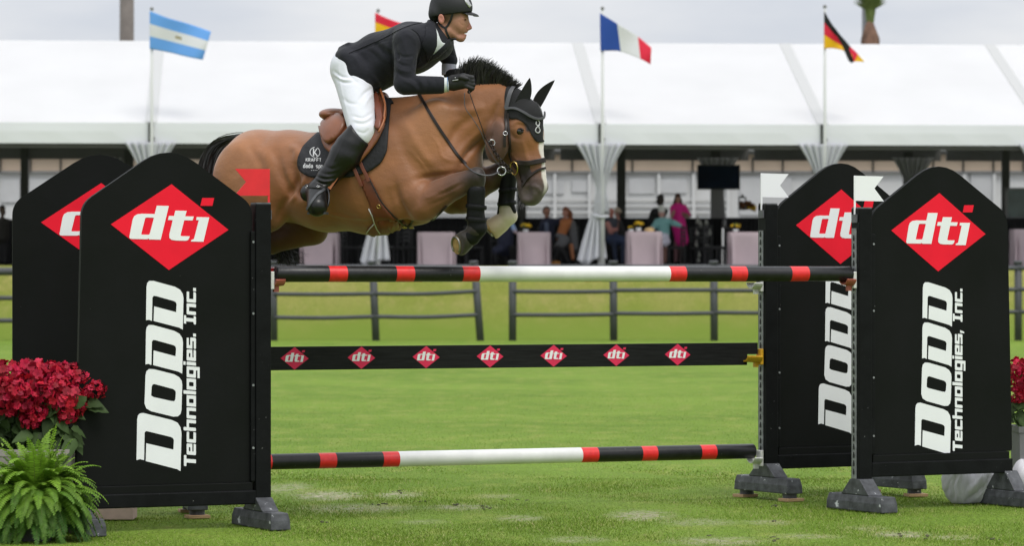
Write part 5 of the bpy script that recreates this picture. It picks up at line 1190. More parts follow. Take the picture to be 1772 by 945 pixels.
sole(H(845, 397, -.15), (-1, -.1, -.9), (0, 1, 0), .05, .055)
# hair
M['hair'] = mat('black_hair', (0.010, 0.009, 0.009), .42, attr='Col', spec=.5)
def strands(name, gen, n, w, parent, segs=7):
    V = np.empty((n, segs + 1, 2, 3)); C = np.empty((n, segs + 1, 2, 3))
    for k in range(n):
        pts = np.array(gen()); t = np.linspace(0, 1, segs + 1); m_ = len(pts)
        # Bezier-like interpolation through control points
        q = np.zeros((segs + 1, 3)); 
        for i in range(m_): q += (math.comb(m_ - 1, i) * (t ** i) * ((1 - t) ** (m_ - 1 - i)))[:, None] * pts[i]
        d_ = np.gradient(q, axis=0); s_ = np.cross(d_, rng.normal(size=3) * .6 + np.array([0, -1, 0])); s_ /= np.linalg.norm(s_, axis=1)[:, None] + 1e-9
        ww = (w * (1 - t) ** .6 * .5 + .0004)[:, None]; V[k, :, 0] = q - s_ * ww; V[k, :, 1] = q + s_ * ww; c_ = .006 + .045 * rng.random() ** 2; C[k] = (c_ * 1.05, c_, c_ * .97)
    idx = np.arange(n * (segs + 1) * 2).reshape(n, segs + 1, 2)
    Qd = np.stack([idx[:, :-1, 0], idx[:, :-1, 1], idx[:, 1:, 1], idx[:, 1:, 0]], -1).reshape(-1, 4)
    return make(name, V.reshape(-1, 3), Qd, M['hair'], parent, True, world=True, cols=C.reshape(-1, 3))
crest = smoothpath([(798, 156, 0), (812, 152, 0), (830, 146, 0), (850, 147, 0), (870, 152, 0), (886, 158, 0)], 8); tips = smoothpath([(797, 116, 0), (812, 97, 0), (838, 97, 0), (858, 110, 0), (880, 125, 0), (903, 144, 0)], 8)
def mane():
    t = rng.random() ** .9 * .999; f_ = t * (len(crest) - 1); i = int(f_); a = crest[i] * (1 - f_ + i) + crest[min(i + 1, len(crest) - 1)] * (f_ - i)
    b_ = tips[i] * (1 - f_ + i) + tips[min(i + 1, len(tips) - 1)] * (f_ - i); cl = math.sin(t * 70) * .5 + .5; ln_ = (.66 + .36 * rng.random()) * (0.88 + .12 * cl)
    dz = rng.normal() * .018; d0 = -.23 - .10 * t
    root_ = H(a[0] + rng.normal() * 2.5, a[1] + 6 + rng.normal() * 2, d0 + dz * .5); tip = (a + (b_ - a) * ln_); jx = rng.normal() * (6.0 - 4.0 * t)
    mid = (a * .45 + tip * .55); return [root_, H(mid[0] - 6 + jx * .4, mid[1] + 1, d0 + dz), H(tip[0] - 3 + jx, tip[1] + 4, d0 + dz * 1.5), H(tip[0] + jx * 1.3 + 3 * (1 - t), tip[1] + rng.normal() * 1.5, d0 + dz * 1.8)]
strands('mane', mane, 2300, .0034, hr, 6)
def tail():
    u = rng.normal() * .5; w_ = rng.random()
    o = (1 - w_) ; r_ = lambda s: rng.normal() * s
    a = H(428 + r_(4), 240 + r_(3), .36 + r_(.015)); b_ = H(390 - 26 * o + r_(3), 229 + 16 * w_ + r_(2), .42); c = H(362 - 24 * o + 20 * w_ + r_(4), 258 + 22 * w_ + r_(4), .45 + r_(.02)); d_ = H(340 + 46 * w_ + r_(5), 330 + r_(14), .46 + r_(.03)); e_ = H(352 + 40 * w_ + r_(9), 420 + r_(24), .44 + r_(.04))
    return [a, b_, c, d_, e_]
strands('tail', tail, 3000, .005, hr, 12)
def wisp():
    r_ = lambda s: rng.normal() * s
    return [H(400 + r_(12), 400 + r_(10), .5 + r_(.03)), H(440 + r_(10), 415 + r_(10), .5 + r_(.04)), H(482 + r_(6), 412 + r_(9), .5 + r_(.05)), H(496 + r_(9), 432 + r_(10), .5 + r_(.05)), H(500 + r_(11), 452 + r_(7), .5 + r_(.06))]
strands('tail_end', wisp, 700, .005, hr, 8)
def beard(): 
    x = rng.uniform(899, 915); return [H(x, 345 + rng.normal() * 3, -.42), H(x - 3, 353, -.43), H(x - 4 + rng.normal() * 3, 360 + rng.normal() * 3, -.44)]
strands('chin_hair', beard, 60, .0012, hr, 4)
# ------------------------------------------------------------------ fly veil
M['veil'] = mat('black_knit', (0.010, 0.010, 0.011), .85, bump=.0025, bscale=160, stretch=(1, 1, 3), var=.2, vscale=60)
vr = thing('fly_veil', 'black knitted ear bonnet with a pale curled emblem on the horse head', 'ear bonnet', tuple(H(910, 200, -.36)))
vp = [(876, 150), (873, 168), (874, 186), (877, 200), (884, 207), (893, 205), (903, 210), (913, 219), (920, 234), (927, 245), (938, 247), (944, 241), (947, 226), (942, 210), (936, 196), (930, 180), (918, 168), (900, 156), (888, 150)]
drape('bonnet', rounded(vp, 4, 2), HORSE_BVH, .006, .008, M['veil'], vr, step=3.2, Y=YH - .35)
def ear(base, tip, w, dyb, dyt, tw):
    b_ = H(*base, dyb); t_ = H(*tip, dyt); ax_ = unit(t_ - b_); L_e = np.linalg.norm(t_ - b_); face = unit(np.array([.35, -1, .1])); sd = unit(np.cross(ax_, face)); fr = np.cross(sd, ax_); V = []; n = 14; k = 12
    for i in range(n + 1):
        t = i / n; wd = w * (math.sin(math.pi * (.22 + .78 * t)) ** .75 if t < .999 else .02) * (1 - .25 * t); bend = sd * tw * .012 * math.sin(math.pi * t)
        for j in range(k):
            a = 2 * math.pi * j / k; hollow = .55 if math.sin(a) > 0 else 1.0
            V.append(b_ + ax_ * L_e * t + sd * wd * math.cos(a) + fr * wd * (-.55 * math.sin(a) * -1) * (-.25 if (math.sin(a) > 0.3) else 1) + bend)
    m = MB(); m.add(V, [(i * k + j, i * k + (j + 1) % k, (i + 1) * k + (j + 1) % k, (i + 1) * k + j) for i in range(n) for j in range(k)] + [tuple(range(n * k, n * k + k))]); o = m.build('ear_cover', M['veil'], vr, smooth=True, world=True); return o
ear((896, 188), (917, 134), .040, -.42, -.45, 1); ear((926, 186), (960, 138), .034, -.30, -.34, -1)
M['thread'] = mat('pale_grey_thread', (0.5, 0.5, 0.5), .6)
m = MB()
def emb(pts, w=.0032):
    q = []
    for p in smoothpath(pts, 6): h_ = hit(HORSE_BVH, p[0], p[1], YH, .0085); q.append(h_[0])
    m.tube(q, w, 6)
emb([(929, 207, 0), (932, 212, 0), (931, 217, 0), (927, 216, 0), (927, 210, 0)]); emb([(932, 217, 0), (927, 222, 0), (926, 227, 0), (930, 230, 0), (933, 226, 0), (931, 221, 0)]); emb([(929, 217, 0), (932, 222, 0)])
m.build('curl_emblem', M['thread'], vr, smooth=True, world=True)
# ------------------------------------------------------------------ bridle, martingale, reins
M['tack'] = mat('dark_brown_leather', (0.020, 0.014, 0.012), .42, var=.2, vscale=30, spec=.3); M['tackg'] = mat('grey_sheen_leather', (0.060, 0.060, 0.065), .35, var=.1, vscale=30, spec=.5)  # grey browband leather; on the martingale strap the grey paints its sheen
M['brass'] = mat('brass', (0.68, 0.50, 0.18), .25, metal=1.0); M['steel'] = mat('steel', (.62, .62, .62), .22, metal=1.0); M['tan'] = mat('tan_leather', (0.20, 0.066, 0.026), .38, var=.15, vscale=12, spec=.55, bump=.0006, bscale=140); M['tan2'] = mat('dark_tan_leather', (0.155, 0.040, 0.018), .42, var=.2, vscale=10, spec=.5)
M['edge'] = mat('bright_tan_edge', (0.34, 0.11, 0.035), .4)
bd = thing('bridle', 'dark leather bridle with grey browband, noseband and brass bit ring', 'bridle', tuple(H(900, 250, -.4)))
def st(name, path, w, m_, parent, off=.006, thick=.005, **kw):
    mb_ = MB(); strap_geo(mb_, [(a, b_, 0) for a, b_ in path] if not kw.get('free') else path, w / SH, HORSE_BVH, off, thick, YH - .3, **kw); return mb_.build(name, m_, parent, smooth=False, world=True)
st('headpiece', [(893, 150), (885, 158), (880, 172), (877, 188)], 7, M['tackg'], bd, off=.017); st('browband', [(876, 189), (886, 188), (896, 190), (908, 196), (920, 203), (930, 206), (937, 203), (938, 195)], 4.5, M['tackg'], bd, off=.017, thick=.008)
st('cheekpiece', [(877, 188), (876, 205), (875, 222), (873, 240), (873, 254)], 4.5, M['tack'], bd, off=.013); st('cheekpiece', [(880, 196), (880, 215), (880, 238), (881, 255), (884, 270), (890, 284), (896, 292)], 4, M['tack'], bd, off=.01)
m = MB(); c, nn = hit(HORSE_BVH, 874, 232, YH, .018); torus(m, c, .012, .0022, nn, 14, 6); m.build('buckle', M['steel'], bd, smooth=True, world=True)
st('noseband', [(893, 281), (904, 282), (916, 282), (928, 280), (941, 277)], 8.5, M['tack'], bd, off=.009, thick=.009); st('noseband', [(904, 323), (911, 312), (921, 302), (932, 294), (942, 291)], 4, M['tack'], bd, off=.009, thick=.006)
drape('nose_flap', [(893, 280), (917, 282), (917, 292), (921, 300), (912, 312), (905, 320), (899, 300)], HORSE_BVH, .006, .005, M['tack'], bd, step=3, Y=YH - .4)
c, nn = hit(HORSE_BVH, 893, 290, YH - .4, .016); m = MB(); torus(m, c, .036, .0042, nn, 22, 8, sx=.85, sy=1.05); m.build('bit_ring', M['brass'], bd, smooth=True, world=True)
m = MB(); torus(m, H(868, 296, -.47), .024, .0035, (0, -1, .1), 20, 8); torus(m, H(851, 247, -.47), .018, .003, (.2, -1, .1), 18, 8); m.build('rein_ring', M['steel'], bd, smooth=True, world=True)
rn = thing('reins', 'thin brown reins running from the gloves down to the bit', 'reins', tuple(H(850, 220, -.45)))
def tubep(name, path, r, m_, parent, nseg=8, flat=1.0): m = MB(); m.tube(smoothpath([H(*p) for p in path], nseg), r, 8, flat=flat); return m.build(name, m_, parent, smooth=True, world=True)
tubep('rein', [(812, 158, -.50), (820, 182, -.52), (831, 212, -.53), (840, 238, -.52), (852, 258, -.50), (868, 276, -.50), (882, 290, -.50), (889, 297, -.49)], .0055, M['tack'], rn, flat=.5)
tubep('rein', [(804, 160, -.46), (805, 185, -.47), (818, 205, -.48), (832, 228, -.49), (842, 252, -.48), (856, 276, -.47), (872, 294, -.47), (886, 300, -.46)], .004, M['tackg'], rn, flat=.6)
m = MB(); 
for i, p in enumerate(smoothpath([H(848, 245, -.50), H(856, 262, -.51), (H(870, 282, -.51)), H(884, 296, -.50)], 5)): torus(m, p, .010, .0028, unit(np.array([.5, -.6, (-1) ** i * .5])), 10, 6)
m.build('rein_chain', M['tack'], rn, smooth=True, world=True)
mg = thing('breastplate', 'brown leather breastplate and martingale strap crossing the horse shoulder', 'martingale', tuple(H(790, 260, -.4)))
st('shoulder_strap', [(726, 164), (734, 178), (748, 202), (764, 228), (780, 252), (794, 272), (806, 284)], 5.2, M['tack'], mg, off=.005); st('martingale_strap', [(805, 284, -.42), (815, 292, -.50), (832, 300, -.53), (848, 303, -.52), (862, 299, -.50)], 4.5, M['tack'], mg, free=True) if False else tubep('martingale_strap', [(804, 283, -.42), (814, 293, -.52), (830, 301, -.55), (848, 303, -.54), (864, 297, -.50)], .0065, M['tackg'], mg, flat=.45)

# ------------------------------------------------------------------ boots on the horse legs
M['boot'] = mat('horse_boot_rubber', (0.007, 0.007, 0.008), .5, spec=.2, bump=.0015, bscale=50, var=.2, vscale=20)
lb = thing('tendon_boot', 'black double-strap boot on the near foreleg whose dark hoof shows its sole', 'tendon boot', tuple(H(824, 360, -.48)), group='black protective boots on the forelegs')
bp = [hs((824, 330, -.49), (823, 372, -.475), (15.5, 15), (15, 14), k=.01), hs((823, 372, -.475), (826, 394, -.465), (15, 14), (17, 16), k=.01), hs((826, 394, -.465), (816, 410, -.45), (16.5, 15), (15, 15), k=.01)]
V, Q, _ = grow(bp, .006, 1); make('shell', V, Q, M['boot'], lb, smooth=True, world=True)
def band(c, r, nrm, hh, parent, m_=None, name='strap'):
    m = MB(); c = np.array(c); nrm = unit(nrm); u = unit(np.cross(nrm, (0, 1, 0))); w_ = np.cross(nrm, u); V = []; n = 22
    for i in range(n):
        a = 2 * math.pi * i / n; d_ = u * math.cos(a) + w_ * math.sin(a)
        for q, z_ in ((r - .004, -hh), (r + .004, -hh), (r + .006, 0), (r + .004, hh), (r - .004, hh)): V.append(c + d_ * q + nrm * z_)
    m.add(V, [(i * 5 + j, ((i + 1) % n) * 5 + j, ((i + 1) % n) * 5 + (j + 1) % 5, i * 5 + (j + 1) % 5) for i in range(n) for j in range(5)]); return m.build(name, m_ or M['holes'], parent, smooth=False, world=True)
band(H(824, 358, -.48), .055, (0.1, 0, 1), .012, lb, M['boot']); band(H(824, 380, -.475), .055, (0.1, 0, 1), .012, lb, M['boot'])
lb2 = thing('tendon_boot', 'black strapped boot on the far foreleg above the white pastern', 'tendon boot', tuple(H(878, 330, -.2)), group='black protective boots on the forelegs')
bp = [hs((880, 304, -.20), (876, 350, -.19), (14.5, 14), (14, 13), k=.01), hs((876, 350, -.19), (867, 374, -.17), (14, 13), (8, 8), k=.01), hs((880, 345, -.2), (890, 366, -.22), (8, 6), (4, 4), k=.01)]
V, Q, _ = grow(bp, .006, 1); make('shell', V, Q, M['boot'], lb2, smooth=True, world=True)
band(H(879, 329, -.2), .050, (-.1, 0, 1), .011, lb2, M['boot']); band(H(877, 352, -.19), .050, (-.12, 0, 1), .011, lb2, M['boot'])
# ------------------------------------------------------------------ saddle, pad, girth
M['pad'] = mat('black_quilted_pad', (0.011, 0.011, 0.014), .75, bump=.004, bscale=55, var=.15, vscale=30); M['paleprint'] = mat('pale_grey_print', (0.55, 0.55, 0.56), .6)
pd = thing('saddle_pad', 'black quilted saddle pad with pale round logo and lettering', 'saddle pad', tuple(H(600, 260, -.2)))
padp = rounded([(562, 222), (540, 240), (522, 258), (516, 276), (518, 294), (530, 305), (552, 309), (606, 307), (640, 297), (660, 282), (670, 262), (673, 220), (678, 164), (655, 160), (635, 185), (600, 226)], 8, 3)
drape('pad', padp, HORSE_BVH, .012, .014, M['pad'], pd, step=4.5, Y=YH - .2)
# far side of the pad, mirrored over the spine
far = [(2 * 0 + a, b_) for a, b_ in padp]
def onpad(mb_, loops2, mi=0):
    """letters laid on the pad, coordinates in the photo"""
    for lp in loops2:
        def fn(x, y, d_): q, nr = hit(HORSE_BVH, x, -y, YH, .0135 - d_); return tuple(q)
        mb_.prism([[(a, -b_) for a, b_ in q] for q in lp], .002, fn)
m = MB()
def arc(cx, cy, r0, r1, a0, a1, n=14): return [(cx + r1 * math.cos(R(a0 + (a1 - a0) * i / n)), cy + r1 * math.sin(R(a0 + (a1 - a0) * i / n))) for i in range(n + 1)] + [(cx + r0 * math.cos(R(a1 + (a0 - a1) * i / n)), cy + r0 * math.sin(R(a1 + (a0 - a1) * i / n))) for i in range(n + 1)]
LG = [[arc(547, 265, 7.6, 8.7, 100, 262)], [arc(547, 265, 7.6, 8.7, -62, 80)]]
def K_(x, y, h, w, t): return [[[(x, y), (x + t, y), (x + t, y - h), (x, y - h)]], [[(x + t * .8, y - h * .45), (x + w - t * .3, y - h), (x + w + t * .7, y - h), (x + t * 1.3, y - h * .35)]], [[(x + t * 1.1, y - h * .62), (x + w + t, y), (x + w - t * .1, y), (x + t * .7, y - h * .40)]]]
onpad(m, LG + K_(543.5, 271, 12, 6.2, 1.8))
x = 531.5; y = 280.5; h = 5.6; t = 1.1
def bar(x0, y0, x1, y1, w=1.1):
    d_ = np.array([x1 - x0, y1 - y0], float); n_ = np.array([-d_[1], d_[0]]) / np.linalg.norm(d_) * w / 2; return [[(x0 + n_[0], y0 + n_[1]), (x1 + n_[0], y1 + n_[1]), (x1 - n_[0], y1 - n_[1]), (x0 - n_[0], y0 - n_[1])]]
def word(chars, x, y, h, w, gap, sw):
    S = {'K': [(0, 0, 0, 1), (0, .45, 1, 1), (.3, .6, 1, 0)], 'R': [(0, 0, 0, 1), (0, 1, .8, 1), (.85, 1, .85, .5), (0, .5, .85, .5), (.4, .5, 1, 0)], 'A': [(0, 0, .5, 1), (.5, 1, 1, 0), (.2, .33, .8, .33)], 'F': [(0, 0, 0, 1), (0, 1, 1, 1), (0, .52, .8, .52)], 'T': [(.5, 0, .5, 1), (0, 1, 1, 1)],
         'd': [(.9, 0, .9, 1), (.1, 0, .9, 0), (.1, 0, .1, .55), (.1, .55, .9, .55)], 'a': [(.9, 0, .9, .6), (.1, 0, .9, 0), (.1, 0, .1, .33), (.1, .33, .9, .33), (.15, .6, .9, .6)], 's': [(.1, 0, .9, 0), (.9, 0, .9, .3), (.1, .3, .9, .3), (.1, .3, .1, .6), (.1, .6, .9, .6)],
         'p': [(.1, -.35, .1, .6), (.1, .6, .9, .6), (.9, .6, .9, 0), (.1, 0, .9, 0)], 'o': [(.1, 0, .1, .6), (.1, .6, .9, .6), (.9, .6, .9, 0), (.1, 0, .9, 0)], ' ': []}
    out = []
    for ch in chars:
        for a, b_, c, d_ in S[ch]: out.append(bar(x + a * w, y - b_ * h, x + c * w, y - d_ * h, sw))
        x += w + gap
    return out
onpad(m, word('KRAFFT', 531.5, 280.5, 5.2, 3.0, 1.5, 1.0)); onpad(m, word('dada spo', 527, 291, 7.0, 3.0, 1.25, 1.25)); onpad(m, [bar(540 + 3 * i, 295.2, 541.2 + 3 * i, 295.2, 1) for i in range(4)])
m.build('printed_lettering', M['paleprint'], pd, world=True)
sd_ = thing('saddle', 'tan leather jumping saddle with a rounded cantle', 'saddle', tuple(H(610, 200, 0)))
flp = rounded([(566, 212), (561, 225), (560, 242), (566, 258), (580, 270), (606, 284), (624, 284), (642, 264), (656, 246), (667, 222), (672, 200), (668, 176), (656, 156), (646, 154), (628, 190), (590, 218)], 7, 3)
drape('flap', flp, HORSE_BVH, .034, .016, M['tan'], sd_, step=5, Y=YH - .2)
drape('knee_block', rounded([(648, 165), (656, 168), (664, 190), (666, 212), (660, 232), (652, 228), (655, 205), (650, 185)], 3, 2), HORSE_BVH, .058, .022, M['tan2'], sd_, step=4, Y=YH - .2)
m = MB(); q = [hit(HORSE_BVH, a, b_, YH, .062)[0] for a, b_, _ in smoothpath([(650, 158, 0), (663, 172, 0), (671, 192, 0), (670, 214, 0), (660, 236, 0)], 6)]; m.tube(q, .006, 8); m.build('edge_roll', M['edge'], sd_, smooth=True, world=True)  # bright tan puts the highlight along the knee roll into the colour
drape('seat_panel', rounded([(561, 205), (558, 218), (562, 240), (574, 256), (590, 246), (606, 222), (600, 208)], 6, 3), HORSE_BVH, .055, .03, M['tan'], sd_, step=4.5, Y=YH - .2, bulge=.012)
V, Q, _ = grow([he((581, 199, .06), (24, 12, 48), -3, LB, k=.02), hs((582, 206, .06), (640, 186, -.02), (9, 42), (9, 26), k=.03), hs((640, 186, -.02), (660, 170, -.06), (9, 26), (12, 18), k=.03)], .008, 1); make('seat', V, Q, M['tan'], sd_, smooth=True, world=True)
m = MB(); q = [H(a, b_, d_) for a, b_, d_ in ((560, 212, -.06), (566, 215, -.10), (580, 216, -.12), (598, 210, -.13))]; m.tube(smoothpath(q, 6), .006, 8); m.build('piping', M['edge'], sd_, smooth=True, world=True)
gi = thing('girth', 'tan leather stud guard girth under the chest of the horse', 'girth', tuple(H(660, 350, -.3)))
drape('belly_guard', rounded([(624, 316), (639, 305), (648, 322), (658, 345), (666, 360), (678, 374), (690, 384), (706, 392), (692, 401), (660, 410), (640, 406), (633, 398), (644, 388), (648, 374), (640, 352)], 4, 2), HORSE_BVH, .010, .008, M['tan2'], gi, step=4, Y=YH - .3)
st('billet', [(607, 276), (614, 292), (622, 310), (628, 322)], 6, M['tan2'], gi, off=.02); st('billet', [(622, 274), (629, 290), (636, 304), (640, 314)], 6, M['tan2'], gi, off=.02)
st('guard_edge', [(640, 308), (652, 330), (664, 352), (680, 370), (700, 386), (716, 391)], 2.5, M['tack'], gi, off=.016); st('under_strap', [(700, 392), (722, 391), (740, 386), (756, 372), (772, 355)], 5, M['tack'], gi, off=.008)
m = MB()
for a, b_ in ((658, 356), (700, 389), (712, 389)): c, nn = hit(HORSE_BVH, a, b_, YH, .018); torus(m, c, .011, .0025, nn, 12, 6)
m.build('girth_ring', M['brass'], gi, smooth=True, world=True)
m = MB(); q = [hit(HORSE_BVH, a, b_, YH, .014)[0] for a, b_ in ((640, 360), (646, 372), (648, 384), (652, 394), (657, 401))]; q2 = [hit(HORSE_BVH, a, b_, YH, .014)[0] for a, b_ in ((648, 384), (640, 392), (635, 400))]
m.tube(q, .0035, 6); m.tube(q2, .003, 6); m.build('white_cord', M['paleprint'], gi, smooth=True, world=True)
# ------------------------------------------------------------------ the rider
HRD = R(18); LR = np.array([-math.sin(HRD), -math.cos(HRD), 0])
M['skin'] = mat('skin', (.4, .2, .14), .5, attr='Col', var=.07, vscale=30, bump=.0008, bscale=120, spec=.35)
M['jacket'] = mat('navy_black_jacket', (0.0115, 0.012, 0.0175), .8, var=.15, vscale=6, bump=.018, bscale=6, spec=.25, sheen=.1)
M['breech'] = mat('white_breeches', (0.74, 0.75, 0.82), .8, bump=.008, bscale=8, spec=.2)
M['leather'] = mat('black_riding_boot', (0.007, 0.007, 0.007), .32, bump=.004, bscale=12, spec=.4)
M['glove'] = mat('black_glove', (0.010, 0.010, 0.011), .6, bump=.002, bscale=60)
M['shirt'] = mat('white_shirt', (0.62, 0.65, 0.66), .8, bump=.003, bscale=20); M['cuff'] = mat('pale_grey_cuff', (0.42, 0.42, 0.50), .7); M['helmet'] = mat('matt_black_helmet', (0.014, 0.0145, 0.016), .6, bump=.0004, bscale=300, spec=.4)
M['rim'] = mat('grey_rim', (.06, .062, .065), .4); M['silver'] = mat('silver_badge', (.5, .5, .5), .35, metal=.7, var=.3, vscale=80)
SK = (0.44, 0.215, 0.15); SK2 = (0.48, 0.195, 0.145); LIP = (0.37, 0.14, 0.105); HAIR = (.07, .045, .03)
def rs(a, b_, ra, rb, L=LB, col=None, k=.03, g=0.0):
    ra = ra if hasattr(ra, '__len__') else (ra, ra); rb = rb if hasattr(rb, '__len__') else (rb, rb)
    return Seg(H(*a), H(*b_), [r / SH for r in ra], [r / SH for r in rb], L, col, k, False, g)
rd = thing('person', 'rider in black jacket, white breeches and black helmet leaning over the horse neck', 'person', tuple(H(640, 200, 0)))
torso = lambda g, c: [rs((621, 108, .01), (655, 97, -.03), (29, 48), (38, 46), col=c, g=g), rs((655, 97, -.03), (714, 82, -.12), (38, 46), (42, 58), col=c, g=g), rs((714, 82, -.12), (750, 74, -.17), (42, 58), (30, 48), col=c, g=g), rs((706, 68, -.28), (760, 70, .02), (20, 20), (18, 18), L=np.array([0, 0, 1.0]), col=c, g=g, k=.05)]
arms = lambda g, c: [rs((704, 72, -.31), (699, 142, -.37), (20, 19), (17, 17), col=c, g=g), rs((701, 147, -.38), (762, 147, -.38), (16, 16), (14, 13), col=c, g=g, k=.02), rs((764, 76, .0), (778, 103, .02), (20, 19), (13, 13), col=c, g=g)]
legs = lambda g, c: [rs((608, 120, -.08), (628, 226, -.31), (34, 30), (23, 22), col=c, g=g, k=.04), rs((608, 118, .11), (636, 222, .28), (33, 30), (22, 22), col=c, g=g, k=.04), rs((608, 114, -.07), (608, 114, .10), (32, 32), (32, 32), L=np.array([0, 0, 1.0]), col=c, g=g, k=.05)]
lower = lambda g, c: [rs((624, 236, -.32), (598, 268, -.33), (22, 20), (24.5, 21), col=c, g=g), rs((598, 268, -.33), (566, 308, -.33), (24.5, 21), (14.5, 14), col=c, g=g), rs((566, 308, -.33), (554, 326, -.33), (14.5, 14), (14, 14), col=c, g=g), rs((553, 326, -.33), (535, 334, -.29), (15, 14), (14, 14), col=c, g=g, k=.02), rs((549, 332, -.34), (549, 357, -.44), (18, 16), (16, 16), L=np.array([1.0, 0, 0]), col=c, g=g, k=.02),
    rs((634, 232, .29), (600, 268, .30), (22, 20), (24, 21), col=c, g=g), rs((600, 268, .30), (560, 318, .30), (24, 21), (14, 14), col=c, g=g), rs((560, 320, .30), (585, 335, .24), (15, 14), (13, 13), col=c, g=g)]
def hfing(base, mid, tip, r): return [rs(base, mid, r, r * .95, k=.004), rs(mid, tip, r * .95, r * .8, k=.004)]
nh = [rs((772, 146, -.38), (784, 143, -.385), (10.5, 9), (12.5, 10), k=.012), rs((784, 143, -.385), (801, 140, -.40), (13.5, 10), (13.5, 10), k=.012)]
for i in range(4): nh += hfing((802 + 1.5 * i, 130.5 + 6.0 * i, -.405 - .004 * i), (817 + 1.2 * i - (3 if i == 3 else 0), 134 + 6.2 * i, -.415), (816 - 1.5 * i + (2 if i == 0 else 0), 145 + 4.6 * i, -.395), 4.4 - .15 * i)
nh += [rs((786, 137, -.41), (797, 133, -.43), 5, 4.2, k=.006), rs((797, 133, -.43), (808, 136, -.435), 4.2, 3.5, k=.004)]
fh = [rs((776, 128, .0), (790, 130, -.05), (9, 9), (11, 9), k=.012), rs((790, 130, -.05), (806, 134, -.10), (12, 9), (11, 9), k=.012)]
for i in range(4): fh += hfing((806 + 1.5 * i, 126 + 4.8 * i, -.11 - .01 * i), (820 + i, 130 + 5 * i, -.15), (819 - i, 140 + 3.5 * i, -.17), 3.6)
fh += [rs((792, 124, -.08), (804, 121, -.12), 4.6, 4, k=.006), rs((804, 121, -.12), (814, 126, -.14), 4, 3.4, k=.004)]
def fe(px, py, r, ang=0, lat_=0.0, col=SK, k=.012, sub=False, dy=-.20): return he((px, py, dy), r, ang, LR, col, k, sub, lat=lat_)
def fs(a, b_, ra, rb, col=SK, k=.012, sub=False, dy=-.20):
    ra = ra if hasattr(ra, '__len__') else (ra, ra); rb = rb if hasattr(rb, '__len__') else (rb, rb)
    return Seg(H(a[0], a[1], dy), H(b_[0], b_[1], dy), [r / SH for r in ra], [r / SH for r in rb], LR, col, k, sub)
skull = [fe(778, 18, (28, 27, 22), col=HAIR, k=.02), fe(789, 34, (22, 25, 20), -8), fe(794.5, 45, (14, 17, 16.5)), fs((780, 52), (795, 64), (9, 16), (7.5, 11)), fe(799, 66.5, (5.5, 5.5, 6.5), col=SK2), fe(799.5, 27.5, (9, 4, 15.5), -5, k=.008), fe(795.5, 43, (8, 6, 16), 0, k=.010, col=SK2),
    fs((806.5, 31), (812.6, 45.5), (2.8, 2.6), (3.6, 3.4), col=SK2, k=.009), fe(813.6, 47.6, (3.6, 3.0, 3.8), -10, col=SK2, k=.006), fe(810, 50, (3.2, 2.2, 5.6), col=SK2, k=.005), fe(805.4, 54.6, (4.4, 2.0, 6.2), 8, col=LIP, k=.006), fe(803.8, 59.8, (4.0, 2.0, 5.8), -8, col=LIP, k=.006), fe(803, 64, (3.5, 3, 6), 0, col=SK, k=.008),
    fs((759, 76), (771, 48), (17, 15), (16, 14.5), col=SK, k=.02)]
for sg in (-1, 1):
    skull += [fe(805.2, 34.6, (4.4, 3.0, 4.6), 0, sg * .036, None, .007, True), fe(771, 34, (5.6, 9.4, 2.8), 8, sg * .074, SK2, .006), fe(772, 33, (2.8, 5.6, 2.2), 8, sg * .085, None, .004, True)]
skull += [fe(805, 57.2, (4.6, 1.0, 5), 0, 0, None, .003, True)]
ins = [rs((772, 146, -.38), (784, 143, -.385), (7, 6), (8, 7), col=SK), rs((784, 143, -.385), (799, 139, -.40), (8.5, 7), (8.5, 7), col=SK)]
allp = [p for p in torso(-.012, SK) + arms(-.010, SK) + legs(-.010, SK) + lower(-.010, SK)] + [rs((762, 147, -.38), (776, 145, -.38), 8, 7.5, col=SK), rs((778, 103, .02), (777, 128, .0), 9, 8, col=SK)]
for L_f in (nh, fh):
    for p in L_f:
        q = Seg(p.p0, p.p1, p.r0 - .0018, p.r1 - .0018, LB, SK, p.k); allp.append(q)
V, Q, C = grow(allp + skull, .005, 1, ck=.006)
gx, gy = pxy(V); stub = np.clip((gx - 783) / 10, 0, 1) * np.clip((gy - 52) / 8, 0, 1) * (gy < 80); C = C * (1 - .10 * stub[:, None])
V = crease(V, Q, [([(804, 49), (799, 54), (798, 60)], -.0016, 1.3), ([(788, 46), (793, 55), (791, 64)], -.0035, 3), ([(797, 41), (801, 43), (805, 43)], -.0018, 1), ([(792, 36), (795, 38), (797, 41)], -.0015, 1), ([(796, 33), (801, 32), (806, 33)], .002, 1.5), ([(760, 56), (768, 62), (774, 70)], -.003, 2), ([(756, 64), (764, 70), (770, 76)], .003, 2)])
body = make('body', V, Q, M['skin'], rd, smooth=True, world=True, cols=C)
FACE = bvh_of(V, Q)
M['sclera'] = mat('eye_white', (.6, .57, .53), .2); M['iris'] = mat('iris', (.03, .035, .03), .1); M['teeth'] = mat('teeth', (.7, .68, .6), .3)
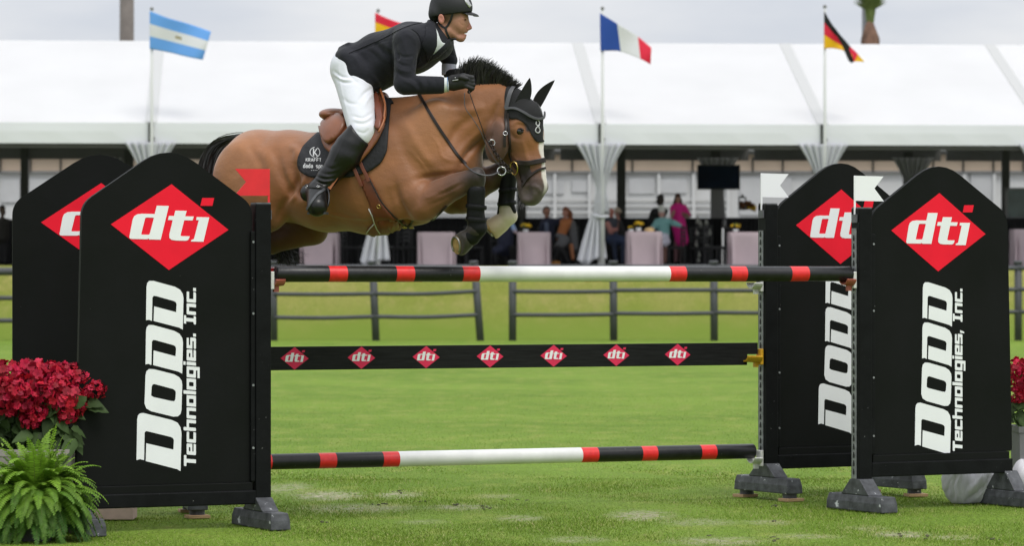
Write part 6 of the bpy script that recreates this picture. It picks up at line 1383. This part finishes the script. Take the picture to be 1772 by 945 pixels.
for sg in (-1, 1):
    c = H(802.6, 34.6, -.2) + LR * (sg * .031); m = MB(); m.ball(c, .0092, 0, 14, 10); e = m.build('eye', M['sclera'], rd, smooth=True, world=True)
    look = unit(np.array([math.cos(HRD), -math.sin(HRD) * .6, -.05])); m = MB(); m.ball(c + look * .0050, .0056, 0, 12, 8); m.build('iris', M['iris'], e, smooth=True, world=True)
    m = MB(); fd = np.array([math.cos(HRD), -math.sin(HRD), 0]); pts = [c + LR * sg * a + fd * (.0095 * math.cos(a * 60) + .0015) + UP * (.0050 - 14 * a * a) for a in np.linspace(-.011, .014, 9)]; m.tube(pts, .0021, 6); m.build('eyelid', M['skin'], e, smooth=True, world=True, cols=np.array([[.30, .13, .09]] * len(m.v)))
    m = MB(); pts = [H(805.0, 28.6, -.2) + LR * sg * a + fd * (.006 - 6 * (a - .02) ** 2 * 5) + UP * (.002 - 4 * (a - .03) ** 2) for a in np.linspace(.012, .052, 8)]; m.tube(pts, [.001, .0022, .0026, .0026, .0024, .002, .0016, .001], 6); m.build('eyebrow', mat('brow_hair' + str(sg), HAIR, .8), rd, smooth=True, world=True)
m = MB(); m.box(tuple(H(804.6, 56.6, -.2)), (.010, .022, .004), rz=-HRD); m.build('teeth', M['teeth'], rd, world=True)
# jacket
skirt = [rs((615, 98, .02), (646, 124, -.01), (22, 64), (33, 68), k=.04), rs((601, 96, .03), (626, 110, .01), (11, 50), (30, 62), k=.04), rs((590, 88, .03), (606, 82, .03), (2.5, 30), (5, 40), k=.02), rs((630, 125, -.01), (648, 140, -.02), (26, 66), (18, 64), k=.04), rs((664, 118, -.04), (690, 104, -.09), (32, 50), (28, 50), k=.04)]
jk = torso(.006, None) + arms(.003, None)[:2] + skirt + [rs((764, 76, .0), (778, 104, .02), (21, 20), (14, 14), k=.03), rs((746, 52, -.20), (764, 74, -.20), (16, 22), (14, 24), k=.02)]
for (a, b_, r_) in (((690, 95, -.42), (712, 100, -.44), 2.2), ((686, 120, -.43), (712, 132, -.45), 2.5), ((716, 150, -.46), (724, 134, -.46), 2.4), ((735, 156, -.45), (742, 136, -.45), 2.0), ((640, 92, -.26), (680, 116, -.30), 3.2), ((650, 76, -.22), (676, 96, -.28), 2.6), ((622, 104, -.26), (646, 132, -.28), 3.2), ((676, 60, -.34), (690, 100, -.38), 2.0)):
    jk.append(Seg(H(*a), H(*b_), [r_ / SH] * 2, [r_ / SH] * 2, LB, None, .02, True))
jk.append(Cut(H(773, 147, -.38), (1, 0, 0), .09)); 
jk.append(Cut(H(776, 113, .02), (-.05, 0, -1), .075))
V, Q, _ = grow(jk, .006, 1)
JL = [([(688, 92), (700, 98), (716, 96)], -.006, 2.5), ([(684, 104), (696, 112), (712, 114)], -.005, 2.5), ([(684, 122), (698, 132), (716, 134)], -.007, 3), ([(683, 114), (696, 122), (714, 124)], .005, 3), ([(712, 134), (722, 142), (728, 158)], -.007, 3), ([(700, 140), (716, 148), (722, 160)], .005, 3), ([(736, 134), (742, 148), (738, 160)], -.004, 2.5), ([(726, 136), (734, 150), (732, 160)], .004, 3), ([(752, 136), (756, 148), (752, 160)], -.003, 2.5),
 ([(608, 84), (622, 92), (632, 106), (634, 122)], -.008, 4), ([(600, 92), (614, 100), (624, 116)], .006, 4), ([(634, 84), (650, 96), (662, 112)], -.006, 4), ([(646, 74), (662, 88), (676, 104)], -.006, 4), ([(656, 70), (672, 82), (684, 96)], .005, 4), ([(662, 118), (672, 132), (676, 148)], -.006, 4), ([(640, 128), (652, 140), (658, 154)], .006, 4), ([(680, 52), (676, 72), (678, 100), (682, 130)], -.009, 3), ([(708, 48), (722, 56), (730, 76), (726, 100)], -.007, 3), ([(700, 56), (714, 64), (720, 80)], .005, 4), ([(730, 90), (720, 104), (716, 118)], -.006, 4), ([(742, 102), (735, 110), (722, 118)], .005, 3), ([(604, 94), (640, 80), (680, 66)], -.003, 1.6), ([(692, 60), (700, 78), (704, 100)], .004, 4), ([(768, 84), (778, 92), (788, 96)], -.004, 2.5)]
V = crease(V, Q, JL)
# neck opening
op = H(771, 52, -.20); dd = V - op; 
jk_o = make('jacket', V, Q, M['jacket'], rd, smooth=True, world=True); JB = bvh_of(V, Q)
def drj(name, poly, off, th, m_, rr=3): return drape(name, rounded(poly, rr, 2), JB, off, th, m_, jk_o if name != 'shirt' else rd, step=3, Y=YH - .2)
drj('shirt', [(752, 46), (757, 56), (761, 68), (765, 74), (771, 74), (768, 80), (760, 87), (749, 95), (748, 92), (752, 76), (752, 60)], .006, .006, M['shirt'])
drj('lapel', [(744, 30), (752, 42), (755, 60), (755, 78), (749, 92), (740, 105), (737, 88), (730, 78), (736, 60), (738, 42)], .010, .007, M['jacket'], 2); drj('lapel', [(781, 66), (779, 76), (770, 86), (757, 98), (741, 105), (748, 94), (759, 84), (767, 77), (773, 69)], .010, .007, M['jacket'], 2)
m = MB(); q = [hit(JB, a, b_, YH, .003)[0] for a, b_, _ in smoothpath([(746, 36, 0), (716, 42, 0), (690, 52, 0), (664, 66, 0), (636, 78, 0), (604, 92, 0)], 5)]; m.tube(q, .0022, 6); m.build('back_seam', M['jacket'], jk_o, smooth=True, world=True)
m = MB(); q = [hit(JB, a, b_, YH, .0025)[0] for a, b_, _ in smoothpath([(712, 50, 0), (726, 62, 0), (731, 84, 0), (724, 110, 0)], 5)]; m.tube(q, .002, 6); m.build('armhole_seam', M['jacket'], jk_o, smooth=True, world=True)
sh = [rs((756, 74, -.19), (765, 58, -.20), (19, 19), (18.5, 17), k=.01)]; sh.append(Cut(H(765, 60, -.2), (.55, 0, .8), .09)); V, Q, _ = grow(sh, .005, 1); make('shirt_collar', V, Q, M['shirt'], rd, smooth=True, world=True)
# cuffs
V, Q, _ = grow([rs((768, 147, -.38), (777, 145.5, -.38), (13, 12), (12, 11), k=.005), Cut(H(777, 145, -.38), (1, 0, .05), .06)], .005, 1); make('shirt_cuff', V, Q, M['shirt'], rd, smooth=True, world=True)
V, Q, _ = grow([rs((777, 113, .02), (776, 128, .01), (13, 12.5), (12, 12), k=.005), Cut(H(776, 130, .02), (0, 0, -1), .06)], .005, 1); make('far_cuff', V, Q, M['cuff'], rd, smooth=True, world=True)
m = MB(); torus(m, H(775, 146, -.38), .0425, .0016, (1, 0, .05), 20, 6); m.build('cuff_stripe', mat('blue_stripe', (.12, .25, .5), .7), rd, smooth=True, world=True)
for nm, pr in (('glove', nh), ('glove', fh)): V, Q, _ = grow(pr, .0038, 1); go = make(nm, V, Q, M['glove'], rd, smooth=True, world=True); 
GB = bvh_of(*grow(nh, .0038, 1)[:2]); m = MB(); m.tube([hit(GB, a, b_, YH, .002)[0] for a, b_ in ((783, 139), (788, 138), (793, 137))], .0022, 6); m.ball(hit(GB, 788, 134, YH, .001)[0], .003, 0, 8, 6); m.build('glove_logo', M['paleprint'], rd, smooth=True, world=True)
# breeches
br_ = legs(.004, None) + [rs((624, 236, -.32), (618, 244, -.32), (21, 20), (19, 18), k=.02)]
for a, b_ in (((592, 150, -.30), (620, 142, -.32)), ((588, 132, -.30), (612, 126, -.32)), ((610, 205, -.42), (634, 212, -.44)), ((606, 190, -.40), (622, 196, -.42))): br_.append(Seg(H(*a), H(*b_), [2 / SH] * 2, [2 / SH] * 2, LB, None, .015, True))
V, Q, _ = grow(br_, .006, 1); V = crease(V, Q, [([(578, 122), (590, 132), (606, 134)], -.006, 2.5), ([(578, 132), (594, 142), (612, 142)], -.005, 2.5), ([(577, 127), (592, 137), (608, 138)], .005, 2.5), ([(600, 112), (606, 130), (622, 146)], -.005, 3), ([(646, 152), (632, 160), (620, 176)], -.006, 3), ([(648, 160), (638, 170), (628, 186)], .004, 3), ([(594, 170), (604, 178), (620, 180)], -.004, 3), ([(642, 196), (628, 204), (610, 200)], -.005, 2.5), ([(644, 206), (630, 214), (612, 212)], -.005, 2.5), ([(643, 201), (629, 209), (611, 206)], .004, 2.5), ([(640, 222), (630, 230), (616, 226)], -.004, 2.5), ([(586, 108), (590, 150), (604, 206)], .0022, 1.4)]); make('breeches', V, Q, M['breech'], rd, smooth=True, world=True)
# boots
def bootp(g): return lower(g, None)
for nm, pr in (('riding_boot', bootp(.006)[:5] + [rs((612, 228, -.335), (604, 246, -.34), (12, 15), (20, 19), k=.03), Cut(H(624, 232, -.34), (.72, -.25, .66), .16, )]), ('riding_boot', bootp(.006)[5:])):
    for i_, (a, b_) in enumerate((((552, 306, -.39), (576, 316, -.40)), ((548, 314, -.39), (572, 324, -.40)), ((556, 296, -.39), (582, 306, -.41)))):
        if pr and nm == 'riding_boot' and len(pr) > 4: pr.append(Seg(H(*a), H(*b_), [1.8 / SH] * 2, [1.8 / SH] * 2, LB, None, .012, True))
    V, Q, _ = grow(pr, .006, 1); V = crease(V, Q, [([(546, 304), (560, 310), (580, 308)], -.006, 2.2), ([(545, 311), (558, 318), (578, 317)], -.006, 2.2), ([(546, 307), (560, 314), (579, 312)], .005, 2.2), ([(552, 296), (566, 302), (586, 298)], -.004, 2.4), ([(544, 318), (556, 325), (574, 324)], -.004, 2), ([(560, 286), (576, 292), (594, 284)], -.003, 2.6), ([(600, 230), (586, 262), (570, 296)], .002, 1.4)]); bo = make(nm, V, Q, M['leather'], rd, smooth=True, world=True)
    if len(pr) > 5: BOOTB = bvh_of(V, Q); boot1 = bo
m = MB(); strap_geo(m, [(526, 318, 0), (534, 323, 0), (548, 325, 0), (560, 325, 0)], .014, BOOTB, .004, .006, YH - .33); m.build('spur_strap', M['holes'], boot1, world=True)
m = MB(); strap_geo(m, [(561, 328, 0), (548, 338, 0), (538, 352, 0), (532, 362, 0)], .016, BOOTB, .004, .006, YH - .33); m.build('cross_strap', M['foot'], boot1, world=True)
m = MB()
for a, b_ in ((533, 324), (550, 325)): c, nn = hit(BOOTB, a, b_, YH, .009); torus(m, c, .0085, .0018, nn, 14, 6)
m.build('buckle', M['steel'], boot1, smooth=True, world=True)
sol = [rs((550, 350, -.40), (549, 366, -.455), (9, 15), (9, 13), L=np.array([1.0, 0, 0]), k=.01)]
stp = thing('stirrup', 'black stirrup iron with tan leathers at the boot of the rider', 'stirrup', tuple(H(560, 330, -.35)))
m = MB(); m.tube(smoothpath([H(566, 326, -.37), H(569, 338, -.40), H(567, 356, -.43), H(556, 367, -.42), H(538, 366, -.38), H(533, 356, -.36)], 6), .006, 8, flat=1.6); m.build('iron', M['leather'], stp, smooth=True, world=True)
m = MB(); m.box(tuple(H(550, 369, -.43)), (.11, .05, .012), rz=-.3); m.build('footplate', M['foot'], stp, world=True)
for a, b_ in (((606, 270), (566, 325)), ((612, 272), (570, 327))):
    m = MB(); p0, p1 = hit(HORSE_BVH, *a, YH, .05)[0], H(b_[0], b_[1], -.37); strap_geo(m, [np.array(p0), np.array(p0) * .5 + p1 * .5, p1], .016, None, 0, .004, free=True); m.build('stirrup_leather', M['edge'], stp, world=True)
# helmet
hm_ = [fe(780.5, 12, (38, 33, 27), -6, 0, None, .01), fe(756, 24, (12, 16, 20), 10, 0, None, .03), Cut(H(776, 26, -.2), (.13, 0, -.99), .19), fe(751, 27, (7.5, 12, 16), 14, 0, None, .012)]
V, Q, _ = grow(hm_, .005, 1); he_o = make('helmet', V, Q, M['helmet'], rd, smooth=True, world=True); HBV = bvh_of(V, Q)
pk_ = [fe(806, 20.5, (23, 3.0, 22), -15, 0, None, .01)]; V, Q, _ = grow(pk_, .004, 1); 
for i in range(len(V)): 
    lt = float((V[i] - H(806, 20, -.2)) @ LR); V[i, 2] -= 1.6 * lt * lt
make('peak', V, Q, M['helmet'], he_o, smooth=True, world=True)
m = MB(); pts = []
for a in np.linspace(-1.25, 1.25, 20): c = H(806, 21.5, -.2); fd = np.array([math.cos(HRD), -math.sin(HRD), 0]); lt = math.sin(a) * .073; q = c + fd * (math.cos(a) * .076 * .97) + LR * lt; q[2] += -.268 * math.cos(a) * .073 - 1.6 * lt * lt; pts.append(q)
m.tube(pts, .0026, 6); m.build('peak_edge', M['rim'], he_o, smooth=True, world=True)
drape('badge', [(802, -4), (808, -6), (812, 3), (816, 9), (812, 13), (806, 5)], HBV, .003, .003, M['silver'], he_o, step=3, Y=YH - .3)
m = MB(); 
for path in ([(757, 28, 0), (760, 38, 0), (765, 45, 0), (771, 48, 0)], [(783, 23, 0), (780, 34, 0), (776, 42, 0), (771, 48, 0)], [(771, 48, 0), (774, 58, 0), (779, 68, 0), (786, 74, 0)]): strap_geo(m, path, .012, FACE, .004, .006, YH - .25)
m.build('chin_strap', M['helmet'], he_o, world=True)
# ------------------------------------------------------------------ guests in the marquee
M['guest'] = mat('guest_colours', (.3, .3, .3), .75, attr='Col')
SKN = (.42, .20, .15)
def guest(prims, Yg, label, hairp=None, hcol=(.05, .03, .02), base=None):
    s_ = F / Yg; pr = []
    for a, b_, ra, rb, dy, col in prims:
        dy = dy if hasattr(dy, '__len__') else (dy, dy); pr.append(Seg(P(a[0], a[1], Yg + dy[0]), P(b_[0], b_[1], Yg + dy[1]), [ra / s_] * 2, [rb / s_] * 2, np.array([0, 1.0, 0]), col, .03))
    V, Q, C = grow(pr, .017, 1, ck=.008); c = V.mean(0); root = thing('person', label, 'person', (c[0], Yg, FLOOR)); make('body', V, Q, M['guest'], root, smooth=True, world=True, cols=C)
    if hairp:
        pr = [Seg(P(a[0], a[1], Yg + dy), P(b_[0], b_[1], Yg + dy), [ra / s_] * 2, [rb / s_] * 2, np.array([0, 1.0, 0]), None, .02) for a, b_, ra, rb, dy in hairp]; V, Q, C = grow(pr, .015, 1)
        make('hair', V, Q, mat('hair_colour', hcol, .7), root, smooth=True, world=True)
def head(x, y, r=5.6, col=SKN): return [((x, y), (x + .5, y + 3), r, r * .72, -.02, col), ((x, y + 4), (x, y + 11), r * .5, r * .6, 0, col)]
NV = (.018, .022, .05); BKC = (.008, .008, .009)
guest(head(946, 367, 6.5) + [((941, 384), (956, 384), 6, 6, 0, NV), ((948, 388), (948, 410), 12, 11, 0, NV), ((958, 386), (972, 380), 5, 4.5, (0, -.1), NV), ((939, 388), (936, 402), 5, 4, -.1, NV), ((946, 388), (946, 404), 3, 3, -.15, (.14, .17, .26)), ((946, 420), (938, 424), 8, 6, (-.1, -.4), BKC), ((938, 426), (938, 456), 5, 3.5, -.45, BKC)], 84.8, 'guest in a navy jacket seated left of the woman in orange', [((946, 362), (943, 366), 6, 5, .05)], (.10, .05, .035))
guest(head(978, 369, 5.6) + [((974, 384), (984, 383), 5.5, 5.5, 0, (.38, .13, .04)), ((978, 388), (970, 410), 9, 8, -.05, (.38, .13, .04)), ((990, 388), (993, 428), 7, 8, .05, (.10, .10, .105)), ((984, 384), (990, 400), 6, 7, .08, (.10, .10, .105)), ((966, 408), (976, 414), 5, 7, -.2, (.10, .10, .105)), ((976, 416), (966, 428), 10, 7, (-.2, -.35), (.11, .11, .115)), ((966, 430), (958, 450), 6, 4, -.4, BKC), ((972, 432), (982, 452), 6, 4, -.35, BKC), ((988, 425), (991, 447), 4, 3.5, -.1, (.40, .16, .07)), ((956, 455), (966, 456), 4, 4, -.4, (.5, .22, .05))], 83.8, 'woman with auburn hair in an orange top and grey coat beside the mauve table', [((979, 363), (986, 370), 6, 5, .05), ((986, 370), (988, 384), 5, 4, .08)], (.20, .06, .025))
guest(head(1057, 367, 6.6, (.46, .17, .13)) + [((1052, 382), (1064, 383), 6, 6, 0, (.04, .045, .06)), ((1056, 388), (1058, 408), 12, 12, 0, (.04, .045, .06)), ((1051, 388), (1057, 400), 4.5, 4, -.15, (.45, .20, .17)), ((1057, 400), (1066, 397), 4, 3.5, (-.15, -.25), (.45, .20, .17)), ((1058, 414), (1078, 416), 10, 8, (-.05, -.3), (.025, .04, .09)), ((1079, 418), (1078, 452), 5.5, 4, -.3, (.02, .03, .06)), ((1062, 418), (1066, 452), 5, 4, -.2, (.02, .03, .06))], 84.3, 'balding guest in a dark tee shirt and jeans next to the tied white drape')
guest([((1068, 368), (1068, 371), 4.8, 4, 0, (.40, .20, .16)), ((1068, 363), (1071, 365), 4.6, 4.2, -.03, (.50, .40, .31)), ((1072, 365), (1075, 367), 2.5, 1.5, -.08, (.50, .40, .31)), ((1069, 376), (1070, 382), 3, 4, 0, (.4, .2, .15)), ((1070, 388), (1076, 408), 8, 9, 0, (.02, .018, .018)), ((1066, 386), (1066, 398), 4, 3.5, -.1, (.36, .18, .14)), ((1076, 412), (1084, 415), 8, 6, -.2, BKC), ((1084, 418), (1084, 452), 5, 4, -.2, BKC)], 85.3, 'guest in a tan cap and black top behind the man in the tee shirt')
TE = (.20, .42, .42)
guest(head(1145, 370, 5.6, (.50, .27, .24)) + [((1145, 363), (1144, 360), 6.2, 5.5, -.02, (.62, .62, .6)), ((1138, 384), (1154, 384), 6, 6, 0, TE), ((1146, 388), (1148, 404), 12, 11, 0, TE), ((1155, 384), (1166, 386), 6, 5.5, 0, TE), ((1166, 386), (1176, 390), 5.5, 4, -.1, TE), ((1137, 385), (1128, 396), 5.5, 4.5, (0, -.2), TE), ((1128, 396), (1124, 399), 4, 3, -.3, (.45, .25, .2)), ((1149, 412), (1152, 418), 9, 8, -.1, (.62, .60, .70)), ((1148, 420), (1144, 422), 8, 6, -.3, (.62, .60, .70)), ((1150, 424), (1150, 452), 4.5, 3.5, -.2, (.2, .1, .08)), ((1142, 424), (1140, 452), 4.5, 3.5, -.4, (.2, .1, .08))], 83.9, 'guest in a teal top and white cap at the middle table')
guest([((1143, 346), (1143, 351), 6.5, 5.5, 0, (.05, .04, .035)), ((1143, 356), (1143, 362), 3.5, 4, 0, (.1, .06, .05)), ((1133, 366), (1150, 366), 6, 6, 0, BKC), ((1140, 372), (1138, 410), 12, 11, 0, BKC), ((1130, 368), (1124, 384), 5, 4.5, 0, BKC), ((1124, 384), (1128, 394), 4.5, 4, 0, BKC), ((1136, 412), (1134, 452), 6, 4.5, 0, BKC), ((1143, 412), (1144, 452), 6, 4.5, 0, BKC)], 86.0, 'dark haired guest dressed in black standing behind the teal guest', [((1143, 342), (1142, 350), 6.5, 6, .03)], (.02, .017, .015))
PK = (.68, .012, .24)
guest(head(1173, 345, 4.8, (.36, .2, .15)) + [((1165, 359), (1183, 359), 5.5, 5.5, 0, PK), ((1173, 362), (1175, 392), 11, 12, 0, PK), ((1175, 392), (1180, 416), 12, 11.5, 0, PK), ((1184, 360), (1191, 372), 5.5, 5, 0, PK), ((1190, 374), (1180, 370), 4, 2.8, -.1, (.22, .12, .09)), ((1164, 362), (1163, 374), 5, 3.5, -.1, PK), ((1163, 374), (1166, 366), 3, 2.5, -.2, (.36, .2, .15)), ((1170, 420), (1169, 452), 4, 3, 0, (.16, .07, .08)), ((1178, 420), (1177, 452), 4, 3, .1, (.10, .05, .05))], 85.3, 'long haired woman standing in a bright pink dress', [((1173, 339), (1172, 345), 5.2, 5, .04), ((1169, 345), (1166, 360), 3, 3.5, .03), ((1177, 345), (1179, 358), 3, 3.5, .03)], (.06, .025, .015))
guest([((872, 366), (872, 370), 5.5, 4.5, 0, SKN), ((872, 375), (873, 380), 3, 4, 0, SKN), ((870, 386), (884, 387), 7, 6, 0, NV), ((876, 392), (874, 430), 13, 14, 0, NV), ((885, 386), (891, 399), 4, 3.6, -.1, (.38, .52, .80)), ((891, 400), (893, 403), 3, 2.6, -.12, (.5, .35, .35)), ((868, 430), (858, 434), 8, 7, -.3, NV), ((858, 436), (858, 454), 6, 4, -.3, BKC), ((886, 430), (888, 454), 6, 4, -.2, BKC)], 83.6, 'guest in navy with one pale blue sleeve seated below the white hoof', [((872, 361), (874, 366), 5, 5, .05)], (.03, .02, .015))
guest([((4, 364), (5, 368), 5.5, 5, 0, (.12, .08, .06)), ((4, 374), (4, 380), 3, 4, 0, (.12, .08, .06)), ((-3, 384), (13, 384), 6, 6, 0, (.02, .018, .014)), ((5, 388), (5, 410), 11, 11, 0, (.02, .018, .014)), ((0, 412), (0, 452), 6, 4.5, 0, BKC), ((9, 412), (9, 452), 6, 4.5, 0, BKC)], 87.0, 'dark haired person at the far left edge of the marquee', [((4, 360), (3, 364), 5.5, 5, .03)], (.02, .015, .012))
